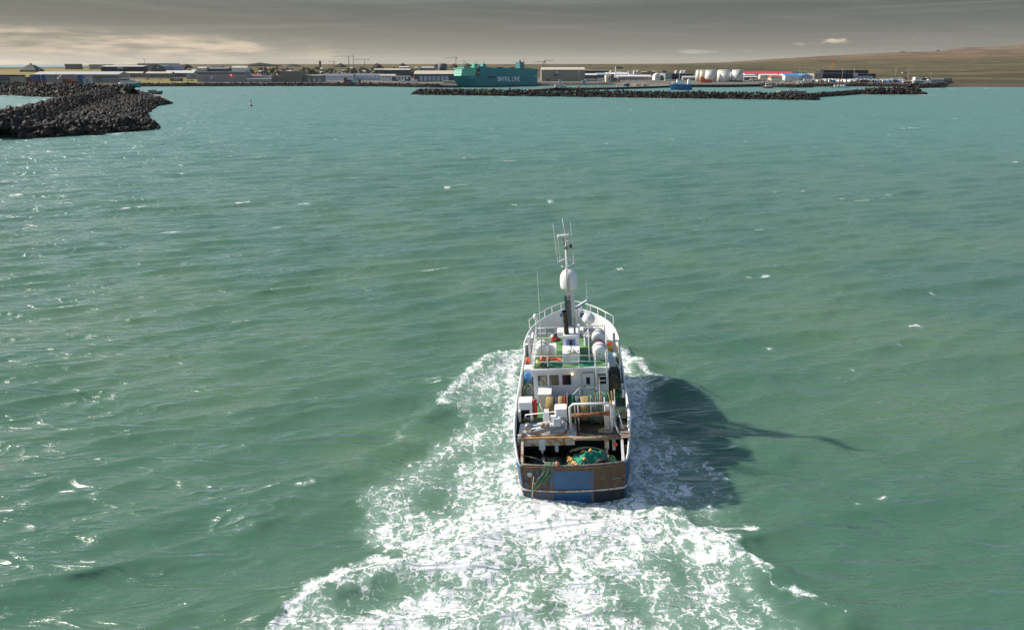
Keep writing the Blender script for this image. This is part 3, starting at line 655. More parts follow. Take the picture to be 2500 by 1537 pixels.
    for a, b, r, m in ((-2.0, -1.35, .82, 'net_tan'), (-1.35, -1.05, .76, 'net_navy'), (-1.05, -.62, .84, 'net_tan'), (-.62, -.42, .86, 'net_red'), (-.42, -.3, .8, 'net_green')):
        w = MB(); rnd = random.Random(3); w.lathe([(r * .85, a), (r, a + .08), (r * .96, (a + b) / 2), (r, b - .08), (r * .85, b)], (0, 5.75, 4.72), 'x', 16, nm[m]); w.build('wound_net', drum2)
    for k in range(9):                               # strands over the big roll
        x = 1.5 + .17 * k; s = MB(); s.tube([(x + .05 * math.sin(j * 1.3 + k), 4.1 + 1.2 * math.cos(R(a)), 5.25 + 1.2 * math.sin(R(a))) for j, a in enumerate(range(40, 221, 20))], .03, nm[('net_teal', 'net_green', 'net_tan')[k % 3]], 4); s.build('strand', drum)
    # ---- crane on the port platform ---------------------------------------
    cr = MB(); cr.box(-1.22, -.30, 2.3, 3.3, 4.30, 6.05, white2, bev=.12); cr.box(-1.6, -.6, 1.7, 2.3, 4.30, 5.15, white, bev=.1)
    crane = cr.build('crane_base', T)
    b = MB(); b.tube([(-3.55, 1.55, 4.55), (-.6, 1.75, 4.95)], .20, grey, 8); b.tube([(-3.3, 2.0, 4.85), (-.9, 2.1, 5.2)], .16, mat('boom_pale', (.62, .66, .70), .45, 0, .1, 2), 8); b.tube([(-3.4, 1.4, 4.45), (-.2, 1.3, 4.5)], .10, rustw, 6)
    b.build('boom', crane)
    b = MB(); b.box(-1.35, -.75, 1.5, 1.95, 5.05, 5.65, mat('boom_pale', (1, 1, 1)), bev=.08); b.box(-1.5, -1.1, 1.7, 2.05, 5.3, 5.75, white2); b.build('slew_head', crane)
    b = MB(); b.lathe([(.12, -.2), (.27, -.2), (.2, -.1), (.2, .1), (.27, .2), (.12, .2)], (-3.25, 2.25, 5.3), 'x', 14, dark); b.lathe([(.1, -.25), (.24, -.25), (.24, .25), (.1, .25)], (-3.2, 1.75, 5.0), 'y', 12, steel); b.build('winch', crane)
    for x in (-2.1, -1.75):
        b = MB(); b.lathe([(.04, -.1), (.17, -.1), (.12, 0), (.17, .1), (.04, .1)], (x, 1.55, 5.15), 'y', 12, mat('sheave', (.33, .27, .20), .6)); b.build('sheave', crane)
    b = MB(); b.tube([(-.9, 1.7, 5.6), (-.55, 1.5, 5.75), (-.25, 1.4, 5.4), (-.25, 1.35, 4.9), (-.5, 1.4, 4.55), (-.9, 1.4, 4.5)], .05, black, 6); b.build('hose', crane)
    b = MB(); b.tube([(-3.4, 2.6, 5.55), (-1.2, 2.7, 5.7), (-.9, 2.6, 5.65)], .05, white2, 6); b.tube([(-2.05, 2.65, 4.3), (-2.05, 2.65, 5.62)], .05, white2, 6); b.tube([(-3.4, 2.6, 4.3), (-3.4, 2.6, 5.55)], .05, white2, 6); b.build('guard_rail', T)
    b = MB(); b.tube([(-3.6, 1.4, 4.7), (-3.75, 1.0, 4.4), (-3.8, .9, 3.95)], .04, rust, 5); b.lathe([(.06, -.04), (.14, -.04), (.14, .04), (.06, .04)], (-3.8, .9, 3.85), 'y', 10, rust); b.box(-3.95, -3.7, 1.0, 1.12, 4.35, 4.7, white2); b.build('hook', crane)
    rnd = random.Random(2)
    for k in range(3):
        b = MB(); b.tube([(-3.25 + .22 * math.cos(t * .8) + .04 * k, 1.35 + .16 * math.sin(t * .8), 4.78 + .02 * t) for t in range(9)], .035, mat('rope_tan', (.50, .41, .26), .9, 0, .25, 5, fine=.2), 5); b.build('rope_coil', crane)
    MB.OFF = (0, 0, 0)
    # ---- port side lockers -------------------------------------------------
    b = MB(); b.box(-4.05, -3.0, 5.0, 6.2, 5.0, 5.6, white2, bev=.06); b.box(-4.05, -3.9, 4.7, 6.2, 3.8, 5.0, white); b.box(-3.2, -3.0, 4.9, 6.2, 3.8, 5.0, white); b.build('deck_locker', T)
    b = MB(); b.box(-3.9, -3.2, 5.6, 5.7, 3.8, 5.0, dark); b.ball((-3.55, 5.1, 4.1), .22, mat('lime_fender', (.35, .42, .05), .6), 8, 6); b.build('locker_recess', T)
    b = MB(); b.lathe([(.10, -.75), (.17, -.7), (.17, .7), (.10, .75)], (-2.82, 5.5, 4.9), 'z', 10, mat('red_paint', (.55, .045, .03), .5)); b.build('gas_bottle', T)
    b = MB(); b.box(-2.62, -1.62, 7.2, 8.5, 3.8, 5.25, white2); b.box(-2.66, -1.58, 7.16, 8.54, 5.25, 5.3, white); b.build('vent_casing', T)
    b = MB(); b.box(-2.1, -1.65, 3.9, 4.5, 4.3, 5.3, white, top=.8); b.tube([(-2.2, 4.3, 5.2), (-2.35, 4.4, 5.75)], .05, white2, 6); b.build('control_stand', T)
    # ---- deckhouse -----------------------------------------------------------
    HX0, HX1, HY0, HY1, HZ = -3.05, 3.0, 8.75, 16.2, 6.75
    b = MB(); b.box(HX0, HX1, HY0, HY1, 3.8, HZ, mat('house_white', (.78, .79, .80), .42, 0, .04, .7, streak=((.55, .45, .34), 2.0, .70, .84))); house = b.build('deckhouse', T)
    b = MB(); b.box(HX0 - .12, HX1 + .1, HY0 - .16, HY1 + .1, HZ, HZ + .10, white2); b.box(HX0 - .12, HX1 + .1, HY0 - .19, HY0 - .16, HZ - .12, HZ + .10, white2); roof = b.build('roof', house)
    b = MB(); b.box(HX0 + .05, HX1 - .05, HY0 + .02, HY1 - .05, HZ + .10, HZ + .125, mat('roof_green', (.14, .30, .11), .75, 0, .25, .7, col2=(.06, .17, .075), thr=(.48, .62), fine=.15)); b.build('roof_deck', roof)
    def window(x0, x1, z0, z1, gm=glz):
        w = MB(); w.box(x0, x1, HY0 - .03, HY0 - .005, z0, z1, gm, bev=0); wo = w.build('window', house)
        f = MB(); t = .05
        f.tube([(x0, HY0 - .03, z0), (x1, HY0 - .03, z0), (x1, HY0 - .03, z1), (x0, HY0 - .03, z1)], .035, mat('window_seal', (.14, .14, .14), .6), 5, close=True); f.build('frame', wo)
    window(-2.65, -1.95, 5.42, 6.25, mat('window_net_behind', (.34, .31, .24), .15, 0, .7, 2.5, col2=(.07, .07, .06), thr=(.45, .55), spec=.6))
    window(-1.72, -1.02, 5.42, 6.25, mat('window_curtain', (.16, .14, .10), .15, 0, .5, 2, spec=.6)); window(-.68, -.02, 5.42, 6.25); window(2.2, 2.82, 5.4, 6.2)
    b = MB(); b.box(.92, 1.85, HY0 - .07, HY0 - .01, 4.15, 6.35, white2, bev=0); door = b.build('door', house)
    b = MB(); b.tube([(.9, HY0 - .05, 4.12), (.9, HY0 - .05, 6.32), (.98, HY0 - .05, 6.4), (1.8, HY0 - .05, 6.4), (1.88, HY0 - .05, 6.32), (1.88, HY0 - .05, 4.12)], .022, grey, 5); b.build('door_seal', door)
    b = MB(); b.box(1.22, 1.52, HY0 - .09, HY0 - .072, 5.4, 6.0, glz); b.build('door_window', door)
    b = MB(); b.box(1.02, 1.07, HY0 - .12, HY0 - .07, 5.05, 5.3, dark); b.box(1.02, 1.18, HY0 - .13, HY0 - .10, 5.2, 5.24, dark); b.build('handle', door)
    b = MB(); b.ball((.12, HY0 - .28, 6.42), .10, mat('deck_lamp_lit', (1, .85, .6), .4, emit=((1.0, .62, .28), 3.0)), 8, 6); b.build('deck_lamp', house)
    # ladder to the roof with hoop rails
    b = MB(); ly = HY0 - .55
    for x in (2.02, 2.85):
        b.tube([(x, ly + .1, 4.0), (x, ly, 6.4), (x, ly + .05, 7.6), (x, ly + .35, 8.0), (x, ly + .9, 8.0)], .04, white2, 6)
    b.build('ladder', T)
    lad = COL.objects['ladder']
    for z in np.arange(4.35, 6.9, .38):
        q = MB(); q.tube([(2.02, ly, z), (2.85, ly, z)], .028, white2, 5); q.build('rung', lad)
    b = MB(); b.tube([(2.0, 7.9, 5.3), (2.0, 8.2, 5.35), (.65, 8.1, 5.35), (.15, 7.2, 5.2), (.1, 6.9, 4.2)], .045, white2, 6); b.tube([(.65, 8.1, 5.35), (.65, 8.1, 3.85)], .04, white2, 6); b.tube([(.25, 7.3, 4.75), (1.0, 7.5, 4.8)], .04, white2, 6); b.build('landing_rail', T)
    # roof railings
    def rail(pts, z0, hs, post_every, name='roof_rail', par=T, m=white2, r=.032):
        q = MB(); L = []
        for a, b_ in zip(pts[:-1], pts[1:]):
            n = max(1, int(round(math.dist(a, b_) / post_every)))
            for i in range(n): L.append(tuple(a[k] + (b_[k] - a[k]) * i / n for k in range(len(a))))
        L.append(pts[-1])
        for p in L: q.tube([(p[0], p[1], z0 if len(p) < 3 else p[2]), (p[0], p[1], (z0 if len(p) < 3 else p[2]) + max(hs))], r, m, 5)
        for h_ in hs: q.tube([(p[0], p[1], (z0 if len(p) < 3 else p[2]) + h_) for p in L], r * 1.05, m, 6)
        return q.build(name, par)
    RZ = HZ + .1
    rail([(HX0 - .02, 9.0), (1.95, 8.72)], RZ, (.5, 1.0), 1.15)
    rail([(HX0, 9.0), (HX0, 16.0)], RZ, (.5, 1.0), 1.4); rail([(HX1, 9.6), (HX1, 16.0)], RZ, (.5, 1.0), 1.4)
    rail([(HX0, 16.0), (HX1, 16.0)], RZ, (.5, 1.0), 1.5)
    # funnel casing
    b = MB(); b.box(-.62, .78, 9.5, 13.2, RZ, RZ + .95, white2); b.box(-.62, .78, 11.4, 13.6, RZ + .95, RZ + 1.75, white, top=.9); cas = b.build('funnel_casing', T)
    b = MB(); b.box(-.30, .45, 11.35, 11.45, RZ + 1.0, RZ + 1.45, bluegrey); b.build('vent_panel', cas)
    b = MB(); b.tube([(-.25, 12.0, RZ + 1.6), (-.32, 12.1, RZ + 3.4), (-.36, 12.0, RZ + 3.75)], .21, mat('exhaust', (.10, .065, .05), .8, 0, .4, 2, col2=(.02, .02, .02), thr=(.4, .6)), 12, caps=False); b.lathe([(.01, 0), (.17, 0.0), (.17, .02), (.01, .02)], (-.36, 12.0, RZ + 3.55), 'z', 10, black); b.build('exhaust_pipe', cas)
    b = MB(); b.tube([(.42, 12.1, RZ + 1.7), (.44, 12.1, RZ + 3.0), (.42, 11.95, RZ + 3.15)], .085, steel, 8); b.build('exhaust_pipe', cas)
    b = MB(); b.tube([(.1, 10.3, RZ + .9), (.1, 10.2, RZ + 1.5)], .04, grey, 6); b.box(-.04, .24, 10.0, 10.3, RZ + 1.45, RZ + 1.85, dark, bev=.04); b.build('signal_lamp', cas)
    b = MB()
    for k in range(6):
        a = k * 1.05; b.ball((.12 + .25 * math.cos(a), 9.6 + .2 * math.sin(a), RZ + 1.02 + .05 * (k % 2)), .13, mat('rag_white', (.6, .58, .5), .9, 0, .2, 5), 7, 5)
    b.build('rope_bundle', cas)
    # ---- mast ------------------------------------------------------------------
    my = 17.0
    b = MB(); mh = 3.6
    for z, w, dy, dx in ((3.8, .75, .7, .1), (6.4, .72, .65, .12), (11.0, .42, .42, .15), (12.6, .28, .3, .12)):
        pass
    ring = lambda z, w, d, cx, cy: [(cx - w, cy - d, z), (cx + w, cy - d, z), (cx + w, cy + d, z), (cx - w, cy + d, z)]
    b.loft([ring(3.8, .62, .6, .2, 18.4), ring(7.2, .60, .55, .2, 18.1), ring(7.2, .42, .38, .2, 17.9), ring(11.4, .24, .24, .1, 17.3), ring(12.8, .17, .17, .02, 17.1)], m=white2, smooth=False, closed=True, cap0=True, cap1=True)
    mast = b.build('mast', T)
    b = MB(); b.loft([ring(6.9, .30, .26, -.10, 16.3), ring(10.6, .26, .22, -.16, 16.7)], m=mat('mast_dark', (.10, .105, .12), .6, 0, .3, 2, streak=((.30, .30, .31), 4, .5, .65)), smooth=False, closed=True, cap0=True, cap1=True); b.box(-.45, .28, 16.0, 16.5, 6.86, 7.1, bluegrey); b.build('mast_trunk', mast)
    b = MB(); b.box(.02, .3, 16.0, 16.04, 6.9, 8.0, bluegrey); b.build('flag_locker', mast)
    b = MB(); b.add([(.1, 17.6, 8.7), (1.5, 17.9, 9.45), (1.5, 18.2, 9.45), (.1, 17.9, 8.7), (.1, 17.6, 8.9), (1.5, 17.9, 9.65), (1.5, 18.2, 9.65), (.1, 17.9, 8.9)], [(0, 1, 2, 3), (4, 5, 6, 7), (0, 1, 5, 4), (1, 2, 6, 5), (2, 3, 7, 6), (3, 0, 4, 7)], mat('boom_blue_white', (.72, .76, .82), .5)); b.add([(.1, 17.58, 8.72), (1.5, 17.88, 9.47), (1.5, 17.88, 9.56), (.1, 17.58, 8.81)], [(0, 1, 2, 3)], bluegrey)
    b.box(-.9, -.25, 17.2, 17.4, 8.45, 8.75, bluegrey); b.box(.85, 1.25, 17.2, 17.5, 8.3, 8.75, bluegrey); b.box(.85, 1.25, 17.15, 17.5, 8.75, 8.85, white2); b.build('cargo_boom', mast)
    b = MB(); b.lathe([(.55, 0), (.74, .10), (.78, .4), (.78, .95), (.72, 1.3), (.54, 1.6), (.28, 1.76), (.05, 1.80)], (.05, 16.75, 11.15), 'z', 22, mat('radome_white', (.84, .84, .84), .35, 0, .02, 1)); b.tube([(.02, 16.8, 10.5), (.05, 16.75, 11.1)], .14, white2, 8); b.build('radome', mast)
    pole = mat('mast_pole', (.52, .50, .46), .5, .2, .15, 3, col2=(.30, .18, .10), thr=(.6, .75))
    b = MB(); b.tube([(-.12, 15.85, 10.4), (-.12, 15.9, 13.3)], .05, pole, 6); b.tube([(.02, 15.85, 10.4), (.0, 15.9, 13.3)], .05, pole, 6)
    for z in np.arange(10.6, 13.2, .3): b.tube([(-.12, 15.87, z), (.01, 15.87, z)], .02, pole, 4)
    b.build('mast_ladder', mast)
    b = MB(); b.tube([(.0, 16.9, 12.6), (.0, 16.7, 13.6), (-.08, 16.4, 15.9)], [.17, .14, .09], white2, 8); b.tube([(.10, 16.3, 13.2), (-.02, 16.2, 16.0), (-.22, 16.1, 17.6)], .05, pole, 6); b.build('topmast', mast)
    b = MB(); b.tube([(-.80, 16.2, 13.75), (-.3, 16.3, 13.95), (.55, 16.3, 13.9), (.62, 16.3, 13.6), (.3, 16.2, 13.4), (-.2, 16.1, 13.3), (-.55, 16.1, 13.4)], .05, white2, 6); b.tube([(-1.25, 16.3, 14.75), (.9, 16.3, 14.85)], .018, pole, 5); b.build('crosstree', mast)
    for x, z0, z1, dx in ((-.80, 13.75, 17.1, -.26), (-.60, 13.8, 16.0, -.10), (.60, 13.6, 17.2, -.16), (-.48, 13.9, 14.6, -.03)):
        b = MB(); b.tube([(x, 16.2, z0), (x + dx, 16.2, z1)], .024, mat('aerial_white', (.70, .70, .66), .5), 5); b.build('aerial', mast)
    b = MB(); b.box(-.75, .30, 16.0, 16.3, 15.98, 16.16, white2, bev=.1); b.tube([(-.2, 16.2, 15.2), (-.2, 16.15, 16.0)], .09, grey, 8); b.tube([(.22, 16.15, 16.1), (.22, 16.15, 16.35)], .02, white2, 5); b.build('radar_scanner', mast)
    b = MB(); b.lathe([(.10, 0), (.13, .1), (.10, .4), (.02, .5)], (.10, 16.3, 15.1), 'z', 10, white2); b.box(.25, .48, 16.2, 16.4, 14.95, 15.25, dark); b.box(-.2, .15, 16.1, 16.3, 14.85, 15.1, grey); b.build('navigation_light', mast)
    # whip aerials either side of the roof
    for (x, y, h_, dx) in ((-2.25, 9.4, 8.0, .02), (1.55, 9.2, 7.2, .0)):
        b = MB(); b.tube([(x, y, RZ), (x, y, RZ + h_ * .42)], .05, white2 if x > 0 else steel, 6); b.tube([(x, y, RZ + h_ * .42), (x + dx, y, RZ + h_)], [.03, .012], mat('aerial_white', (1, 1, 1)), 5); b.build('whip_aerial', T)
    # mast house with doorway on the foredeck
    b = MB(); b.box(-1.3, 1.25, 18.2, 19.6, 3.8, 6.6, white2); mhs = b.build('mast_house', T)
    b = MB(); b.box(-1.22, -.45, 18.12, 18.19, 4.0, 6.4, white); b.build('door', mhs)
    b = MB(); b.box(.35, .95, 18.14, 18.19, 4.0, 6.4, mat('doorway_brown', (.20, .14, .09), .7)); b.build('doorway', mhs)
    # roof gear: search lights
    for x, y in ((-1.75, 14.6), (1.55, 14.2)):
        b = MB(); b.tube([(x, y, RZ), (x, y, RZ + 1.2)], .05, white2, 6); b.box(x - .42, x + .42, y - .2, y + .2, RZ + 1.2, RZ + 1.5, grey, bev=.06); b.lathe([(.02, -.04), (.17, -.04), (.17, .04), (.02, .04)], (x, y - .22, RZ + 1.05), 'y', 12, mat('lamp_glass', (.55, .58, .62), .2)); b.box(x - .4, x + .4, y - .16, y + .16, RZ + .95, RZ + 1.2, steel, bev=.05); b.build('floodlight', T)
    b = MB(); b.tube([(1.65, 15.4, RZ), (1.65, 15.4, RZ + 1.5)], .06, white2, 6); b.lathe([(.1, 0), (.42, .08), (.55, .35), (.5, .7), (.3, .95), (.05, 1.02)], (1.65, 15.4, RZ + 1.45), 'z', 18, white2); b.build('satellite_dome', T)
    b = MB(); b.tube([(-3.0, 15.3, RZ), (-3.0, 15.3, RZ + 2.1)], .04, white2, 6); b.lathe([(.08, 0), (.2, .1), (.22, .35), (.12, .5), (.02, .54)], (-3.0, 15.3, RZ + 2.05), 'z', 12, white2); b.build('antenna_dome', T)
    b = MB(); b.box(1.15, 1.75, 13.6, 14.2, RZ, RZ + .9, white2, bev=.1); b.tube([(1.2, 13.5, RZ + .9), (1.5, 13.6, RZ + 1.4), (1.8, 13.5, RZ + .95)], .07, white2, 6); b.build('vent_cowl', T)
    b = MB(); b.box(-1.9, -1.2, 11.6, 12.8, RZ + .03, RZ + .7, white2, bev=.08); b.build('roof_locker', T)
    b = MB(); b.box(3.05, 3.75, 11.8, 12.8, 5.6, 6.5, mat('pale_blue_box', (.70, .74, .80), .5)); b.build('side_locker', T)
    # ---- foredeck ----------------------------------------------------------------
    rail([(-4.0, 21.2, 6.15), (-3.3, 22.4, 6.22), (-2.6, 23.45, 6.32), (-1.9, 24.2, 6.42), (-1.0, 24.9, 6.52), (0, 25.35, 6.65), (1.0, 24.9, 6.52), (1.9, 24.2, 6.42), (2.6, 23.45, 6.32), (3.3, 22.4, 6.22), (4.0, 21.2, 6.15)], 0, (.85,), 1.9, 'bow_rail', r=.05)
    for s in (-1, 1):
        b = MB(); b.box(s * 3.85 - .12, s * 3.85 + .12, 17.1, 17.5, 3.8, 6.7, white2); b.tube([(s * 4.2, 17.3, 5.9), (s * 3.1, 17.3, 5.95)], .10, white2, 8); b.build('bulwark_post', T)
    wn_ = MB(); wn_.box(-3.75, -3.55, 18.2, 19.8, 3.8, 6.2, white2); wn_.box(-1.95, -1.75, 18.2, 19.8, 3.8, 6.2, white2); wn_.lathe([(.35, -3.55), (.35, -1.95)], (0, 19.0, 5.2), 'x', 14, grey); wch = wn_.build('longline_winch', T)
    for k in range(9):
        q = MB(); q.lathe([(.35, 0), (.72, .03), (.72, .13), (.35, .16)], (-3.5 + .17 * k, 19.0, 5.2), 'x', 14, (mat('rope_yellow', (.50, .40, .09), .85, 0, .3, 5, fine=.2), mat('rope_black', (.06, .06, .05), .85, 0, .3, 5))[k % 2]); q.build('rope_turn', wch)
    b = MB(); b.lathe([(.15, -.6), (.42, -.6), (.30, -.45), (.30, .45), (.42, .6), (.15, .6)], (2.2, 21.0, 4.6), 'x', 14, white2); b.box(1.5, 2.9, 20.6, 21.5, 3.8, 4.3, white2); b.lathe([(.02, -.1), (.5, -.1), (.5, .1), (.02, .1)], (3.0, 20.7, 4.7), 'x', 14, grey); b.build('windlass', T)
    b = MB(); b.lathe([(.1, -.8), (.40, -.7), (.42, .7), (.1, .8)], (3.05, 19.6, 5.2), 'y', 14, white2); b.build('fender_tank', T)
    b = MB(); b.box(2.0, 3.9, 17.35, 17.6, 5.85, 6.05, white2); b.box(2.9, 3.6, 16.6, 17.3, 5.2, 5.5, mat('yellow_paint', (.55, .42, .05), .6)); b.build('cross_bar', T)
    b = MB(); b.tube([(-1.45, 18.1, 6.0), (-2.4, 17.6, 4.2)], .05, white2, 5); b.tube([(-1.45, 18.1, 5.2), (-2.0, 17.6, 4.0)], .05, white2, 5); b.build('stay', T)
    # starboard alley: brackets, davit and bent guard tube
    b = MB(); b.tube([(3.3, 11.4, 6.3), (3.75, 11.2, 6.2), (4.05, 10.9, 5.6), (4.1, 10.7, 4.6)], .05, white2, 6); b.build('davit', T)
    b = MB(); b.tube([(4.22, 4.8, 4.95), (4.3, 3.6, 5.25), (4.25, 2.6, 5.2), (4.15, 1.9, 4.8)], .14, white2, 8); b.build('guard_tube', T)
    for y in (4.4, 8.0, 9.3):
        b = MB(); b.box(4.02, 4.2, y - .15, y + .15, 4.5, 5.05, white2); b.tube([(4.0, y, 4.7), (3.85, y + .1, 4.3)], .06, steel, 6); b.build('bulwark_fitting', T)
    d = MB(); d.box(3.05, 4.2, 9.0, 10.1, 3.85, 3.9, mat('mat_green', (.07, .28, .08), .7)); d.build('green_mat', T)
    d = MB(); d.box(3.05, 4.25, 4.7, 8.6, 3.85, 3.88, dgreen); d.build('dark_mat', T)
    d = MB(); d.box(3.55, 4.2, 1.2, 4.6, 4.3, 4.34, mat('sandy_deck', (.30, .22, .17), .85, 0, .3, 2, col2=(.16, .12, .10))); d.build('quarter_plate', T)
    d = MB(); d.tube([(-3.95, 8.6, 3.9), (-3.9, 9.3, 4.9), (-3.5, 9.8, 5.4), (-3.3, 10.2, 5.0)], .045, dark, 5); d.tube([(-3.9, 7.2, 3.9), (-3.85, 9.2, 4.2), (-3.5, 10.0, 4.8)], .045, mat('frame_green', (.03, .12, .05), .6), 5); d.tube([(-3.85, 7.2, 3.9), (-3.15, 7.2, 3.9), (-3.15, 9.0, 4.1)], .06, mat('frame_green', (1, 1, 1)), 5); d.build('net_frame', T)
    return T, nm, half, RZ, HX0, HX1
TRAWLER, NETM, HALF, RZ, HX0, HX1 = build_boat()

def aboard(name, label, cat, loc, group=None):
    return thing(name, label, cat, mtx=BOATM @ Matrix.Translation(Vector(loc)), group=group)
def build_gear():
    rnd = random.Random(4)
    rope = mat('rope_tan', (1, 1, 1)); orange = mat('safety_orange', (1, 1, 1)); white2 = mat('boat_white_clean', (1, 1, 1)); dark = mat('boat_dark', (1, 1, 1))
    # the heap of trawl net in the stern well
    def heap(name, label, loc, sx, sy, sz, ms, strands, seed, cat='fishing net', rad=.035):
        t = aboard(name, label, cat, loc); r = random.Random(seed); b = MB(); n, k = 22, 16
        H = lambda u, v: max(0, 1 - u * u - v * v) ** .6 * (.72 + .5 * mnoise.noise(Vector((u * 2.3 + seed, v * 2.3, 0))) + .25 * mnoise.noise(Vector((u * 6 + seed, v * 6, 3))))
        vs = [(sx * (2 * i / n - 1), sy * (2 * j / k - 1), sz * H(2 * i / n - 1, 2 * j / k - 1) + .02) for i in range(n + 1) for j in range(k + 1)]
        fs = [(i * (k + 1) + j, (i + 1) * (k + 1) + j, (i + 1) * (k + 1) + j + 1, i * (k + 1) + j + 1) for i in range(n) for j in range(k)]
        b.add(vs, fs, ms[0], True); b.build('net_mass', t)
        for s in range(strands):
            a = r.random() * 6.28; u, v = r.uniform(-.75, .75), r.uniform(-.75, .75); pts = []; cur = r.uniform(-.35, .35)
            for i in range(12):
                uu, vv = max(-.97, min(.97, u)), max(-.97, min(.97, v)); pts.append((sx * uu, sy * vv, sz * H(uu, vv) + .05 + .04 * r.random()))
                u += .15 * math.cos(a); v += .15 * math.sin(a); a += cur + r.uniform(-.35, .35)
            q = MB(); q.tube(pts, rad * r.uniform(.7, 1.3), ms[1 + s % (len(ms) - 1)], 4); q.build('net_strand', t)
        return t, H
    t, H = heap('trawl_net', 'heap of green trawl net with tan ropes in stern well', (1.35, 1.25, 1.78), 2.1, 1.5, 1.65, (NETM['net_teal'], NETM['net_green'], NETM['net_teal'], rope, NETM['net_slate'], NETM['net_teal']), 46, 9)
    heap('cod_end_net', 'dark brown and green net bunched beside the towing block', (-1.7, 1.4, 1.78), 1.6, 1.6, .75, (NETM['net_slate'], NETM['net_green'], NETM['net_tan'], NETM['net_green']), 26, 14)
    for i in range(16):
        u, v = rnd.uniform(-.85, .55), rnd.uniform(-.8, .5)
        if i < 6: u, v = -.8 + .06 * i, .25 - .16 * i + rnd.uniform(-.05, .05)
        f = MB(); rr_ = .13 + .035 * rnd.random(); f.ball((0, 0, 0), rr_, mat('float_orange', (.72, .36, .12), .55, 0, .15, 5) if i % 4 else mat('float_yellow', (.62, .55, .16), .55, 0, .15, 5), 10, 7, (1, 1, 1.15)); f.tube([(0, 0, rr_), (0, 0, rr_ * 1.35)], .035, dark, 5)
        o = f.build('net_float'); o.matrix_world = BOATM @ Matrix.Translation(Vector((1.35 + 2.1 * u, 1.25 + 1.5 * v, 1.9 + 1.65 * max(.1, H(u, v))))) @ Euler((rnd.random(), rnd.random(), rnd.random())).to_matrix().to_4x4()
        tag(o, 'small orange float lying on the green trawl net' if i % 4 else 'small yellow float lying on the green trawl net', 'float', 'floats on the trawl net' if i % 4 else 'yellow floats on the trawl net')
    r = MB(); r.tube([(1.0 + 1.4 * math.cos(a), 1.2 + 1.0 * math.sin(a) * .8, 2.9 + .35 * math.sin(a * 1.0)) for a in np.linspace(2.6, -.9, 22)] + [(2.55, -.05, 3.0)], .04, rope, 6); r.tube([(1.2 + 1.4 * math.cos(a), 1.2 + .9 * math.sin(a) * .8, 2.85 + .4 * math.sin(a)) for a in np.linspace(2.4, -.7, 20)], .035, rope, 6)
    o = r.build('mooring_rope'); o.matrix_world = BOATM; tag(o, 'thick tan rope looped over the green net heap', 'rope')
    r = MB(); r.lathe([(.30, -.12), (.50, -.14), (.54, 0), (.50, .14), (.30, .12), (.27, 0), (.30, -.12)], (0, 0, 0), 'y', 18, mat('rubber_black', (1, 1, 1)))
    o = r.build('rubber_tyre'); o.matrix_world = BOATM @ Matrix.Translation((2.15, .35, 2.75)) @ Matrix.Rotation(R(25), 4, 'X'); tag(o, 'black rubber tyre lying against the stern rail', 'tyre')
    # net hanging over the transom
    t = aboard('hanging_net', 'green net and tan rope hanging over the transom', 'fishing net', (0, 0, 0)); rr = random.Random(8)
    for k in range(16):
        x = -2.0 + .045 * k + rr.uniform(-.05, .05); q = MB(); dz = rr.uniform(.5, 1.5)
        pts = [(x + .25, .5, 2.5), (x + .1, .12, 3.1), (x, -.38, 3.08), (x - .05, -.46, 2.7)] + [(x - .05 - (.95 * ((j / 4) ** 1.4)) * (.35 + .65 * dz / 1.5) + rr.uniform(-.06, .06), -.48 - rr.random() * .08, 2.7 - dz * j / 4) for j in range(1, 5)]
        q.tube(pts, .045, (NETM['net_green'], NETM['net_tan'], NETM['net_slate'], NETM['net_green'])[k % 4], 5); q.build('net_strand', t)
    q = MB(); q.tube([(-2.75, -.46, 2.3), (-2.9, -.47, 1.5), (-2.95, -.44, .8), (-3.1, -.40, -.3)], .04, rope, 6); q.build('rope_tail', t)
    f = MB(); f.ball((0, 0, 0), .17, mat('float_pink', (.55, .20, .13), .6, 0, .15, 4), 10, 7); f.tube([(0, 0, .15), (0, 0, .26)], .04, dark, 5); o = f.build('net_buoy'); o.matrix_world = BOATM @ Matrix.Translation((-1.05, -.25, 3.18)); tag(o, 'faded pink float resting on the transom rail', 'float')
    q = MB(); q.tube([(-2.1, .7, 2.9), (-1.7, .2, 2.75), (-1.1, -.2, 3.12)], .045, mat('wire', (.25, .22, .18), .6), 6); q.tube([(-2.2, .72, 2.95), (-2.9, .9, 3.1), (-3.5, 1.0, 3.2)], .04, mat('wire', (1, 1, 1)), 6); o = q.build('towing_warp'); o.matrix_world = BOATM; tag(o, 'steel warp led from towing block to transom', 'wire')
    # life raft canisters on the roof
    for (x, y, lab, s, st) in ((-2.35, 11.7, 'white life raft canister on port roof edge', 1.0, False), (2.35, 14.0, 'white life raft canister behind the satellite dome', .95, False), (2.4, 10.6, 'white life raft canister beside roof ladder with red band', 1.0, True)):
        t = aboard('life_raft', lab, 'life raft', (x, y, RZ + .03)); b = MB()
        b.lathe([(.05, -.80), (.42, -.78), (.56, -.62), (.60, -.05), (.63, 0), (.60, .05), (.56, .62), (.42, .78), (.05, .80)], (0, 0, .72), 'y', 20, mat('raft_white', (.80, .80, .78), .45, 0, .05, 1.5)); b.build('canister', t)
        q = MB(); q.box(-.55, .55, -.5, -.4, 0, .35, white2); q.box(-.55, .55, .4, .5, 0, .35, white2); q.build('cradle', t)
        q = MB(); q.box(-.05, .05, -.815, -.79, .62, .70, dark); q.build('label_mark', t)
        for yy in (-.35, .35):
            q = MB(); q.lathe([(.615, -.03), (.63, -.03), (.63, .03), (.615, .03)], (0, yy, .72), 'y', 20, mat('strap_grey', (.25, .25, .25), .7)); q.build('strap', t)
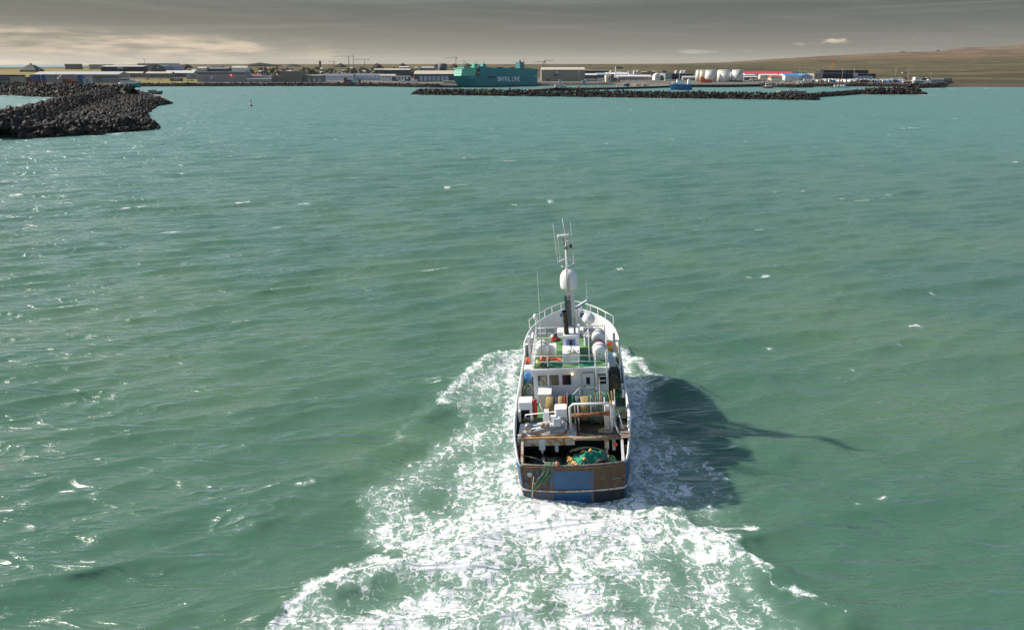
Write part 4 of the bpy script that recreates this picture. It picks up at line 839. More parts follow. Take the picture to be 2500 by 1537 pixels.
        if st:
            q = MB(); q.lathe([(.2, -.06), (.46, -.05), (.46, .05), (.2, .06)], (0, .95, .85), 'y', 16, mat('red_faded', (.45, .10, .09), .6)); q.build('red_disc', t)
    # roof nets and buoys
    for i, (x, y, rad, m, lab) in enumerate(((-2.25, 9.55, .26, 'safety_orange', 'round orange buoy at the aft roof rail'), (-2.55, 9.15, .22, 'float_yellow', 'yellow buoy tied to the aft roof rail'), (-1.75, 9.75, .20, 'safety_orange', 'small orange buoy on the roof net'))):
        f = MB(); f.ball((0, 0, 0), rad, mat(m, (.5, .4, .1)), 12, 8, (1, 1, 1.2)); f.tube([(0, 0, rad * 1.1), (0, 0, rad * 1.45)], .05, dark, 6); o = f.build('buoy'); o.matrix_world = BOATM @ Matrix.Translation((x, y, RZ + rad * 1.2 + .15)); tag(o, lab, 'buoy')
    heap('roof_net', 'green net spread on the port roof under buoys', (-1.75, 9.5, RZ + .03), 1.15, .62, .35, (NETM['net_green'], NETM['net_teal'], NETM['net_green'], NETM['net_tan']), 14, 31, rad=.025)
    heap('folded_net', 'teal net laid along the starboard aft roof', (1.35, 9.55, RZ + .03), .62, .62, .30, (NETM['net_teal'], NETM['net_teal'], NETM['net_green']), 10, 37, rad=.025)
    b = MB(); b.tube([(.40 * math.cos(a), .30 * math.sin(a), 0) for a in np.linspace(0, 2 * math.pi, 15)[:-1]], .09, orange, 8, close=True); o = b.build('life_ring'); o.matrix_world = BOATM @ Matrix.Translation((-1.2, 9.85, RZ + .30)); tag(o, 'orange life ring lying on the roof net', 'life ring')
    # side decks and foredeck
    b = MB(); b.lathe([(.26, 0), (.30, .06), (.30, .4), (.31, .44), (.30, .48), (.30, .86), (.24, .92)], (0, 0, 0), 'z', 16, mat('barrel_blue', (.05, .20, .48), .45, 0, .08, 2)); o = b.build('blue_barrel'); o.matrix_world = BOATM @ Matrix.Translation((-3.75, 12.2, 4.3)); tag(o, 'blue plastic barrel on the port side deck', 'barrel')
    b = MB(); b.box(-.45, .45, -.5, .5, 0, .75, mat('raft_white', (1, 1, 1)), bev=.05); o = b.build('fish_tub'); o.matrix_world = BOATM @ Matrix.Translation((-3.7, 13.9, 4.3)); tag(o, 'white tub standing on the port side deck', 'tub')
    b = MB(); b.ball((0, 0, 0), .2, orange, 10, 7, (1, 1, 1.6)); o = b.build('deck_buoy'); o.matrix_world = BOATM @ Matrix.Translation((-3.95, 15.6, 5.0)); tag(o, 'slim orange buoy hung on the port bulwark', 'buoy')
    heap('port_net', 'dark net bundled on the port side deck', (-3.7, 11.3, 3.85), .5, .9, .7, (NETM['net_slate'], NETM['net_green'], NETM['net_tan']), 10, 41)
    heap('starboard_net', 'tan net pile on the starboard side deck', (3.65, 11.9, 3.85), .62, 1.0, 1.0, (NETM['net_tan'], NETM['net_tan'], NETM['net_slate']), 12, 43)
    heap('alley_net', 'brown net and ropes along the starboard alley', (3.65, 14.2, 3.85), .62, 1.4, 1.2, (NETM['net_slate'], NETM['net_tan'], NETM['net_slate']), 14, 47)
    heap('quarter_rope', 'pale rope heaped at the starboard quarter', (3.95, 4.3, 4.6), .3, .55, .5, (rope, rope, rope), 8, 53, 'rope', .03)
    b = MB(); b.lathe([(.2, -.75), (.40, -.68), (.43, 0), (.40, .68), (.2, .75)], (0, 0, 0), 'x', 16, orange); b.tube([(-.3, -.43, 0), (-.3, 0, .45), (-.3, .43, 0)], .03, dark, 5); o = b.build('orange_fender'); o.matrix_world = BOATM @ Matrix.Translation((3.05, 18.3, 5.1)); tag(o, 'big orange fender by the starboard bow bulwark', 'fender')
    b = MB(); b.lathe([(.12, -.4), (.2, -.36), (.2, .3), (.1, .4)], (0, 0, 0), 'z', 12, mat('red_paint', (1, 1, 1))); o = b.build('fire_bottle'); o.matrix_world = BOATM @ Matrix.Translation((1.5, 18.0, 5.6)); tag(o, 'red cylinder by the mast house doorway', 'cylinder')
    b = MB(); b.box(-.35, .35, -.3, .3, 0, .5, mat('barrel_blue', (1, 1, 1)), bev=.05); o = b.build('blue_crate'); o.matrix_world = BOATM @ Matrix.Translation((1.65, 17.4, 3.85)); tag(o, 'blue crate on deck in front of the mast house', 'crate')
    heap('bow_ropes', 'white and green ropes heaped at the starboard bow', (2.6, 22.1, 3.85), .9, .8, .8, (rope, NETM['net_green'], white2, rope), 14, 59, 'rope', .04)
    heap('red_rope', 'dark red rope coil at the roof front', (-1.4, 15.4, RZ + .03), .45, .35, .35, (NETM['net_red'], NETM['net_slate'], NETM['net_red']), 8, 61, 'rope', .03)
build_gear()

# ================================================================ LAND AND BREAKWATERS
SHORE_PX = [(-900, 226), (0, 230), (280, 236), (296, 222), (318, 212), (330, 211), (500, 210.5), (820, 209.5), (1000, 212), (1075, 213.5), (1112, 212), (1118, 209.5), (1310, 209), (1420, 208.5), (1500, 208), (1560, 209.5), (1640, 212), (1700, 212.5), (1850, 211.5), (1945, 213.5), (1972, 213.5), (1976, 211.5), (2120, 210.5), (2235, 212), (2300, 214.5), (2345, 213), (2500, 213.5), (3400, 215)]
SHORE = sorted([(math.atan2(p[0], p[1]), math.hypot(p[0], p[1])) for p in (on_z(a, b) for a, b in SHORE_PX)])
SA, SR = np.array([a for a, _ in SHORE]), np.array([r for _, r in SHORE])
def sky_px(az): return 1250 + np.tan(az) * FPX * 1.0            # photo column of a far direction (near the horizon row)
def Gnd(x, y):
    """height of the land, metres above the water"""
    x = np.asarray(x, float); y = np.asarray(y, float)
    az = np.arctan2(x, y); r = np.hypot(x, y); col = 1250 + x / (np.maximum(y, 1) * .952 + 9.2) * FPX
    sh = np.interp(az, SA, SR); t = r - sh
    D = y
    plain = np.interp(D, [900, 1300, 1600, 2000, 2600, 3500, 5000, 8000, 14000, 40000], [3.4, 4.2, 6.0, 9.0, 14.0, 20.0, 26.0, 29.5, 30.0, 30.0])
    plain_l = np.interp(D, [900, 1300, 2000, 3000, 4500, 5200, 5600], [3.4, 4.0, 8.0, 12.0, 13.0, 9.0, -4.0])
    kl = smoothstep(420, 150, col); h = plain * (1 - kl) + plain_l * kl
    # the long slope of the hills to the right
    up = np.interp(col, [1300, 1500, 1650, 1750, 1900, 2100, 2200, 2300, 2400, 2500, 3200], [0, 1, 6, 17, 67, 122, 142, 158, 172, 182, 200])
    h = h + .88 * up * smoothstep(3200, 9500, D) * (1 - smoothstep(9500, 12500, D) * .6)
    far = np.interp(col, [1850, 1930, 1950, 1965, 2150, 2260, 2310, 2350, 2400, 2450, 2500, 3200], [0, 50, 110, 55, 50, 120, 235, 265, 262, 295, 315, 340])
    h = h + far * smoothstep(12500, 16500, D) * smoothstep(26000, 17000, D)
    h = np.where(D > 18000, h * smoothstep(40000, 18000, D) - 30 * smoothstep(18000, 40000, D), h)
    n = fbm(x, y, 220, 111, 4) - .5; n2 = fbm(x, y, 60, 115, 3) - .5
    h = h + smoothstep(1500, 3000, D) * (n * 7 + n2 * 2.0) + smoothstep(5000, 9000, D) * (fbm(x, y, 900, 117, 4) - .5) * 26 * smoothstep(1500, 2100, col)
    beach = smoothstep(2240, 2330, col)
    edge = smoothstep(0, 5, t) * (1 - beach) + smoothstep(0, 60, t) * beach
    return np.where((t < 0) | (h < -.5), -3.0, np.maximum(h, .3) * edge + (1 - edge) * -.4)
def gz(x, y): return float(Gnd(np.array([x]), np.array([y]))[0])
def build_land():
    rs = np.concatenate([np.arange(800, 1560, 3.6), np.geomspace(1560, 34000, 230)]); th = np.linspace(R(-47), R(47), 520)
    RR, TT = np.meshgrid(rs, th, indexing='ij'); X, Y = RR * np.sin(TT), RR * np.cos(TT); Z = Gnd(X.ravel(), Y.ravel())
    nr, nc = RR.shape; X, Y = X.ravel(), Y.ravel()
    me = bpy.data.meshes.new('land'); ii = (np.arange(nr - 1)[:, None] * nc + np.arange(nc - 1)[None, :]).ravel()
    fc = np.stack([ii, ii + nc, ii + nc + 1, ii + 1], 1)
    keep = (Z[fc].max(1) > -2.9); fc = fc[keep][:, ::-1].astype(np.int32); nf = len(fc)
    used, inv = np.unique(fc.ravel(), return_inverse=True)
    co = np.stack([X, Y, Z], 1)[used].astype(np.float32)
    me.vertices.add(len(used)); me.vertices.foreach_set('co', co.ravel())
    me.loops.add(nf * 4); me.loops.foreach_set('vertex_index', inv.astype(np.int32))
    me.polygons.add(nf); me.polygons.foreach_set('loop_start', np.arange(0, nf * 4, 4, dtype=np.int32)); me.polygons.foreach_set('use_smooth', np.ones(nf, bool))
    x, y = co[:, 0], co[:, 1]; col = 1250 + x / (y * .952 + 9.2) * FPX; az = np.arctan2(x, y); t = np.hypot(x, y) - np.interp(az, SA, SR)
    town = smoothstep(420, 250, t) * smoothstep(300, 330, col) * smoothstep(2290, 2200, col)
    meadow = np.zeros_like(x)
    for (a, b, d0, d1) in ((325, 480, 1180, 1390), (-400, 120, 1300, 3000), (610, 800, 1500, 1900), (100, 260, 2200, 3200)):
        meadow = np.maximum(meadow, smoothstep(a - 20, a + 10, col) * smoothstep(b + 20, b - 10, col) * smoothstep(d0 - 40, d0, y) * smoothstep(d1 + 40, d1, y))
    beach = smoothstep(2230, 2300, col) * smoothstep(85, 50, t)
    up = smoothstep(4800, 6800, y)
    for nm_, v in (('paved', town), ('meadow', meadow), ('beach', beach), ('upland', up)):
        a = me.attributes.new(nm_, 'FLOAT', 'POINT'); a.data.foreach_set('value', v.astype(np.float32))
    me.update(); me.validate()
    if me.polygons[0].normal.z < 0: me.flip_normals()
    m = bpy.data.materials.new('land_cover'); m.use_nodes = True; nt = m.node_tree; b = nt.nodes['Principled BSDF']; L = nt.links
    tc = N(nt, 'ShaderNodeTexCoord'); v = tc.outputs['Object']; A = lambda s: N(nt, 'ShaderNodeAttribute', attribute_name=s).outputs['Fac']
    mp = N(nt, 'ShaderNodeMapping'); mp.inputs['Scale'].default_value = (.35, 1, 1); L.new(v, mp.inputs[0])
    n1 = NOISE(nt, mp.outputs[0], .006, 5, .62, .5); n2 = NOISE(nt, v, .035, 5, .65, .4); n3 = NOISE(nt, v, .0022, 4, .6, .3)
    heath = MIXC(nt, SSTEP(nt, n1, .45, .55), (.070, .064, .024), (.165, .125, .052))
    heath = MIXC(nt, SSTEP(nt, n2, .50, .62), heath, (.038, .032, .020))
    upl = MIXC(nt, SSTEP(nt, n3, .45, .56), (.125, .080, .048), (.22, .145, .072)); upl = MIXC(nt, M_(nt, 'MULTIPLY', SSTEP(nt, n1, .5, .66), .55), upl, (.075, .058, .050))
    c = MIXC(nt, A('upland'), heath, upl)
    pave = MIXC(nt, SSTEP(nt, n2, .42, .62), (.14, .13, .115), (.20, .18, .15)); pave = MIXC(nt, SSTEP(nt, NOISE(nt, v, .018, 3), .55, .66), pave, (.12, .115, .05))
    c = MIXC(nt, A('paved'), c, pave)
    c = MIXC(nt, A('meadow'), c, MIXC(nt, SSTEP(nt, NOISE(nt, mp.outputs[0], .03, 4, .6), .42, .6), (.17, .155, .04), (.30, .22, .065)))
    c = MIXC(nt, A('beach'), c, MIXC(nt, n2, (.085, .062, .045), (.13, .095, .065)))
    L.new(c, b.inputs['Base Color']); b.inputs['Roughness'].default_value = .95; b.inputs['Specular IOR Level'].default_value = .2
    me.materials.append(m)
    o = bpy.data.objects.new('land', me); COL.objects.link(o); struct(o); o['label'] = 'low coastal plain of heath rising to brown hills'
    # dark lava knolls on the skyline
    hm = mat('lava_knoll', (.030, .030, .022), .95, 0, .5, .05, fine=.3)
    for (a, b_, yt, D, base) in ((572, 700, 153.5, 3600, 162), (690, 742, 156, 3650, 161), (903, 938, 154.5, 3000, 161), (968, 998, 154, 3000, 162), (1050, 1082, 156, 3100, 161), (1093, 1124, 155, 2900, 162), (1122, 1160, 154.5, 2900, 162), (1225, 1246, 157.5, 4200, 161), (1433, 1450, 157, 4200, 161), (440, 472, 156, 3000, 162), (812, 850, 154.5, 3300, 160)):
        p0, p1 = at_y(a, yt, D), at_y(b_, yt, D); cx, w = (p0[0] + p1[0]) / 2, (p1[0] - p0[0]) / 2; z1 = p0[2] ; z0 = gz(cx, D) - 6
        k = MB(); n = 24; rows = 7; vs = []
        for j in range(rows):
            tt = j / (rows - 1)
            for i in range(n):
                aa = 2 * math.pi * i / n; f = (1 - tt ** 1.7) * (.88 + .24 * mnoise.noise(Vector((math.cos(aa) * 1.5 + a, math.sin(aa) * 1.5, tt * 2))))
                vs.append((w * f * math.cos(aa) * (1.0 if w < 60 else 1.05), 35 * f * math.sin(aa), (z1 - z0) * (tt ** .8) * (1 + .10 * mnoise.noise(Vector((math.cos(aa) * 3, a, tt * 5))))))
        k.add(vs, [(j * n + i, j * n + (i + 1) % n, (j + 1) * n + (i + 1) % n, (j + 1) * n + i) for j in range(rows - 1) for i in range(n)] + [tuple((rows - 1) * n + i for i in range(n))], hm, True)
        q = k.build('hill'); q.location = (cx, D, z0); struct(q)
    # little crags on the hill crest
    for (px, py, D) in ((2205, 126, 9300), (2200 - 12, 129, 9300), (2223, 127, 9300), (2290, 122.5, 15800)):
        P = at_y(px, py, D); k = MB(); k.ball((0, 0, 0), 26, mat('crag', (.07, .055, .045), .95, 0, .3, .03), 10, 6, (1.5, 1, .55)); q = k.build('hill'); q.location = (P[0], D, P[2] - 12); struct(q)
build_land()

ROCKM = [mat('basalt_%d' % i, c, .8, 0, .30, .9, fine=.28, bump=.5, bscale=3, spec=.4) for i, c in enumerate(((.018, .015, .013), (.028, .022, .018), (.012, .011, .011), (.056, .043, .031)))]
def rock_mesh(seed, sub=2):
    r = random.Random(seed); bm = bmesh.new(); bmesh.ops.create_icosphere(bm, subdivisions=sub, radius=1.0)
    cuts = [(Vector((r.gauss(0, 1), r.gauss(0, 1), r.gauss(0, 1))).normalized(), r.uniform(.34, .72)) for _ in range(11)]
    for v in bm.verts:
        for n, d in cuts:                              # plane cuts: angular quarried faces
            e = v.co.dot(n) - d
            if e > 0: v.co -= n * e
        v.co *= 1 + .10 * mnoise.noise(v.co * 1.7 + Vector((seed, 0, 0)))
        v.co.x *= 1.25; v.co.z *= .85
    bm.verts.ensure_lookup_table(); me = bpy.data.meshes.new('rock'); bm.to_mesh(me); bm.free()
    me.materials.append(ROCKM[seed % 4]); return me
ROCKS = [rock_mesh(i, 2) for i in range(12)]; ROCKS_LO = [rock_mesh(i, 1) for i in range(12)]
def rock_work(name, label, hfun, boxes, size, keep, step, seed, wet=True, core=True, cat='breakwater', jit=.45, big=None, zlo=-.6, base=(0, 0)):
    """rocks laid over a mound hfun(x,y): the ones that show largest are objects, the rest one joined part"""
    root = thing(name, label, cat, (base[0], base[1], 0)); r = np.random.RandomState(seed)
    # core
    if core:
        for bi, (x0, x1, y0, y1) in enumerate(boxes):
            nx, ny = max(4, int((x1 - x0) / step / .8)), max(4, int((y1 - y0) / step / .8))
            gx, gy = np.meshgrid(np.linspace(x0, x1, nx), np.linspace(y0, y1, ny), indexing='ij'); z = hfun(gx.ravel(), gy.ravel()) - size * .45
            ii = (np.arange(nx - 1)[:, None] * ny + np.arange(ny - 1)[None, :]).ravel(); fc = np.stack([ii, ii + ny, ii + ny + 1, ii + 1], 1); fc = fc[z[fc].max(1) > -3]
            me = bpy.data.meshes.new('core'); me.from_pydata(np.stack([gx.ravel() - base[0], gy.ravel() - base[1], z], 1).tolist(), [], fc.tolist()); me.materials.append(ROCKM[2]); me.update()
            o = bpy.data.objects.new('core', me); COL.objects.link(o); o.parent = root
    pts = []
    for (x0, x1, y0, y1) in boxes:
        xs, ys_ = np.arange(x0, x1, step), np.arange(y0, y1, step); gx, gy = np.meshgrid(xs, ys_)
        x = gx.ravel() + r.uniform(-jit, jit, gx.size) * step; y = gy.ravel() + r.uniform(-jit, jit, gx.size) * step; z = hfun(x, y)
        e = .6; sx = (hfun(x + e, y) - z) / e; sy = (hfun(x, y + e) - z) / e
        sel = (z > zlo) & (np.hypot(x, y) > 1)
        for a in np.nonzero(sel)[0]:
            s = size * r.choice([.55, .75, .9, 1.0, 1.1, 1.3, 1.5]) * (big(x[a], y[a]) if big is not None else 1)
            vis = -(sx[a] * -x[a] + sy[a] * -y[a]) / math.hypot(x[a], y[a])      # slope towards the viewer
            pts.append((s / math.hypot(x[a], y[a]) * (1.6 if vis > -.05 else .7), x[a], y[a], z[a] + r.uniform(-.12, .25) * s, s))
            sl = math.hypot(sx[a], sy[a])
            if sl > .45 and r.rand() < sl * .8: pts.append((s * .8 / math.hypot(x[a], y[a]), x[a] + r.uniform(-.5, .5) * step, y[a] + r.uniform(-.5, .5) * step, z[a] + r.uniform(-.3, .3) * s, s * .8))
    pts.sort(key=lambda p: -p[0])
    for p in pts[:keep]:
        o = bpy.data.objects.new('rock', ROCKS[r.randint(12)]); COL.objects.link(o); o.parent = root
        o.location = (p[1] - base[0], p[2] - base[1], p[3]); o.scale = (p[4] * r.uniform(.42, .6), p[4] * r.uniform(.42, .6), p[4] * r.uniform(.42, .62)); o.rotation_euler = tuple(r.uniform(0, 6.28, 3))
    if len(pts) > keep:
        cos, fcs, mi, off = [], [], [], 0
        data = []
        for me in ROCKS_LO:
            c = np.empty(len(me.vertices) * 3); me.vertices.foreach_get('co', c); data.append((c.reshape(-1, 3), np.array([p.vertices[:] for p in me.polygons])))
        for p in pts[keep:]:
            k = r.randint(12); c, f = data[k]; E_ = np.array(Euler(tuple(r.uniform(0, 6.28, 3))).to_matrix()); s = p[4] * r.uniform(.42, .6)
            cos.append((c * s) @ E_.T + np.array([p[1] - base[0], p[2] - base[1], p[3]])); fcs.append(f + off); off += len(c); mi += [k % 4] * len(f)
        me = bpy.data.meshes.new('rubble'); V = np.concatenate(cos).astype(np.float32); F_ = np.concatenate(fcs).astype(np.int32); nf = len(F_)
        me.vertices.add(len(V)); me.vertices.foreach_set('co', V.ravel()); me.loops.add(nf * 3); me.loops.foreach_set('vertex_index', F_.ravel()); me.polygons.add(nf); me.polygons.foreach_set('loop_start', np.arange(0, nf * 3, 3, dtype=np.int32))
        for m_ in ROCKM: me.materials.append(m_)
        me.polygons.foreach_set('material_index', np.array(mi, np.int32)); me.update(); me.validate()
        o = bpy.data.objects.new('rubble', me); COL.objects.link(o); o.parent = root; o['kind'] = 'stuff'
    return root
def mound(paths, seed=0, rough=.5):
    """paths: list of (polyline, crest z, half crest, slope)"""
    def f(x, y):
        h = np.full(np.shape(x), -4.0)
        for pl, z, hc, sl in paths: h = np.maximum(h, z - sl * np.maximum(0, line_d(x, y, pl) - hc))
        return h + rough * (fbm(x, y, 6, 200 + seed, 3) - .5)
    return f
def build_breakwaters():
    # near breakwater on the left: high ridge with a lower berm round its front and harbour side
    Z2 = lambda z, *pts: [tuple(on_z(a, b, z)[:2]) for a, b in pts]
    f1 = mound([(Z2(8.6, (-300, 330), (-80, 297), (0, 282), (62, 266), (130, 247), (200, 233), (262, 219), (322, 211)), 8.4, 2.5, .66),
                (Z2(4.2, (-80, 318), (30, 311), (150, 306), (250, 300), (335, 293), (318, 276), (316, 262), (345, 246), (388, 240)), 4.0, 2.5, .60)], 1)
    plate = Z2(3.4, (-80, 316), (150, 308), (330, 294), (316, 272), (340, 248), (385, 239), (322, 214), (262, 222), (130, 250), (0, 285))
    f = lambda x, y: np.maximum(f1(x, y), 3.0 - .6 * np.maximum(0, -poly_sd(np.asarray(x, float), np.asarray(y, float), plate)) + .6 * (fbm(x, y, 5, 333, 3) - .5))
    rock_work('rock_breakwater', 'dark boulder breakwater with high ridge and lower seaward berm', f, [(-345, -155, 335, 470), (-400, -190, 470, 800)], 2.5, 300, 2.0, 5, big=lambda x, y: 1.25 if y < 385 else .95, base=(-220, 360))
    # long straight breakwater in front of the harbour
    A, B = on_z(1022, 231.5), on_z(1985, 244.5); A, B = (A[0] + 1, A[1] + 7.5), (B[0], B[1] + 8)
    f = mound([([A, B], 4.8, 2.2, .74)], 2)
    seg = []
    for i in range(14):
        a, b = i / 14, (i + 1) / 14; xa, xb = A[0] + (B[0] - A[0]) * a, A[0] + (B[0] - A[0]) * b; ya, yb = A[1] + (B[1] - A[1]) * a, A[1] + (B[1] - A[1]) * b
        seg.append((xa - (12 if i == 0 else 0), xb + (13 if i == 13 else 0), min(ya, yb) - 12, max(ya, yb) + 9))
    rock_work('long_breakwater', 'long straight boulder breakwater shielding the inner harbour', f, seg, 2.5, 300, 2.05, 6, base=(0, A[1]))
    # low mole running back to the right
    P = [on_z(1990, 239)[:2] + np.array([4, 14]), on_z(2045, 235)[:2] + np.array([0, 8]), on_z(2110, 229)[:2] + np.array([0, 6])]
    f = mound([([tuple(p) for p in P], 3.2, 1.8, .85)], 3); xs = [p[0] for p in P]; ys_ = [p[1] for p in P]
    rock_work('low_mole', 'low dark rock mole running from breakwater end towards shore', f, [(xs[0] - 8, xs[2] + 8, min(ys_) - 10, max(ys_) + 10)], 2.4, 60, 2.2, 7, base=(xs[1], ys_[1]))
    P = [on_z(2118, 231)[:2] + np.array([4, 8]), on_z(2280, 230.5)[:2] + np.array([0, 7])]
    f = mound([([tuple(P[0]), tuple(P[1] + np.array([-16, 0]))], 5.2, 2.2, .75)], 4)
    rock_work('boulder_mound', 'separate brown boulder mound off the beach', f, [(P[0][0] - 12, P[1][0] + 10, P[0][1] - 12, P[0][1] + 12)], 3.4, 130, 2.7, 8, base=tuple(P[0]))
    # inner mole with a road, and dark quay walls
    tar = mat('mole_tarmac', (.20, .185, .165), .9, 0, .18, .08, fine=.15); conc = mat('quay_concrete', (.16, .15, .14), .9, 0, .2, .2, streak=((.04, .04, .035), .5, .45, .6)); wallm = mat('quay_wall_dark', (.030, .030, .030), .85, 0, .3, .3)
    def quay(name, label, pts, z, mtop=tar, mside=wallm, kerb=True):
        k = MB(); n = len(pts); vs = [(p[0], p[1], -3) for p in pts] + [(p[0], p[1], z) for p in pts]
        k.add(vs, [tuple(range(n, 2 * n))], mtop); k.add(vs, [(i, (i + 1) % n, n + (i + 1) % n, n + i) for i in range(n)], mside)
        o = k.build(name); struct(o); o['label'] = label
        return o
    near = [(1290, 222), (1400, 221), (1500, 218.5), (1590, 216.0), (1665, 212.6)]; farp = [(1665, 207.2), (1590, 208.2), (1500, 210.5), (1400, 213.5), (1300, 218.5)]
    quay('harbour_mole', 'grey road mole behind the long breakwater', [tuple(on_z(a, b, 0)[:2]) for a, b in near] + [tuple(on_z(a, b, 2.6)[:2]) for a, b in farp], 2.6)
    quay('pier_head', 'tarmac pier head on the harbour side of left breakwater', Z2(3.5, (322, 224), (345, 236), (372, 243), (408, 243), (402, 236), (366, 228), (345, 221)), 3.5)
    quay('timber_quay', 'dark piled quay under the ferry bow', [tuple(on_z(a, b)[:2]) for a, b in ((1068, 214.2), (1117, 214.5), (1117, 208), (1068, 208))], 3.0, conc)
    quay('inner_quay', 'dark inner harbour quay before the oil tanks', [tuple(on_z(a, b)[:2]) for a, b in ((1688, 213.4), (1770, 213.2), (1862, 212), (1862, 207), (1688, 207))], 3.6, tar)
    # revetments (rock slopes) along the shores
    def revet(name, label, pxs, z, size, keep, step, seed, back=4, sl=.62):
        pl = [tuple(on_z(a, b)[:2] + np.array([0, z / sl + back])) for a, b in pxs]; f = mound([(pl, z, back, sl)], seed)
        bx = [(min(p[0], q[0]) - 3, max(p[0], q[0]) + 3, min(p[1], q[1]) - z / sl - back - 2, max(p[1], q[1]) + 3) for p, q in zip(pl[:-1], pl[1:])]
        rock_work(name, label, f, bx, size, keep, step, seed, base=pl[0], cat='revetment')
    revet('rock_revetment', 'tall boulder slope under the container yard', [(-260, 228), (0, 232), (90, 236), (190, 240), (300, 243)], 10.8, 3.0, 200, 2.7, 21, 3, .85)
    revet('shore_rocks', 'dark rock edge below the waterfront sheds', [(330, 211.6), (500, 211), (660, 210.5), (800, 210.4)], 3.9, 2.2, 40, 2.2, 22, 2)
    revet('grey_shore_rocks', 'grey brown rock edge left of ferry quay', [(800, 210.6), (930, 211.5), (1000, 213), (1070, 214.5)], 3.9, 2.4, 60, 2.2, 23, 2)
    revet('harbour_rocks', 'rock slope behind the small boats', [(1862, 212.5), (1940, 214.5), (1972, 214), (1978, 212), (2110, 211.5), (2240, 213)], 3.8, 2.2, 40, 2.2, 24, 2)
    revet('dark_sea_wall', 'dark rock wall from lorry park to the beach', [(2240, 215.5), (2290, 214.6), (2330, 210)], 5.0, 2.2, 20, 2.4, 25, 3)
build_breakwaters()

# ================================================================ THE TOWN AND HARBOUR
def XP(px, D, py=190): return float(at_y(px, py, D)[0])
def ZP(py, D): return float(at_y(1250, py, D)[2])
PAINT = {}
def paint(name, c, **k):
    k.setdefault('var', .10); k.setdefault('vscale', .12); k.setdefault('rough', .7)
    return mat(name, c, **k)
def ribbed(name, c, dark=.75, scale=1.2):
    if name in MATS: return MATS[name]
    m = mat(name, c, .6, 0, .08, .1); nt = m.node_tree; b = nt.nodes['Principled BSDF']; lk = b.inputs['Base Color'].links[0]; src = lk.from_socket
    tc = N(nt, 'ShaderNodeTexCoord'); w = N(nt, 'ShaderNodeTexWave', wave_type='BANDS', bands_direction='X'); w.inputs['Scale'].default_value = scale; nt.links.new(tc.outputs['Object'], w.inputs[0])
    nt.links.new(MIXC(nt, M_(nt, 'MULTIPLY', w.outputs[1], 1 - dark), src, tuple(x * .35 for x in c)), b.inputs['Base Color']); return m
C_ = {
 'cream': paint('wall_cream', (.62, .56, .44)), 'white': paint('wall_white', (.74, .73, .70)), 'grey': paint('wall_grey', (.30, .29, .27)), 'dgrey': paint('wall_dark_grey', (.13, .13, .13)),
 'concrete': paint('wall_concrete', (.24, .225, .19), streak=((.12, .11, .09), .3, .5, .7)), 'olive': paint('wall_olive_grey', (.19, .185, .145), streak=((.11, .105, .08), .3, .5, .7)), 'navy': paint('wall_navy', (.018, .024, .04)),
 'slate': paint('wall_slate', (.09, .105, .125)), 'beige': paint('wall_beige', (.33, .30, .245)), 'beiged': ribbed('wall_beige_ribbed', (.30, .275, .225)), 'blue': paint('wall_blue', (.04, .17, .38)), 'teal': paint('wall_teal', (.05, .25, .24)), 'greeng': paint('wall_grey_green', (.20, .28, .26)),
 'red': paint('paint_red', (.50, .05, .035)), 'pinkred': paint('roof_pink_red', (.60, .055, .075)), 'orange': paint('paint_orange', (.62, .13, .03)), 'brown': paint('paint_brown', (.16, .07, .045)),
 'rcream': paint('roof_cream', (.60, .54, .43)), 'rgrey': paint('roof_grey', (.34, .33, .31)), 'rwhite': paint('roof_white', (.72, .70, .66)), 'rdark': paint('roof_dark', (.07, .07, .07)), 'rblue': paint('roof_blue', (.05, .25, .52)), 'rslate': paint('roof_slate', (.20, .21, .24)), 'rred': paint('roof_red', (.34, .07, .05)), 'rlight': paint('roof_light_grey', (.50, .48, .45)),
 'turf': paint('turf_dark', (.035, .04, .04), fine=.2), 'yellow': paint('paint_yellow', (.65, .45, .04)), 'glass': glass('town_glass', (.03, .035, .045)), 'black': paint('paint_black', (.02, .02, .022)), 'lblue': paint('paint_light_blue', (.40, .48, .56)), 'green': paint('paint_green', (.04, .22, .13)), 'steel': mat('pole_steel', (.45, .45, .43), .5, .3, .1, 1), 'rust': mat('rust', (1, 1, 1)), 'pale': paint('paint_pale_yellow', (.62, .55, .34)),
}
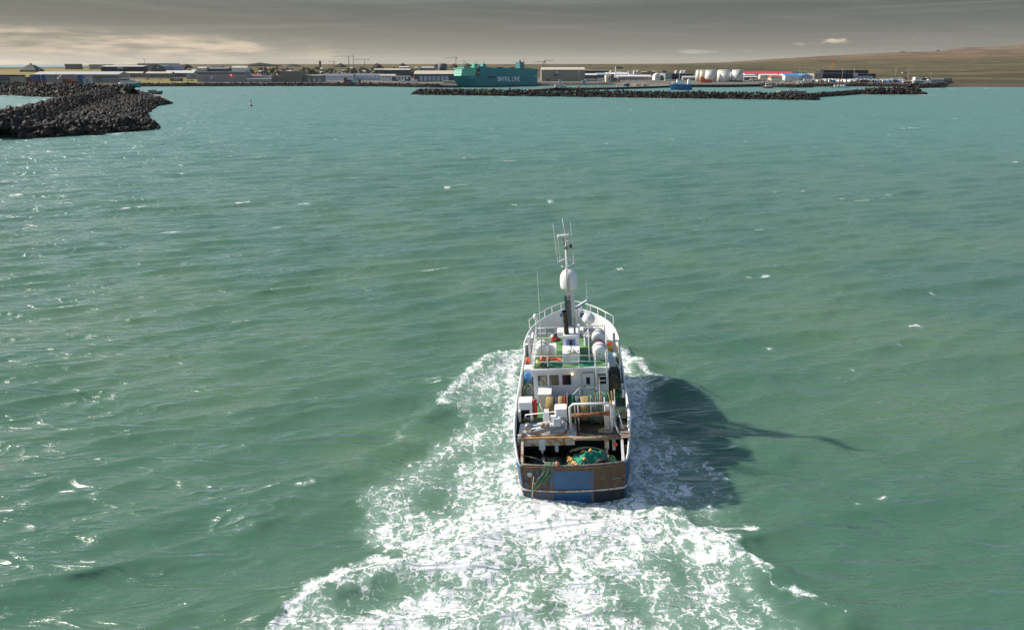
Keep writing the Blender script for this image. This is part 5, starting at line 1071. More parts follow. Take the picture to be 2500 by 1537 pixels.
def building(name, label, x0, x1, yt, ye, D, depth=18, wall='white', roof='rgrey', kind='gable_x', parts=(), cat='building', group=None, rz=0.0, over=.4, sidewall=None):
    """a building whose front runs from photo column x0 to x1 at distance D; yt ridge row, ye eave row"""
    D = D * 1.1; X0, X1 = XP(x0, D), XP(x1, D); cx = (X0 + X1) / 2; w = (X1 - X0) / 2; g = min(gz(X0, D), gz(X1, D), gz(cx, D + depth)) - .3
    zr, zeave = ZP(yt, D + (depth / 2 if kind in ('gable_x', 'arch_y') else 0)), ZP(ye, D)
    zr, zeave = zr - g, zeave - g; zr = max(zr, zeave + .2); h = depth / 2
    t = thing(name, label, cat, (cx, D + h, g), rz, group); W_, Rf = C_[wall], C_[roof]; b = MB(); r = MB(); o = over
    if kind == 'gable_x':
        b.extr([(-h, 0), (h, 0), (h, zeave), (0, zr - .12), (-h, zeave)], -w, w, 'x', W_)
        for s in (-1, 1): r.add([(-w - o, s * (h + o), zeave - .1), (w + o, s * (h + o), zeave - .1), (w + o, 0, zr), (-w - o, 0, zr), (-w - o, s * (h + o), zeave + .15), (w + o, s * (h + o), zeave + .15), (w + o, 0, zr + .25), (-w - o, 0, zr + .25)], [(0, 1, 2, 3), (4, 5, 6, 7), (0, 1, 5, 4), (1, 2, 6, 5), (3, 0, 4, 7)], Rf)
    elif kind == 'gable_y':
        b.extr([(-w, 0), (w, 0), (w, zeave), (0, zr - .12), (-w, zeave)], -h, h, 'y', W_)
        for s in (-1, 1): r.add([(s * (w + o), -h - o, zeave - .1), (s * (w + o), h + o, zeave - .1), (0, h + o, zr), (0, -h - o, zr), (s * (w + o), -h - o, zeave + .15), (s * (w + o), h + o, zeave + .15), (0, h + o, zr + .25), (0, -h - o, zr + .25)], [(0, 1, 2, 3), (4, 5, 6, 7), (0, 1, 5, 4), (1, 2, 6, 5), (3, 0, 4, 7)], Rf)
    elif kind == 'flat':
        b.box(-w, w, -h, h, 0, zeave, W_); r.box(-w - .25, w + .25, -h - .25, h + .25, zeave, zr, Rf)
    elif kind == 'shed':
        b.extr([(-h, 0), (h, 0), (h, zr - .1), (-h, zeave - .1)], -w, w, 'x', W_); r.add([(-w - o, -h - o, zeave), (w + o, -h - o, zeave), (w + o, h + o, zr), (-w - o, h + o, zr), (-w - o, -h - o, zeave + .3), (w + o, -h - o, zeave + .3), (w + o, h + o, zr + .3), (-w - o, h + o, zr + .3)], [(0, 1, 2, 3), (4, 5, 6, 7), (0, 1, 5, 4), (1, 2, 6, 5), (2, 3, 7, 6), (3, 0, 4, 7)], Rf)
    elif kind == 'arch':                              # barrel vault, arch towards the viewer
        pr = [(w * math.cos(a), zeave * .15 + (zr - zeave * .15) * math.sin(a)) for a in np.linspace(0, math.pi, 15)]
        b.extr([(w, 0)] + pr + [(-w, 0)], -h + .3, h - .3, 'y', W_)
        for i in range(14):
            (xa, za), (xb, zb_) = pr[i], pr[i + 1]; k = 1.012; r.add([(xa * k, -h, za * k), (xb * k, -h, zb_ * k), (xb * k, h, zb_ * k), (xa * k, h, za * k)], [(0, 1, 2, 3)], Rf)
    elif kind == 'hip':
        b.box(-w, w, -h, h, 0, zeave, W_); r.add([(-w - o, -h - o, zeave), (w + o, -h - o, zeave), (w + o, h + o, zeave), (-w - o, h + o, zeave), (-w * .28, -h * .2, zr), (w * .28, -h * .2, zr), (w * .28, h * .2, zr), (-w * .28, h * .2, zr)], [(3, 2, 1, 0), (4, 5, 6, 7), (0, 1, 5, 4), (1, 2, 6, 5), (2, 3, 7, 6), (3, 0, 4, 7)], Rf)
    b.build('wall', t); ro = r.build('roof', t)
    for p in parts:                                   # (name, px0, px1, py0, py1, material)
        n_, a0, a1, b0, b1, mm = p[:6]; q = MB(); d0, d1 = ((-h - .12, -h - .002) if len(p) < 7 else (-h - p[6], -h - .002))
        q.box(XP(a0, D) - cx, XP(a1, D) - cx, d0, d1, max(.1, ZP(b1, D) - g), ZP(b0, D) - g, C_[mm]); q.build(n_, t)
    return t
def row(n, name, a, b, y0, y1, m, gap=.35):
    s = (b - a) / n; return [(name, a + s * i + s * gap / 2, a + s * (i + 1) - s * gap / 2, y0, y1, m) for i in range(n)]

def build_town():
    B = building
    # --- far left and the yard -------------------------------------------------
    t = B('turf_hall', 'dark turf roofed hall with small spire on grassy rise', 51, 91, 158.5, 172, 2050, 40, 'turf', 'turf', 'hip', cat='hall')
    q = MB(); q.add([(-4, -4, 15.5), (4, -4, 15.5), (4, 4, 15.5), (-4, 4, 15.5), (0, 0, 25)], [(0, 1, 4), (1, 2, 4), (2, 3, 4), (3, 0, 4), (3, 2, 1, 0)], C_['turf']); q.build('spire', t)
    B('long_warehouse', 'long grey warehouse with pale roof behind the container yard', 83, 291, 175.3, 182, 1090, 34, 'grey', 'rlight', 'gable_x', parts=[('door', 232, 250, 188, 203, 'concrete'), ('sign_band', 228, 288, 186.5, 189.5, 'dgrey')] + row(6, 'window', 120, 180, 185, 187.5, 'dgrey', .5), cat='warehouse')
    B('yard_shed', 'low dark shed behind the pale warehouse roof', 250, 352, 160, 163, 1900, 30, 'navy', 'rlight', 'shed', parts=[('door', 290, 305, 164, 168, 'rlight')], cat='shed')
    B('barrel_hall', 'dark fronted barrel roofed hall with bluish grey side', 369, 409, 159, 171, 1750, 60, 'slate', 'rslate', 'arch', parts=[('door', 386, 391, 163, 167, 'lblue')], cat='hall')
    B('grey_hall', 'bluish grey flat hall adjoining the barrel roof', 404, 437, 159.5, 160.5, 1790, 40, 'lblue', 'rslate', 'shed', cat='hall')
    B('flat_block', 'flat grey building on the skyline behind barrel hall', 340, 424, 155, 158, 2300, 60, 'beige', 'rgrey', 'flat', parts=[('window', 350, 420, 158.5, 160, 'dgrey')])
    B('skyline_shed', 'low shed on the skyline above the meadow', 163, 192, 156.3, 158, 2700, 40, 'dgrey', 'rgrey', 'flat', cat='shed')
    B('skyline_store', 'wide grey store on the skyline left of pole', 222, 268, 157.5, 158.5, 2500, 40, 'grey', 'rgrey', 'flat', cat='shed')
    B('fish_house', 'long low house with sunlit cream roof beside white boat', 289, 349, 175.5, 179, 1420, 16, 'concrete', 'rcream', 'gable_x', parts=row(5, 'window', 300, 345, 180, 183, 'dgrey'), cat='house')
    B('cream_row', 'long low house with cream roof and lit gable above meadow', 357, 420, 175.5, 179.5, 1400, 16, 'concrete', 'rcream', 'gable_x', parts=row(5, 'window', 368, 415, 180, 182.5, 'dgrey'), cat='house')
    B('pale_row', 'long house with bluish white roof adjoining the cream row', 404, 474, 172.8, 178.5, 1450, 20, 'dgrey', 'rwhite', 'gable_x', parts=row(6, 'window', 410, 470, 179.5, 182, 'slate'), cat='house')
    B('hut', 'small dark hut at the edge of the yellow field', 414, 440, 190.5, 192, 1180, 10, 'dgrey', 'rgrey', 'flat', parts=row(3, 'window', 424, 436, 193, 196, 'lblue'), cat='hut')
    B('corner_house', 'grey house behind the long waterfront shed', 456, 484, 180.5, 182, 1300, 14, 'grey', 'rgrey', 'flat', parts=[('window', 459, 463, 184, 188, 'lblue'), ('window', 470, 476, 184, 188, 'dgrey')], cat='house')
    t = B('waterfront_shed', 'long grey shed with dark window strip and red lamp', 481, 601, 175.5, 183.5, 1130, 26, 'grey', 'rslate', 'flat', parts=[('window_strip', 482, 600, 178.2, 181.5, 'dgrey', .3), ('door', 513, 519, 186, 192, 'white'), ('eave_trim', 480, 601, 183.2, 184.4, 'rlight', .5)] + row(7, 'panel', 486, 600, 185.5, 190.5, 'beige', .5), cat='shed')
    q = MB(); q.ball((XP(565, 1243) - t.location.x, -14.5, ZP(183.6, 1243) - t.location.z), .75, mat('red_lamp_lit', (.8, .05, .03), .4, emit=((1, .04, .03), 9.0)), 8, 6); q.build('lamp', t)
    B('quay_office', 'low white quay building with flat roof and windows', 602, 662, 191.5, 193.5, 1120, 14, 'grey', 'rwhite', 'flat', parts=[('door', 640, 661, 195, 201, 'beige')], cat='office')
    B('quay_gallery', 'glazed white gallery above the low quay building', 604, 660, 185, 186.5, 1150, 10, 'white', 'rwhite', 'flat', parts=row(9, 'window', 606, 659, 187, 190.5, 'dgrey', .3), cat='building')
    B('red_roof_house', 'small house with reddish roof behind the white gallery', 608, 636, 181, 185, 1260, 12, 'white', 'rred', 'gable_x', cat='house')
    B('blue_gable_house', 'dark blue gabled house behind the olive shed', 638, 656, 173.5, 180, 1360, 14, 'slate', 'rdark', 'gable_y', parts=row(2, 'window', 642, 652, 179, 182, 'white', .5), cat='house')
    B('olive_shed', 'big windowless olive grey shed on the waterfront', 686, 737, 174, 175, 1125, 30, 'olive', 'concrete', 'flat', cat='shed')
    B('olive_annex', 'lower olive annex beside the windowless shed', 662, 686, 184.5, 185.5, 1124, 24, 'olive', 'concrete', 'flat', cat='shed')
    B('grey_annex', 'low grey annex with pale doors right of olive shed', 737, 787, 183.5, 185, 1130, 22, 'concrete', 'rgrey', 'shed', parts=row(3, 'door', 748, 786, 191, 200, 'rlight', .45), cat='shed')
    B('white_shed', 'long white ribbed shed with grey blue roof', 788, 862, 180.5, 185.5, 1230, 18, 'white', 'rslate', 'gable_x', parts=row(9, 'panel', 790, 860, 186.5, 190.5, 'lblue', .3), cat='shed')
    B('white_shed_annex', 'long white shed with grey roof continuing to cream house', 862, 927, 180, 185, 1235, 18, 'lblue', 'rslate', 'gable_x', parts=row(6, 'window', 866, 925, 186.5, 190, 'white', .5), cat='shed')
    B('cream_house', 'cream roofed house right of the long white shed', 928, 965, 181.5, 185, 1210, 12, 'white', 'rcream', 'gable_x', parts=row(4, 'window', 932, 962, 186.5, 189.5, 'dgrey', .5), cat='house')
    B('cream_hall', 'long building with bright cream roof among town trees', 937, 1001, 167.8, 171, 1500, 22, 'slate', 'rcream', 'gable_x', cat='hall')
    B('cream_hall_wing', 'shorter cream roofed wing of the long town building', 915, 936, 168, 170.5, 1510, 16, 'dgrey', 'rcream', 'gable_x', cat='hall')
    B('white_depot', 'blue grey depot with white gable next to hall', 957, 1000, 186, 187.5, 1190, 14, 'slate', 'rwhite', 'flat', parts=row(4, 'door', 966, 998, 188.5, 194, 'white', .4), cat='depot')
    B('seven_door_hall', 'large slate hall with cream roof and seven white doors', 1011, 1116, 173, 181, 1150, 34, 'slate', 'rcream', 'gable_x', parts=row(7, 'door', 1023, 1096, 186, 197.8, 'lblue', .22), cat='hall')
    q = thing('round_tower', 'dark round building behind the seven door hall', 'building', (XP(1081, 1650), 1650, gz(XP(1081, 1650), 1650) - .3)); b = MB(); hz = ZP(155.5, 1650) - q.location.z
    b.lathe([(9.2, 0), (9.2, hz - 1.5), (7.5, hz), (.1, hz + .4)], (0, 0, 0), 'z', 22, C_['dgrey']); b.build('wall', q)
    for k in range(5):
        b = MB(); b.box(-5 + 2.2 * k, -3.6 + 2.2 * k, -9.5, -6, hz * .55, hz * .68, C_['glass']); b.build('window', q)
    B('ferry_terminal', 'small pale terminal building under the ferry bow', 1081, 1122, 197.5, 199, 1065, 8, 'pale', 'rcream', 'flat', parts=row(5, 'window', 1083, 1106, 200.5, 205, 'dgrey', .45), cat='terminal')
    # --- right of the ferry ----------------------------------------------------
    B('beige_hangar', 'big beige gabled hangar beside the ferry stern', 1322, 1428, 165, 170.5, 1180, 46, 'beiged', 'rcream', 'gable_x', parts=[('door', 1335, 1341, 192.5, 199, 'slate'), ('vent_box', 1356, 1363, 174, 180, 'rlight', .8), ('canopy', 1352, 1364, 180, 186, 'dgrey', .5)], cat='hangar')
    B('dark_store', 'dark low store with thin white roof behind cars', 1428, 1486, 172, 173.5, 1500, 24, 'navy', 'rlight', 'flat', cat='store')
    B('white_roof_store', 'low store with bright white roof behind parked cars', 1428, 1457, 179.8, 183.5, 1330, 16, 'slate', 'rwhite', 'gable_x', cat='store')
    B('blue_grey_store', 'blue grey store between white store and chimney', 1455, 1480, 178.5, 182.5, 1380, 14, 'slate', 'lblue', 'gable_x', cat='store')
    B('factory', 'white roofed factory with tall chimney', 1478, 1532, 177.3, 181.5, 1320, 22, 'slate', 'rwhite', 'gable_x', cat='factory')
    B('factory_house', 'white gabled house at the foot of the chimney', 1479, 1492, 180.5, 184, 1290, 16, 'white', 'rslate', 'gable_y', cat='house')
    q = thing('chimney', 'tall slender white chimney of the factory', 'chimney', (XP(1502.5, 1414), 1414, gz(XP(1502, 1414), 1414))); b = MB(); hz = ZP(162.5, 1414) - q.location.z; b.lathe([(1.9, 0), (1.9, hz * .38), (1.1, hz * .42), (.9, hz), (.6, hz)], (0, 0, 0), 'z', 12, C_['cream']); b.build('stack', q)
    b = MB(); b.lathe([(1.15, hz * .97), (1.15, hz)], (0, 0, 0), 'z', 12, C_['rlight']); b.build('rim', q)
    B('processing_shed', 'long white shed with curved roof line behind trucks', 1506, 1590, 183.3, 187.2, 1260, 22, 'grey', 'rwhite', 'gable_x', parts=row(8, 'door', 1514, 1586, 189, 194.5, 'beige', .2), cat='shed')
    B('roof_plant', 'white plant room on the long processing shed', 1535, 1549, 180.5, 181.5, 1272, 8, 'rwhite', 'rwhite', 'flat', cat='plant room')
    B('cream_quay_house', 'cream quay house with conveyor at the water', 1480, 1492, 187.5, 189, 1130, 14, 'pale', 'rcream', 'flat', parts=[('window', 1486, 1489, 192, 196, 'dgrey'), ('door', 1488, 1490.5, 198, 204, 'dgrey')], cat='house')
    B('ribbed_store', 'grey ribbed store sloping behind the cream quay house', 1492, 1511, 188.5, 193, 1135, 12, 'beiged', 'rslate', 'shed', cat='store')
    q = thing('conveyor', 'sloping dark conveyor on the ribbed store', 'conveyor', (XP(1500, 1243), 1243, gz(XP(1500, 1243), 1243))); b = MB(); z0 = ZP(187, 1243) - q.location.z; z1 = ZP(194, 1243) - q.location.z
    b.tube([(-8, 0, z0), (6, 0, z1)], 1.0, C_['navy'], 4); b.tube([(-7, 0, 0), (-7, 0, z0)], .3, C_['steel'], 5); b.tube([(5, 0, 0), (5, 0, z1)], .3, C_['steel'], 5); b.build('belt', q)
    q = thing('rusty_crane_post', 'rust red quay crane post beside ribbed store', 'crane', (XP(1511.5, 1232), 1232, gz(XP(1511, 1232), 1232))); b = MB(); hz = ZP(187, 1232) - q.location.z; b.box(-1.3, 1.3, -1.3, 1.3, 0, hz * .7, C_['rust']); b.build('post', q); b = MB(); b.tube([(0, 0, hz * .7), (1, 0, hz)], .5, C_['rust'], 6); b.build('jib', q)
    B('white_gable_house', 'white gabled house beside grey green building', 1599, 1612, 179, 185, 1235, 26, 'white', 'rlight', 'gable_y', parts=row(2, 'window', 1602, 1610, 187, 190, 'dgrey', .5), cat='house')
    B('white_wing', 'pale wing of the white gabled house', 1612, 1625, 179.5, 184.5, 1240, 14, 'grey', 'rlight', 'gable_x', parts=row(2, 'window', 1614, 1623, 188, 191, 'dgrey', .5), cat='house')
    B('grey_green_block', 'tall grey green block with dark side behind blue trawler', 1624, 1641, 179.3, 180.2, 1225, 50, 'greeng', 'rslate', 'flat', parts=[('window', 1632, 1634, 182.5, 186, 'white'), ('window', 1636, 1638.5, 183, 187, 'slate')], cat='building')
    B('dark_block', 'dark navy block with rooflights behind blue trawler', 1641, 1692, 179.3, 180.2, 1245, 30, 'navy', 'rslate', 'flat', parts=row(4, 'rooflight', 1644, 1690, 182, 186, 'slate', .6), cat='building')
    B('quay_terrace', 'low white wall building before the grey green block', 1624, 1662, 195, 196, 1205, 8, 'cream', 'rcream', 'flat', parts=row(4, 'door', 1628, 1660, 197.5, 202, 'white', .5), cat='building')
    B('long_grey_store', 'long grey store left of the white tanks', 1668, 1702, 186, 189.5, 1230, 16, 'beige', 'rlight', 'gable_x', cat='store')
    for i, (px, D, lab) in enumerate(((1652, 1500, 'white house high behind the dark block, first of three'), (1664, 1510, 'white house high behind the dark block, middle of three'), (1672, 1505, 'white house high behind the dark block, next to long store'))):
        B('white_cottage', lab, px - 3.2, px + 3.2, 172.5, 175, D, 10, 'white', 'rwhite', 'gable_y', cat='house')
    B('hill_house', 'dark blue grey house on the heath above the chimney', 1503, 1519, 162.5, 165, 2500, 20, 'slate', 'rslate', 'flat', parts=row(3, 'window', 1505, 1518, 166, 168, 'lblue', .4), cat='house')
    for px, lab in ((1491.5, 'white church like gable beside the chimney'), (1549, 'twin white gable house on the heath edge'), (1557, 'white gable house next to the twin gables')):
        B('gable_cottage', lab, px - 2.2, px + 2.2, 171.8, 176, 1700, 12, 'white', 'rlight', 'gable_y', cat='house')
    # oil tanks
    tk = mat('tank_white', (.72, .70, .65), .5, 0, .04, .05, streak=((.55, .48, .38), .2, .66, .85)); ty = mat('tank_cream', (.60, .56, .40), .5, 0, .06, .05)
    for (a, b_, yt, D, m, lab) in ((1699.5, 1713, 172.8, 1165, tk, 'white oil tank at the left end of the tank farm'), (1709.5, 1725, 172.8, 1150, ty, 'cream oil tank between two white tanks'), (1724, 1751, 172.8, 1140, tk, 'broad white oil tank behind the orange barge'),
            (1755, 1788, 172.5, 1190, tk, 'white oil tank half hidden behind the low front tank'), (1759.5, 1785, 178, 1135, tk, 'lower broad white oil tank at the front'), (1780, 1792, 178, 1160, tk, 'narrow low tank between lower tank and stair tank'), (1790, 1817, 172.3, 1130, tk, 'white oil tank with diagonal stair on its side')):
        D = D * 1.1; X0, X1 = XP(a, D), XP(b_, D); r_ = (X1 - X0) / 2; g = gz((X0 + X1) / 2, D) - .2; q = thing('oil_tank', lab, 'tank', ((X0 + X1) / 2, D + r_, g)); hz = ZP(yt, D) - g
        b = MB(); b.lathe([(r_, 0), (r_, hz)], (0, 0, 0), 'z', 36, m); b.build('shell', q); b = MB(); b.lathe([(r_ + .15, hz), (r_ + .15, hz + .35), (r_ * .5, hz + .9), (.2, hz + 1.1)], (0, 0, 0), 'z', 36, m); b.build('roof', q)
        b = MB(); n = 20; b.tube([((r_ - .2) * math.cos(k * .314), (r_ - .2) * math.sin(k * .314), hz + 1.2) for k in range(n)], .09, C_['steel'], 4, close=True); b.build('guard_rail', q)
        if 'stair' in lab:
            b = MB(); b.tube([((r_ + .5) * math.cos(R(aa)), (r_ + .5) * math.sin(R(aa)), hz * (aa - 225) / 75 * .98 + .5) for aa in range(225, 301, 8)], .45, C_['slate'], 4); b.build('stair', q)
            b = MB(); b.lathe([(r_ + .12, .1), (r_ + .12, 2.6)], (0, 0, 0), 'z', 36, C_['slate']); b.build('bund_skirt', q)
    # red roofed hall and neighbours
    B('red_roof_hall', 'long white hall with bright pink red roof', 1817, 1936, 175.5, 180.3, 1330, 34, 'white', 'pinkred', 'gable_x', parts=row(5, 'window', 1830, 1930, 181.5, 183.5, 'slate', .7), cat='hall')
    B('white_roof_wing', 'low wing with white roof before the red roofed hall', 1817, 1843, 181.8, 184, 1290, 10, 'dgrey', 'rwhite', 'gable_x', cat='shed'); B('white_roof_wing', 'second white roofed wing nearer the quay', 1817, 1848, 186.3, 188.6, 1240, 8, 'dgrey', 'rwhite', 'gable_x', cat='shed')
    B('pale_roof_wing', 'pale roofed wing with cream end by the brown gables', 1856, 1900, 181, 184, 1290, 12, 'cream', 'rwhite', 'gable_x', parts=row(4, 'window', 1866, 1896, 185, 187, 'dgrey', .5), cat='shed')
    for i in range(4):
        B('zigzag_gable', 'pale gable with red brown roof, ' + ('first of the row from the tanks', 'second of the row from the tanks', 'third of the row from the tanks', 'last of the row, next to blue roof')[i], 1882 + 7.6 * i, 1889.4 + 7.6 * i, 184, 190.5, 1255, 16, 'cream', 'rred', 'gable_y', cat='shed')
    B('blue_roof_hall', 'white hall with curved blue roof', 1917, 1952, 179.5, 185.5, 1240, 44, 'white', 'rblue', 'gable_x', parts=[('door', 1934, 1935, 187, 196, 'slate')], cat='hall')
    B('blue_roof_wing', 'pale blue grey end of the blue roofed hall', 1952, 1985, 180.5, 187, 1245, 40, 'lblue', 'rblue', 'gable_y', parts=row(3, 'window', 1956, 1975, 187, 189, 'slate', .6), cat='hall')
    t = B('dark_factory', 'large dark navy factory block behind the lorry park', 2008, 2085, 179, 180, 1330, 50, 'navy', 'rdark', 'flat', parts=[('sign_board', 2084, 2093, 178.2, 185.3, 'rlight', .6)], cat='factory')
    B('dark_factory_wing', 'dark wing of the navy factory with pale lower wall', 2085, 2137, 180, 181, 1332, 50, 'navy', 'rdark', 'flat', parts=[('pale_wall', 2086, 2131, 185.7, 192.5, 'lblue')], cat='factory')
    B('factory_upper', 'upper dark storey of the navy factory', 2008, 2118, 171.3, 172.2, 1390, 40, 'navy', 'rslate', 'flat', parts=[('fascia', 2060, 2063, 172, 179, 'slate'), ('fascia', 2001, 2009, 171, 179, 'grey')], cat='factory')
    B('concrete_end', 'bare concrete end block of the navy factory', 1987, 2008, 179.2, 180.2, 1325, 40, 'beige', 'concrete', 'flat', parts=[('opening', 1991, 1994, 180.5, 183, 'dgrey')], cat='building')
    B('teal_trailer_office', 'white portable office with long teal window band', 2231, 2275, 196.5, 197.5, 1078, 6, 'white', 'rwhite', 'flat', parts=[('window_band', 2236, 2256, 198, 201.8, 'teal')], cat='office')
    B('grey_office_row', 'low grey office row behind the teal window office', 2268, 2306, 193.5, 194.5, 1130, 6, 'lblue', 'rwhite', 'flat', parts=row(4, 'window', 2272, 2304, 195.5, 198, 'slate', .4), cat='office')
    B('end_cabin', 'dark cabin at the end of the office row', 2305, 2325, 191.5, 192.5, 1170, 6, 'slate', 'rslate', 'flat', parts=row(2, 'window', 2307, 2323, 193.5, 196, 'lblue', .4), cat='cabin')
    B('brown_kiosk', 'brown kiosk with cream roof by the sea wall', 2208, 2229, 198, 200, 1060, 6, 'brown', 'rcream', 'flat', parts=[('door', 2224.5, 2228, 201, 205.5, 'pale')], cat='kiosk')
    B('white_tower_store', 'square white store with red annex behind office', 2235, 2247, 188.5, 189.5, 1180, 8, 'white', 'rwhite', 'flat', parts=[('window', 2238, 2240, 190, 192, 'dgrey')], cat='store')
    B('red_annex', 'dark red annex beside the square white store', 2252, 2271, 190.5, 191.5, 1185, 8, 'brown', 'rdark', 'flat', cat='store')
    B('heath_shed', 'small grey shed on the heath above the car rows', 2203, 2213, 176.5, 178, 1750, 8, 'dgrey', 'rlight', 'flat', cat='shed')
    # --- town houses and trees --------------------------------------------------
    rnd = random.Random(77); walls = ['white', 'cream', 'grey', 'slate', 'dgrey', 'beige']; roofs = ['rgrey', 'rcream', 'rslate', 'rred', 'rdark', 'rwhite', 'rgrey', 'rlight']
    wn_ = {'white': 'white', 'cream': 'cream', 'grey': 'grey', 'slate': 'slate blue', 'dgrey': 'dark grey', 'beige': 'beige'}; rn = {'rgrey': 'grey', 'rcream': 'cream', 'rslate': 'slate', 'rred': 'red', 'rdark': 'black', 'rwhite': 'white', 'rlight': 'pale grey'}
    n = 0
    for D, lo, hi, cnt in ((1420, 455, 930, 15), (1560, 440, 1060, 20), (1750, 430, 1060, 20), (2000, 420, 1090, 20), (2350, 440, 1090, 16), (1800, 1440, 1660, 8)):
        for k in range(cnt):
            px = lo + (hi - lo) * (k + rnd.uniform(.15, .85)) / cnt; d = D + rnd.uniform(-50, 60); w = rnd.uniform(4.5, 8.5) * 1900 / d; wl_, rf = rnd.choice(walls), rnd.choice(roofs); X = XP(px, d * 1.1); g = gz(X, d * 1.1)
            hh = rnd.uniform(4.6, 7.2); yt = HORY + (CAMH - g - hh) / d * 1906; ye = HORY + (CAMH - g - hh * .55) / d * 1906
            kd = 'gable_x' if rnd.random() < .7 else 'gable_y'; w *= 1.5 if kd == 'gable_x' else .9
            B('town_house', '%s house with %s roof among the town trees' % (wn_[wl_], rn[rf]), px - w / 2, px + w / 2, yt, ye, d, rnd.uniform(8, 11), wl_, rf, kd, cat='house', group='%s and %s houses of the town' % (wn_[wl_], rn[rf]))
    for (a, b_, yt, ye, D, wl_, rf, lab) in ((490, 560, 164.5, 168, 1650, 'slate', 'rslate', 'long dark slate roofed hall behind the waterfront shed'), (568, 605, 161.5, 166, 1750, 'white', 'rcream', 'pale gabled hall on the slope above the waterfront'), (484, 505, 163.5, 167, 1640, 'cream', 'rlight', 'cream hall with lit end above the pale row'), (1030, 1060, 163, 166, 1700, 'grey', 'rlight', 'pale hall left of the dark round building'), (520, 545, 160.5, 163.5, 2100, 'dgrey', 'rdark', 'black roofed hall near the skyline'), (975, 998, 162.5, 164.5, 1800, 'slate', 'rwhite', 'long white roof under the dark knolls')):
        B('town_hall', lab, a, b_, yt, ye, D, 20, wl_, rf, 'gable_x', cat='hall')
    q = thing('church_tower', 'square grey tower standing on the skyline', 'tower', (XP(784, 2860), 2860, gz(XP(784, 2860), 2860))); hz = ZP(149.5, 2860) - q.location.z; b = MB(); b.box(-2.9, 2.9, -2.9, 2.9, 0, hz, C_['dgrey']); b.build('shaft', q); b = MB(); b.box(-2, 2, -2, 2, hz, hz + 1.2, C_['grey']); b.build('cap', q)
    # trees
    fol = [mat('foliage_%d' % i, c, .9, 0, .4, .5, fine=.3) for i, c in enumerate(((.050, .055, .022), (.085, .062, .024), (.040, .048, .026), (.105, .075, .030)))]; bark = mat('bark', (.07, .05, .035), .9)
    protos = []
    for s in range(4):
        r = random.Random(s + 90); t = thing('tree', 'x', 'tree', (0, 0, 0)); b = MB(); b.tube([(0, 0, 0), (.1, 0, 1.2), (.0, .1, 2.6)], [.22, .17, .08], bark, 6)
        for k in range(4): a = k * 1.6; b.tube([(.05, 0, 1.3 + .2 * k), (.9 * math.cos(a), .9 * math.sin(a), 2.6 + .3 * k)], [.09, .04], bark, 5)
        b.build('trunk', t); c = MB()
        for k in range(170):
            cl = [(0, 0, 3.6), (1.3, .4, 3.0), (-1.2, -.3, 3.1), (.3, -1.1, 2.7), (.2, .9, 4.4), (-.5, .5, 2.4)][k % 6]; u = Vector((r.gauss(0, 1), r.gauss(0, 1), r.gauss(0, .8))) * .62; p = Vector(cl) + u; a = r.random() * 6.28; e1 = Vector((math.cos(a), math.sin(a), r.uniform(-.6, .6))) * r.uniform(.22, .42); e2 = e1.cross(Vector((r.gauss(0, 1), r.gauss(0, 1), r.gauss(0, 1)))).normalized() * r.uniform(.2, .36)
            c.add([p - e1 - e2, p + e1 - e2 * .6, p + e1 * .8 + e2, p - e1 * .7 + e2], [(0, 1, 2, 3)], fol[s])
        c.build('crown', t, fix=False); protos.append(t)
    first = [True] * 4; kinds = ('olive green leafy tree among the town houses', 'brownish autumn tree among the town houses', 'dark green tree among the town houses', 'tawny autumn tree among the town houses')
    for k in range(260):
        D = rnd.choice((1330, 1450, 1500, 1620, 1700, 1850, 1950, 2150)) + rnd.uniform(-40, 40); px = rnd.uniform(600, 1075) if rnd.random() < .8 else rnd.uniform(440, 600)
        if k > 248: px = rnd.uniform(1455, 1600); D = rnd.uniform(1350, 1450)
        i = rnd.randrange(4); o = protos[i] if first[i] else dup_tree(protos[i]); first[i] = False
        D = D * 1.1; X = XP(px, D); s = rnd.uniform(1.2, 2.2); o.location = (X, D, gz(X, D) - .1); o.scale = (s * rnd.uniform(1, 1.5), s, s); o.rotation_euler = (0, 0, rnd.random() * 6.28); tag(o, kinds[i], 'tree', ('olive', 'brown', 'dark', 'tawny')[i] + ' town trees')
    # --- cranes, poles, masts -----------------------------------------------------
    def tower_crane(px, yj, D, jl, jr, m, lab, tilt=0.0, ytop=None):
        D = D * 1.1; X = XP(px, D); g = gz(X, D); q = thing('tower_crane', lab, 'crane', (X, D, g)); hz = ZP(yj, D) - g; b = MB(); w = .9
        for sx in (-w, w):
            for sy in (-w, w): b.tube([(sx, sy, 0), (sx, sy, hz)], .28, m, 4)
        n_ = max(4, int(hz / 4))
        for k in range(n_): b.tube([((-1) ** k * w, -w, hz * k / n_), (-(-1) ** k * w, -w, hz * (k + 1) / n_)], .18, m, 4)
        b.build('tower', q); b = MB(); L0, L1 = XP(jl, D) - X, XP(jr, D) - X
        z_at = lambda x: hz + tilt * x
        b.tube([(L0, 0, z_at(L0)), (L1, 0, z_at(L1))], .34, m, 4); b.tube([(L0, 0, z_at(L0) + .4), (0, 0, hz + 1.6), (L1, 0, z_at(L1) + .6)], .26, m, 4)
        for k in range(10): xx = L0 * (k + .5) / 10; b.tube([(xx, 0, z_at(xx)), (xx * .97, 0, z_at(xx) + 1.4 * (1 - k / 10) + .2)], .14, m, 4)
        b.build('jib', q); b = MB(); xe = L1 if abs(L1) < abs(L0) else L0; b.box(xe - 1.6, xe + 1.0, -.8, .8, z_at(xe) - 2.4, z_at(xe), m); b.build('counterweight', q)
        if ytop: b = MB(); b.tube([(0, 0, hz), (0, 0, ZP(ytop, D) - g)], .35, m, 4); b.build('apex', q)
    gm = mat('crane_grey', (.16, .15, .14), .6); om = mat('crane_orange', (.60, .24, .05), .6)
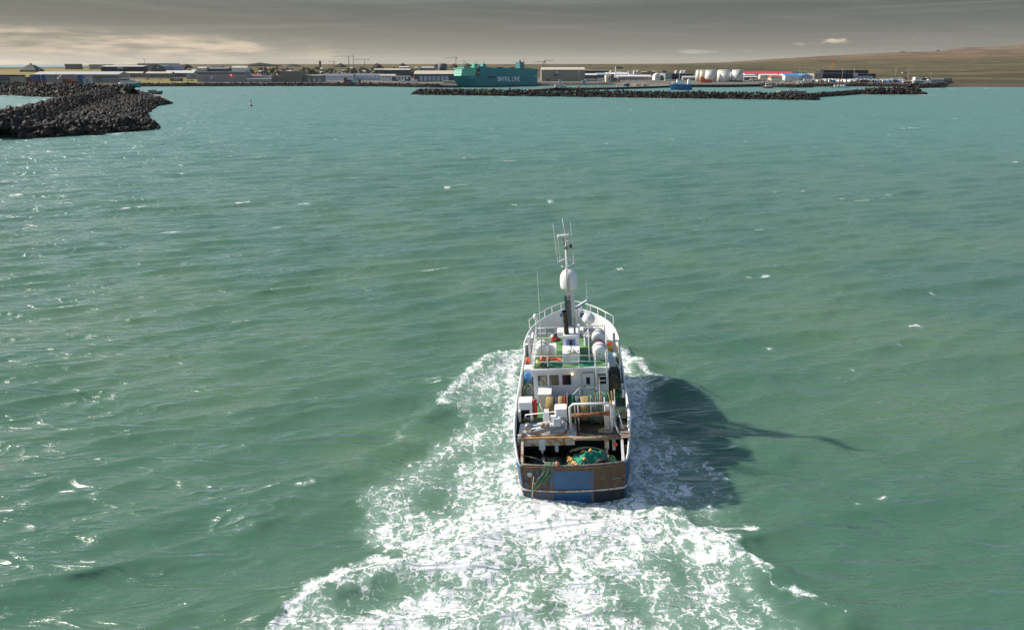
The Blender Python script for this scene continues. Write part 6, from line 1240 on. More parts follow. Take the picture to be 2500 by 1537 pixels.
    tower_crane(854, 138, 2100, 812, 866, gm, 'grey tower crane with long level jib above the town'); tower_crane(892, 146, 2300, 866, 902, gm, 'lower grey tower crane right of the tall pole'); tower_crane(1114, 141, 1900, 1089, 1116, gm, 'grey tower crane with sloping jib behind the ferry bow', .04, 137); tower_crane(1326, 151.5, 2000, 1304, 1328, gm, 'grey tower crane with short jib beside the hangar', .03)
    tower_crane(1331, 149, 1950, 1329, 1351, gm, 'grey tower crane with jib tipped upward over hangar', .035, 146); tower_crane(2029, 149, 1400, 1989, 2034, om, 'orange tower crane over the navy factory', 0, 146); tower_crane(818, 151, 2600, 803, 820, gm, 'small distant crane on the skyline by the grey tower')
    def pole(px, yb, yt, D, label, m=C_['steel'], r=.3, head=True, name='light_pole', cat='pole', z0=None):
        D = D * 1.1; X = XP(px, D); g = gz(X, D) if z0 is None else z0; g = max(g, -1); q = thing(name, label, cat, (X, D, g)); hz = ZP(yt, D) - g; b = MB(); b.tube([(0, 0, 0), (0, 0, hz)], [r, r * .6], m, 6); b.build('shaft', q)
        if head: b = MB(); b.box(-1.2, 1.2, -.4, .4, hz, hz + .45, m); b.build('lamp_head', q)
    pole(865, 178, 132, 1500, 'tall dark pole rising above the town beside cranes', C_['dgrey'], .75, False, 'tall_mast', 'mast')
    pole(100, 205, 170, 960, 'white light pole before the blue containers', C_['rwhite']); pole(224, 207, 171, 960, 'white light pole before the pale reefer stack', C_['rwhite']); pole(140, 200, 165, 1080, 'thin pole behind the reach stacker', C_['steel'], .2)
    X = XP(359, 2035); q = thing('antenna_pole', 'leaning pole with antenna arms on the skyline', 'antenna', (X, 2035, gz(X, 2035))); hz = ZP(143.5, 2035) - q.location.z; b = MB(); b.tube([(0, 0, 0), (-1.3, 0, hz)], .35, C_['dgrey'], 5); b.build('shaft', q); b = MB(); b.tube([(-1.3, 0, hz * .93), (4.5, 0, hz * .96)], .25, C_['dgrey'], 4); b.tube([(-3, 0, hz * .99), (1, 0, hz * .9)], .2, C_['dgrey'], 4); b.build('arm', q)
    pole(1413, 203, 168, 1160, 'pole in front of the beige hangar wall', C_['steel'], .22)
    for px, yb, yt, D, lab in ((1956, 200, 175, 1130, 'floodlight mast on the quay before blue hall'), (2055.5, 193, 167, 1180, 'floodlight mast among the trailers before navy factory'), (2084, 193, 167, 1190, 'floodlight mast beside the factory sign board'), (2185, 190, 164, 1200, 'floodlight mast left of the orange loader'), (2216, 200, 168, 1120, 'floodlight mast right of the orange loader'), (2272, 188, 177, 1500, 'thin mast by the car rows')):
        pole(px, yb, yt, D, lab, C_['rlight'], .28)
    for px, lab in ((1951, 'yellow topped post left of the floodlight mast'), (1962, 'yellow topped post just right of the floodlight mast'), (1967, 'yellow topped post farthest from the red roofed hall')): pole(px, 178, 171.5, 1900, lab, C_['pale'], .5, True, 'post', 'post')
    pole(148.5, 238, 223, 478, 'red beacon post on the rock ridge', mat('beacon_red', (.40, .06, .04), .6), .22, True, 'beacon_post', 'beacon', 6.5)
    # channel buoy
    P = on_z(613, 259); q = thing('channel_buoy', 'slim red spar buoy floating in the harbour mouth', 'buoy', (P[0], P[1], 0)); b = MB(); b.lathe([(.3, -1), (1.1, -.3), (1.1, .5), (.35, 1.0), (.28, 4.2)], (0, 0, 0), 'z', 12, mat('buoy_red', (.22, .05, .04), .6)); b.build('body', q); b = MB(); b.lathe([(.28, 4.2), (.5, 4.3), (.02, 5.2)], (0, 0, 0), 'z', 10, mat('buoy_red', (1, 1, 1))); b.build('topmark', q)
    # birds skimming the water
    for i, (px, py) in enumerate(((754, 306), (778, 306))):
        P = on_z(px, py + 1.2); q = MB(); q.lathe([(.02, -.45), (.13, -.25), (.16, 0), (.10, .3), (.02, .5)], (0, 0, .0), 'y', 8, C_['black'])
        for s in (-1, 1): q.add([(0, .18, .05), (s * .45, .12, .32), (s * 1.0, -.12, .22), (s * .45, -.2, .30), (0, -.12, .05)], [(0, 1, 3, 4), (1, 2, 3)], C_['black'])
        o = q.build('sea_bird'); o.location = (P[0], P[1], .9); tag(o, 'dark seabird flying low over the water', 'bird', 'pair of seabirds')
build_town()

# ================================================================ SHIPS, VEHICLES, CONTAINERS
def build_ferry():
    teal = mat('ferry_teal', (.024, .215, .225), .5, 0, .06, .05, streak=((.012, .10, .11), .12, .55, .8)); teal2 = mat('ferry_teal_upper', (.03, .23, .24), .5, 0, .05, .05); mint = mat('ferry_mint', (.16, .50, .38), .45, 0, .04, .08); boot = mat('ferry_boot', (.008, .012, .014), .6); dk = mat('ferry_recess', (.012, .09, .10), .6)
    wh = mat('ferry_white', (.72, .73, .73), .5, 0, .05, .3); om = mat('ferry_orange', (.60, .17, .05), .6)
    bow = np.array([XP(1113, 1092) + 2, 1094.0]); d = np.array([.74, .672]); Ln = 140.0
    ang = math.atan2(d[1], d[0]); T = thing('car_ferry', 'large teal green car ferry moored at the quay', 'ferry', (bow[0], bow[1], 0), ang); T.scale = (1.07, 1.0, 1.0)
    # local: x from bow (0) aft, y across (0 = near side .. 22), z up. near side faces the viewer at -y
    Bm = 22.0; c = Bm / 2
    def ring(x, z, flare):
        return None
    st = [(0.0, .3), (3, 2.6), (7, 5.0), (13, 8.0), (20, 10.2), (28, 11), (60, 11), (138, 11), (140, 10.6)]
    sw = [(0.0, .1), (3, .2), (8, .9), (13, 3.0), (20, 6.5), (28, 9.2), (45, 11), (138, 11), (140, 10.6)]
    xs = [0, 2, 4, 7, 10, 13, 17, 20, 24, 28, 36, 45, 60, 100, 138, 140]
    iv = lambda t, x: float(np.interp(x, [a for a, _ in t], [b for _, b in t]))
    for s in (-1, 1):
        h = MB(); rows = []
        for x in xs:
            ht, hw_ = iv(st, x), iv(sw, x); sh = max(0.0, 1 - x / 28) * 9.0; rows.append([(x + sh * max(0, 1 - z / 15.0), c + s * (hw_ + (ht - hw_) * min(1, max(0, z) / 13) ** 1.2), z) for z in (-3, 0, 1.3, 4, 8, 11, 15)])
        h.loft(rows, rowmats=[boot, boot] + [teal] * 4); h.build('hull', T)
    b = MB(); b.loft([[(x, c - iv(st, x), 15), (x, c + iv(st, x), 15)] for x in xs], m=teal2, smooth=False); b.build('foredeck', T)
    b = MB(); b.extr([(38, 15), (140, 15), (140, 23.0), (128, 24.3), (60, 25.0), (44, 27.2), (38, 27.2)], 0, 22, 'y', teal2)
    b.v = [(x, y, z) for x, y, z in b.v]; up = b.build('cargo_house', T)
    b = MB(); b.box(38, 140, -.35, 0, 19.2, 19.7, mint if False else teal2); b.build('sheer_strake', T)
    # bridge block
    b = MB(); b.add([(8, 3.2, 15), (30, 0.5, 15), (30, 21.5, 15), (8, 18.8, 15), (10.5, 3.6, 24.0), (30, 0.9, 24.0), (30, 21.1, 24.0), (10.5, 18.4, 24.0)], [(3, 2, 1, 0), (4, 5, 6, 7), (0, 1, 5, 4), (1, 2, 6, 5), (2, 3, 7, 6), (3, 0, 4, 7)], mint); br = b.build('bridge_block', T)
    b = MB(); b.box(9.6, 31, -.4, 22.4, 24.0, 25.2, mint); b.build('bridge_deck', br); b = MB(); b.box(14, 24, 4, 18, 25.2, 27.6, mint); b.build('wheelhouse', br)
    b = MB(); b.box(13.85, 14.0, 4.6, 17.4, 26.0, 27.1, C_['glass']); b.box(14.5, 23.5, 3.86, 4.0, 26.0, 27.1, C_['glass']); b.build('wheelhouse_window', br)
    for z in (20.8, 17.6):
        for k in range(4):
            x = 13 + 4.2 * k; y = (3.2 + (x - 8) / 22 * -2.7) + (z - 15) * .045 - .09; b = MB(); b.box(x, x + .9, y - .1, y + .06, z, z + 1.0, C_['glass']); b.build('port_window', br)
        for k in range(5):
            b = MB(); xo = 8 + (z - 15) * .278 - .1; b.box(xo - .05, xo + .12, 5 + 2.6 * k, 6 + 2.6 * k, z, z + 1.0, C_['glass']); b.build('port_window', br)
    # lifeboat recess
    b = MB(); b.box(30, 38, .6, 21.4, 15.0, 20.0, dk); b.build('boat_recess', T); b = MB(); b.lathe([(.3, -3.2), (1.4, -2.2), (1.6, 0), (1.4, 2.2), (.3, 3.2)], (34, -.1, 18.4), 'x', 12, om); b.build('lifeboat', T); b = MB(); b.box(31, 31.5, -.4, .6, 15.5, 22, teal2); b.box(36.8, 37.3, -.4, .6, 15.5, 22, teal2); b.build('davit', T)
    # vent towers with radomes
    for x in (33, 47):
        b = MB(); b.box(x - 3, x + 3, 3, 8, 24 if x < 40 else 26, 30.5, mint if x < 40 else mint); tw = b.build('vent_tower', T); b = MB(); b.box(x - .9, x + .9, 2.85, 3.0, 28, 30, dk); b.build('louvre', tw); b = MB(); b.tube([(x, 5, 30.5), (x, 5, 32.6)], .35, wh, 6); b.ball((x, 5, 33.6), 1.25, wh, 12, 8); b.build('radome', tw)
    b = MB(); b.extr([(24, 25), (44, 25), (44, 27.3), (34, 27.3)], 8, 14, 'y', mint); b.build('deck_fairing', T)
    b = MB(); b.tube([(19, 11, 27.6), (19, 11, 36.5)], [.6, .25], mint, 8); b.tube([(19, 7.5, 32), (19, 8, 34.5)], .15, mint, 5); b.tube([(19, 14.5, 32), (19, 14, 34.5)], .15, mint, 5); b.tube([(19, 7.5, 32), (19, 11, 31), (19, 14.5, 32)], .3, mint, 6); b.tube([(17, 9, 35.5), (21, 13, 35.5)], .2, wh, 5); b.build('radar_mast', T)
    # funnel and stern mast
    b = MB(); b.box(112, 120, 6, 16, 24, 33, teal, top=.85); fn = b.build('funnel', T); b = MB(); b.lathe([(.9, 33), (.9, 35.5)], (115, 9, 0), 'z', 10, boot); b.lathe([(.7, 33), (.7, 35)], (117, 12, 0), 'z', 10, boot); b.build('exhaust', fn); b = MB(); b.tube([(124, 11, 24), (124, 11, 39)], [.5, .2], boot, 6); b.tube([(122, 11, 33), (126, 11, 33)], .2, boot, 5); b.build('stern_mast', T)
    for x in (70, 92):
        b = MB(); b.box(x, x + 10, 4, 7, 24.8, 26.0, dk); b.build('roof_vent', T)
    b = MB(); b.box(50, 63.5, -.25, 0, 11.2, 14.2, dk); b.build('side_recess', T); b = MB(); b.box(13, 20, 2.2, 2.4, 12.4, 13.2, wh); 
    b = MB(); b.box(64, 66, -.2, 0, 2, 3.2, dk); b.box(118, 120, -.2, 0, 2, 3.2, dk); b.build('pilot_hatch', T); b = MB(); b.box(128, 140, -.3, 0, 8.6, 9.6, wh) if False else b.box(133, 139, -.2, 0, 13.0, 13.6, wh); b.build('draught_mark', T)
    # bulbous bow and anchor
    b = MB(); b.ball((6, c, .3), 2.2, boot, 12, 8, (2.4, .8, .8)); b.build('bulb', T); b = MB(); b.box(16, 17.5, 2.9, 3.4, 8.5, 10, boot); b.build('anchor', T)
    # bow name streak
    # lettering on the side
    cu = bpy.data.curves.new('lettering', 'FONT'); cu.body = 'SMYRIL LINE'; cu.size = 9.2; cu.extrude = .05; cu.offset = .16; cu.align_x = 'LEFT'
    o = bpy.data.objects.new('lettering_tmp', cu); COL.objects.link(o); dg = bpy.context.evaluated_depsgraph_get(); me = bpy.data.meshes.new_from_object(o.evaluated_get(dg)); bpy.data.objects.remove(o); me.name = 'lettering'; me.materials.clear(); me.materials.append(mat('lettering_white', (.80, .80, .79), .6, 0, .03, .5))
    xs_ = [v.co.x for v in me.vertices]; wd = max(xs_) - min(xs_); L = bpy.data.objects.new('lettering', me); COL.objects.link(L); L.parent = T
    L.matrix_parent_inverse = Matrix.Identity(4); L.location = (66.5, -.12, 6.9); L.scale = (40.0 / wd, 1, 1); L.rotation_euler = (math.pi / 2, 0, 0)
    b = MB(); y2 = [c - iv(st, x) * .985 - .05 for x in (21, 30)]; b.add([(21, y2[0], 12.3), (30, y2[1], 12.3), (30, y2[1], 13.1), (21, y2[0], 13.1)], [(0, 1, 2, 3)], mat('name_strip', (.25, .42, .42), .6)); b.build('name_strip', T)
build_ferry()

def ship(name, label, cat, px_bow, px_stern, py, D, Hb, wid, hullm, stripe, house, hm, mast=8, head=1, boot=None, bulw=.8):
    """a moored boat seen side-on; bow towards px_bow"""
    D = D * 1.1; xb, xs_ = XP(px_bow, D), XP(px_stern, D); L = abs(xs_ - xb); s = 1 if xb < xs_ else -1
    t = thing(name, label, cat, ((xb + xs_) / 2, D, 0), 0 if s > 0 else math.pi); b = MB(); rows = []
    for u in np.linspace(0, 1, 10):
        w = wid / 2 * min(1, (u * 3.2) ** .7 if u > 0 else .02) * (1 if u < .9 else .93); sh = Hb * (1 + .45 * max(0, 1 - u * 2.6) ** 1.5); x = -L / 2 + u * L
        r = (1 - u * 4) * L * .06 if u < .25 else 0
        rows.append([(x + r, -w * .6, -.8), (x + r * .6, -w * .85, .35), (x, -w, sh * .72), (x, -w, sh), (x, w, sh), (x, w, sh * .72), (x + r * .6, w * .85, .35), (x + r, w * .6, -.8)])
    b.loft(rows, rowmats=[boot or C_['black'], hullm, stripe, C_['dgrey'], stripe, hullm, boot or C_['black']], cap1=True, m=hullm); b.build('hull', t)
    for (n_, u0, u1, z0, z1, wf, m_) in house:
        q = MB(); q.box(-L / 2 + u0 * L, -L / 2 + u1 * L, -wid / 2 * wf, wid / 2 * wf, Hb + z0, Hb + z1, m_, top=.94); h = q.build(n_, t)
        if n_ == 'wheelhouse': q = MB(); q.box(-L / 2 + u0 * L - .03, -L / 2 + u1 * L + .03, -wid / 2 * wf - .02, wid / 2 * wf + .02, Hb + z0 + (z1 - z0) * .5, Hb + z0 + (z1 - z0) * .8, C_['glass'], top=.97); q.build('window_band', h)
    for k, (u, hz) in enumerate(mast):
        q = MB(); x = -L / 2 + u * L; q.tube([(x, 0, Hb), (x, 0, Hb + hz)], [.18 * wid / 5, .07 * wid / 5], hm, 6); q.tube([(x, -wid * .2, Hb + hz * .7), (x, wid * .2, Hb + hz * .7)], .06 * wid / 5, hm, 5); q.build('mast', t)
    q = MB(); q.tube([(-L / 2 + .3, 0, Hb * 1.45 + .7), (-L / 2 + L * .1, -wid * .32, Hb * 1.3 + .7), (-L / 2 + L * .28, -wid * .46, Hb * 1.05 + .7), (-L / 2 + L * .95, -wid * .45, Hb + .7)], .06, hm, 5); q.build('rail', t)
    return t
def build_boats():
    wt = C_['white']; W = MATS['boat_white_clean']; bl = mat('trawler_blue', (.02, .14, .36), .45, 0, .08, .2); rd = mat('boat_red', (.50, .05, .04), .5); og = mat('boat_orange', (.66, .14, .05), .5); gn = mat('boat_green', (.05, .24, .20), .5)
    ship('moored_trawler', 'big blue hulled trawler moored at the mole end', 'trawler', 1637, 1690, 219, 905, 6.6, 8, bl, bl, (('forecastle', .06, .30, 0, 2.6, .7, W), ('deckhouse', .28, .62, 0, 3.2, .8, W), ('wheelhouse', .30, .50, 3.2, 6.0, .7, W), ('aft_gantry', .80, .90, 0, 5.6, .75, W)), W, ((.40, 12.5), (.85, 8)))
    ship('white_vessel', 'white and green vessel lying at the left quay', 'ship', 342, 291, 197, 1010, 6.2, 9, gn, wt, (('deckhouse', .30, .62, 0, 3.2, .8, C_['cream']), ('wheelhouse', .62, .92, 0, 5.8, .8, C_['cream'])), W, ((.5, 9),), boot=C_['navy'])
    ship('red_workboat', 'red hulled workboat behind the pier head rocks', 'boat', 345, 318, 228, 730, 3.4, 6, rd, rd, (('wheelhouse', .35, .7, 0, 2.6, .7, C_['slate']),), W, ((.5, 5),))
    ship('grey_barge', 'dark green grey barge beyond the pier head', 'barge', 393, 352, 227, 770, 2.6, 8, C_['slate'], C_['greeng'], (('deckhouse', .45, .8, 0, 1.6, .8, C_['slate']), ('hatch', .12, .35, 0, .8, .6, C_['greeng'])), C_['dgrey'], ((.6, 3),))
    ship('red_fishing_boat', 'red and white fishing boat moored before the rock slope', 'boat', 1865, 1889, 216, 969, 2.2, 4.5, rd, rd, (('wheelhouse', .22, .62, 0, 3.6, .7, W), ('deckhouse', .55, .85, 0, 1.6, .7, W)), W, ((.4, 6), (.8, 4)))
    ship('orange_boat', 'orange rescue coloured boat behind the red fishing boat', 'boat', 1887, 1905, 213.5, 1010, 2.4, 4, og, og, (('deckhouse', .5, .85, 0, 1.6, .7, W),), W, ((.6, 6.5),))
    ship('dark_boat', 'small dark fishing boat next to the orange boat', 'boat', 1904, 1916, 213, 1020, 2.2, 4, C_['slate'], C_['navy'], (('wheelhouse', .25, .6, 0, 3.0, .7, W),), W, ((.5, 7),))
    for i, (a, b, lab) in enumerate(((1946, 1955, 'small white boat ashore under the rock slope'), (1955, 1964, 'small white boat with low cabin beside its twin'))):
        ship('small_boat', lab, 'boat', a, b, 208, 1062, 1.6, 2.4, W, W, (('wheelhouse', .25, .6, 0, 1.8, .7, W),), W, ((.5, 4),)).location.z = 3.3
    for i, (a, b, lab, m) in enumerate(((2037, 2046, 'small white boat at the pontoon end', W), (2045, 2054, 'small boat with red mast at the pontoon', rd), (2053, 2061, 'white cabin boat in the middle of the pontoon', W), (2059, 2070, 'larger white cabin boat at the pontoon', W))):
        ship('pontoon_boat', lab, 'boat', a, b, 213, 1005 + 3 * i, 1.7, 2.6, W if m is W else m, W, (('wheelhouse', .25, .62, 0, 2.0, .75, W),), W, ((.45, 5.5),))
    q = MB(); q.box(XP(2028, 1100), XP(2074, 1100), 1096, 1100, .1, .6, C_['dgrey']); struct(q.build('pontoon'))
    ship('orange_barge', 'bright orange red barge cabin on the quay before tanks', 'barge', 1708, 1738, 206, 1095, 3.8, 7, og, og, (('deckhouse', .05, .45, 0, 3.0, .8, og), ('wheelhouse', .08, .3, 3.0, 4.6, .7, og), ('store', .5, .95, 0, 1.4, .7, og)), og, ((.3, 4),)).location.z = 3.6
build_boats()

def build_vehicles():
    rnd = random.Random(21); tyre = C_['black']; gl = C_['glass']
    def car_mesh(m):
        b = MB(); b.extr([(-2.1, .35), (2.1, .35), (2.15, .75), (1.9, .95), (1.2, 1.02), (-1.5, 1.02), (-2.15, .9)], -.85, .85, 'y', m); b.extr([(-1.45, 1.02), (1.2, 1.02), (.5, 1.5), (-1.0, 1.52)], -.74, .74, 'y', gl); b.extr([(-1.05, 1.5), (.52, 1.48), (.45, 1.55), (-.98, 1.57)], -.72, .72, 'y', m)
        for x in (-1.35, 1.35):
            for y in (-.8, .8): b.lathe([(.1, -.12), (.33, -.12), (.33, .12), (.1, .12)], (x, y, .33), 'y', 10, tyre)
        return b.mesh('car')
    cols = {'white': C_['white'], 'silver': C_['rlight'], 'dark': C_['dgrey'], 'red': C_['red'], 'blue': C_['blue']}; CM = {k: car_mesh(v) for k, v in cols.items()}
    def car(px, D, col, where, rz=0.0, z=None, group=None):
        D = D * 1.1; X = XP(px, D); o = bpy.data.objects.new('parked_car', CM[col]); COL.objects.link(o); o.location = (X, D, gz(X, D) if z is None else z); o.rotation_euler = (0, 0, rz); tag(o, '%s car parked %s' % (col, where), 'car', group or '%s cars %s' % (col, where)); return o
    for r_, D in enumerate((1290, 1330, 1370)):
        for k in range(17): car(2180 + 5.4 * k + rnd.uniform(-1, 1), D, rnd.choice(('white', 'white', 'silver', 'dark', 'white', 'blue')), 'in the long rows behind the orange loader', rnd.choice((0.3, .35, 1.9)))
    for k in range(16): car(1431 + 3.3 * k + rnd.uniform(-1, 1), rnd.choice((1215, 1240, 1265)), rnd.choice(('white', 'silver', 'dark', 'red', 'white')), 'between the beige hangar and the chimney', rnd.uniform(-.4, .4))
    for k in range(12): car(1515 + 3.4 * k, 1190 + rnd.uniform(-8, 25), rnd.choice(('white', 'silver', 'dark', 'white')), 'before the long processing shed', rnd.uniform(-.5, .5))
    for px in (358, 363, 390): car(px, 1265 + px % 7, 'dark' if px < 380 else 'silver', 'on the yellow field by the road')
    for px in (459, 468): car(px, 1180, 'dark', 'on the strip of grass beside the long shed')
    for px, D in ((1931, 797), (1937, 799), (1946, 797)): car(px, D, 'white', 'behind the end of the long breakwater', .1, 2.6)
    P = on_z(1940, 222.5, 2.6); q = MB(); q.box(P[0] - 14, P[0] + 14, 872, 886, -2, 2.6, mat('mole_tarmac', (1, 1, 1))); o = struct(q.build('mole_end'))
    def wheels(t, xs_, w=1.1):
        for x in xs_:
            for s in (-1, 1): b = MB(); b.lathe([(.15, -.16), (.5, -.16), (.5, .16), (.15, .16)], (x, s * w, .5), 'y', 10, tyre); b.build('wheel', t)
    def trailer(px, D, m, label, group=None, rz=0.0, L=12.5, cab=None, z=None, tank=False):
        D = D * 1.1; X = XP(px, D); t = thing('semi_trailer' if cab is None else 'lorry', label, 'trailer' if cab is None else 'lorry', (X, D, gz(X, D) if z is None else z), rz, group); b = MB()
        if tank: b.lathe([(.2, -L / 2), (1.15, -L / 2 + .4), (1.2, 0), (1.15, L / 2 - .4), (.2, L / 2)], (0, 0, 2.3), 'x', 14, m)
        else: b.box(-L / 2, L / 2, -1.27, 1.27, 1.2, 4.0, m)
        b.build('cargo_box', t); b = MB(); b.box(-L / 2, L / 2, -1.0, 1.0, .9, 1.18, C_['dgrey']); b.build('chassis', t); wheels(t, (L / 2 - 1.2, L / 2 - 2.6, -L / 2 + 2.2))
        if cab is not None: b = MB(); b.box(-L / 2 - 2.9, -L / 2 - .5, -1.25, 1.25, .7, 3.6, cab, top=.92); c = b.build('cab', t); b = MB(); b.box(-L / 2 - 2.93, -L / 2 - 2.6, -1.05, 1.05, 2.2, 3.0, gl); b.build('windscreen', c); wheels(t, (-L / 2 - 1.9,))
        return t
    blue_c = mat('trailer_blue', (.05, .13, .30), .6, 0, .1, .2)
    nm = {0: ('white', C_['white']), 1: ('pale grey', C_['rlight']), 2: ('blue', blue_c), 3: ('cream', C_['cream']), 4: ('dark slate', C_['slate']), 5: ('reddish brown', C_['brown'])}
    for r_, (D, lo, hi, n_) in enumerate(((1100, 1978, 2205, 34), (1135, 1985, 2205, 30), (1165, 2010, 2200, 22))):
        for k in range(n_):
            i = rnd.choice((0, 0, 0, 1, 1, 2, 3, 4, 0, 5)); px = lo + (hi - lo) * (k + rnd.uniform(.2, .8)) / n_; end = rnd.random() < .7
            trailer(px, D + rnd.uniform(-6, 6), nm[i][1], '%s semi trailer %s in the lorry park' % (nm[i][0], 'parked end on' if end else 'parked broadside'), '%s trailers %s' % (nm[i][0], 'end on' if end else 'broadside'), (math.pi / 2 + rnd.uniform(-.12, .12)) if end else rnd.uniform(-.1, .1))
    for k, px in enumerate((1838, 1848, 1862)): trailer(px, 1180, C_['pale'] if k < 2 else C_['white'], ('pale yellow tank trailer left of its twin by the quay', 'pale yellow tank trailer right of its twin by the quay', 'white trailer next to the yellow tank trailers')[k], None, 0, 10, tank=k < 2)
    for k, px in enumerate((1893, 1925, 1972)): trailer(px, 1150, C_['white'], ('white trailer parked below the brown gables', 'white trailer parked before the blue roofed hall', 'white trailer at the near end of lorry park')[k])
    for px in (2079, 2089): trailer(px, 1075, C_['cream'], 'squat cream tank trailer at the lorry park edge', 'twin squat tank trailers', 0, 5, tank=True)
    trailer(1366, 898, C_['rwhite'], 'white box lorry driving on the harbour mole', None, math.pi + .15, 11, C_['white'], 2.6)
    trailer(1533, 950, C_['slate'], 'small dark blue lorry on the harbour mole', None, .3, 4.5, C_['blue'], 2.6)
    for px, D, lab in ((983, 1120, 'white lorry parked before the blue grey depot'), (1013, 1105, 'white van like lorry parked near seven door hall')): trailer(px, D, C_['white'], lab, None, .15, 7, C_['white'])
    trailer(120, 935, C_['white'], 'white caravan shaped trailer at the container yard edge', None, 0, 8)
    # boxes on the mole
    def hut(px0, px1, yt, D, m, label, z0=2.6, door=None, name='quay_hut'):
        D = D * 1.1; a, b_ = XP(px0, D), XP(px1, D); t = thing(name, label, 'hut', ((a + b_) / 2, D, z0)); h = ZP(yt, D) - z0; w = (b_ - a) / 2; q = MB(); q.box(-w, w, -1.4, 1.4, 0, h, m); q.build('wall', t); q = MB(); q.box(-w - .15, w + .15, -1.55, 1.55, h, h + .2, C_['rwhite']); q.build('roof', t)
        if door: q = MB(); q.box(-w * .3, w * .4, -1.46, -1.402, .1, h * .85, door); q.build('door', t)
    hut(1551, 1565, 205.5, 977, C_['cream'], 'cream hut with yellow door on the mole', door=C_['yellow']); hut(1569, 1582, 206, 978, C_['cream'], 'cream hut with dark opening on the mole', door=C_['slate']); hut(1409.5, 1416, 210.5, 909, C_['yellow'], 'bright yellow cabinet on the mole', door=C_['pale'], name='yellow_cabinet')
    hut(1364, 1370, 195.5, 1090, C_['white'], 'small white quay cabin before the hangar', 3.4, C_['slate']); hut(1421, 1430, 196.5, 1085, C_['rlight'], 'small grey gable cabin at hangar corner', 3.4, C_['slate'])
    for k, (px, D) in enumerate(((1401.5, 989), (1444.5, 1002), (1462, 1009), (1506, 1029), (1618, 1090))):
        b = MB(); b.lathe([(.5, 0), (.5, 1.2), (.35, 1.3), (.35, 2.2), (.45, 2.3), (.3, 2.6)], (0, 0, 0), 'z', 10, C_['cream']); o = b.build('mole_light'); o.location = (XP(px, D), D, 2.6); tag(o, 'short pale marker post along the mole edge', 'post', 'marker posts on the mole')
    # yellow paint marks: sprayed boulders
    for px, py in ((1196, 228), (1404, 231.5), (1100, 232)):
        P = on_z(px, py, 3.0); o = bpy.data.objects.new('painted_rock', ROCKS[3].copy()); o.data.materials.clear(); o.data.materials.append(mat('lime_paint', (.55, .52, .02), .7, 0, .2, 2)); COL.objects.link(o); o.location = P; o.scale = (1.0, .9, .8); tag(o, 'boulder sprayed lime yellow on the long breakwater', 'boulder', 'yellow sprayed boulders')
    # containers
    def container(X, D, z, m, L, label, group):
        key = (m.name, L); t = thing('shipping_container', label, 'container', (X, D, z), 0, group); b = MB(); b.box(-L / 2, L / 2, -1.22, 1.22, .08, 2.55, m); b.build('body', t); b = MB()
        for k in range(int(L / .75)): x = -L / 2 + .4 + .75 * k; b.box(x, x + .35, -1.27, -1.222, .25, 2.4, m)
        b.build('corrugation', t); b = MB()
        for x in (-L / 2, L / 2): b.box(x - .08, x + .08, -1.29, -1.15, .0, 2.6, m)
        b.build('corner_post', t)
    cb = mat('container_blue', (.025, .09, .25), .6, 0, .12, .3, fine=.1); cn = mat('container_navy', (.02, .035, .09), .6, 0, .12, .3); cr = mat('container_red', (.22, .03, .025), .65, 0, .15, .3); cg = mat('container_grey', (.24, .27, .26), .6, 0, .1, .3); cbr = mat('container_brown', (.06, .035, .03), .7, 0, .15, .3); ct = mat('container_teal', (.03, .16, .17), .6, 0, .1, .3); cw = mat('reefer_white', (.50, .54, .57), .5, 0, .06, .3); co_ = mat('container_orange', (.45, .12, .03), .6, 0, .12, .3)
    D = 1083
    def stack(px, mats, L, tag_, base=3.6):
        X = XP(px, D)
        for i, (m, nme) in enumerate(mats): container(X, D, base + 2.62 * i, m, L, '%s container, %s of the stack %s' % (nme, ('bottom', 'second', 'third', 'fourth', 'top')[i if i < len(mats) - 1 else 4], tag_), None)
    NV, BR, GR, BL, RD, TL, WT, OR = (cn, 'navy'), (cbr, 'brown'), (cg, 'grey'), (cb, 'blue'), (cr, 'red'), (ct, 'teal'), (cw, 'white'), (co_, 'orange')
    stack(-12, [TL, NV, NV, BL, NV], 12.2, 'at the yard end'); stack(12, [BL, TL, NV, BL, NV], 12.2, 'left of the grey boxes'); stack(36, [NV, GR, GR, GR, BR], 12.2, 'with three grey boxes'); stack(56, [BR, GR, GR, GR, NV], 6.1, 'right of the grey boxes')
    stack(70, [BR, RD, BR, BR], 6.1, 'before the blue block'); stack(86, [RD, RD, BL, BL, BL], 12.2, 'forming the blue block'); stack(105, [RD, RD, BL, BL, BL], 6.1, 'at the edge of the blue block'); stack(197, [TL, TL, BL, BL, BL], 6.1, 'standing alone by the reefers'); stack(209, [WT, WT, WT, ], 6.1, 'of pale reefers'); stack(216, [WT, WT, WT, WT], 6.1, 'of pale reefers next to light pole')
    stack(158, [RD, BR, RD], 6.1, 'behind the reach stacker'); stack(170, [RD, RD, OR], 6.1, 'with an orange box on top'); stack(183, [BR, RD], 6.1, 'low beside the lone blue stack')
    D = 1182
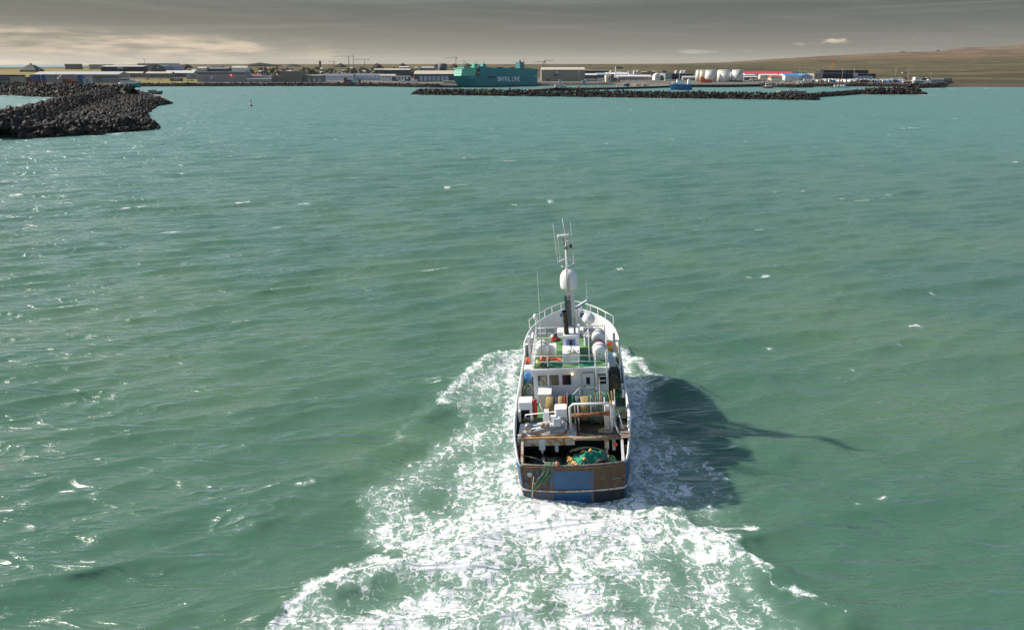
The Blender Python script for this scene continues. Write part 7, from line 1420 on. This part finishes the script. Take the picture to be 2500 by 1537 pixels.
    for px, ms, L, tg in ((843.5, [RD, RD, RD], 4.6, 'by the shore left of the blue pair'), (853, [NV, BL], 6.1, 'between red stack and white boxes'), (865, [WT, WT], 8, 'of white boxes on the shore'), (877.5, [NV, NV], 3, 'at the end of the white boxes')): stack(px, ms, L, tg, 3.4)
    # reach stacker
    t = thing('reach_stacker', 'reach stacker with raised white boom in container yard', 'loader', (XP(146, 1040), 1040, 3.6)); b = MB(); b.box(-3.4, 3.4, -1.6, 1.6, 1.0, 2.6, C_['green']); b.box(-.9, .9, -1.2, 1.2, 2.6, 4.8, C_['greeng']); b.build('body', t); b = MB(); b.tube([(3.0, 0, 13.6), (-3.4, 0, 8.4)], .65, C_['rwhite'], 6); b.tube([(.9, 0, 2.2), (.3, 0, 11.2)], .5, C_['greeng'], 6); b.build('boom', t); wheels(t, (-2.2, 2.2), 1.5)
    t = thing('wheel_loader', 'orange wheel loader among the cars', 'loader', (XP(2212, 1364), 1364, gz(XP(2212, 1364), 1364))); b = MB(); b.box(-3, 2.2, -1.3, 1.3, 1.0, 2.6, C_['orange']); b.box(-.8, 1.2, -1.1, 1.1, 2.6, 4.2, C_['glass']); b.build('body', t); b = MB(); b.tube([(1.0, 0, 2.4), (4.2, 0, 4.6)], .45, C_['orange'], 6); b.box(4.0, 5.2, -1.5, 1.5, 3.8, 5.2, C_['orange']); b.build('bucket_arm', t); wheels(t, (-1.9, 1.9), 1.3)
build_vehicles()

# ================================================================ AIR
def build_haze():
    b = MB(); b.box(-62000, 62000, -3000, 62000, -5.5, 480); o = b.build('haze'); o['kind'] = 'stuff'; o['label'] = 'thin sea haze over the whole bay'
    m = bpy.data.materials.new('haze_air'); m.use_nodes = True; nt = m.node_tree; nt.nodes.remove(nt.nodes['Principled BSDF'])
    v = N(nt, 'ShaderNodeVolumePrincipled'); v.inputs['Color'].default_value = (1.0, .94, .84, 1); v.inputs['Density'].default_value = 1.0e-5; v.inputs['Anisotropy'].default_value = .2
    nt.links.new(v.outputs[0], nt.nodes['Material Output'].inputs['Volume']); o.data.materials.append(m)
build_haze()
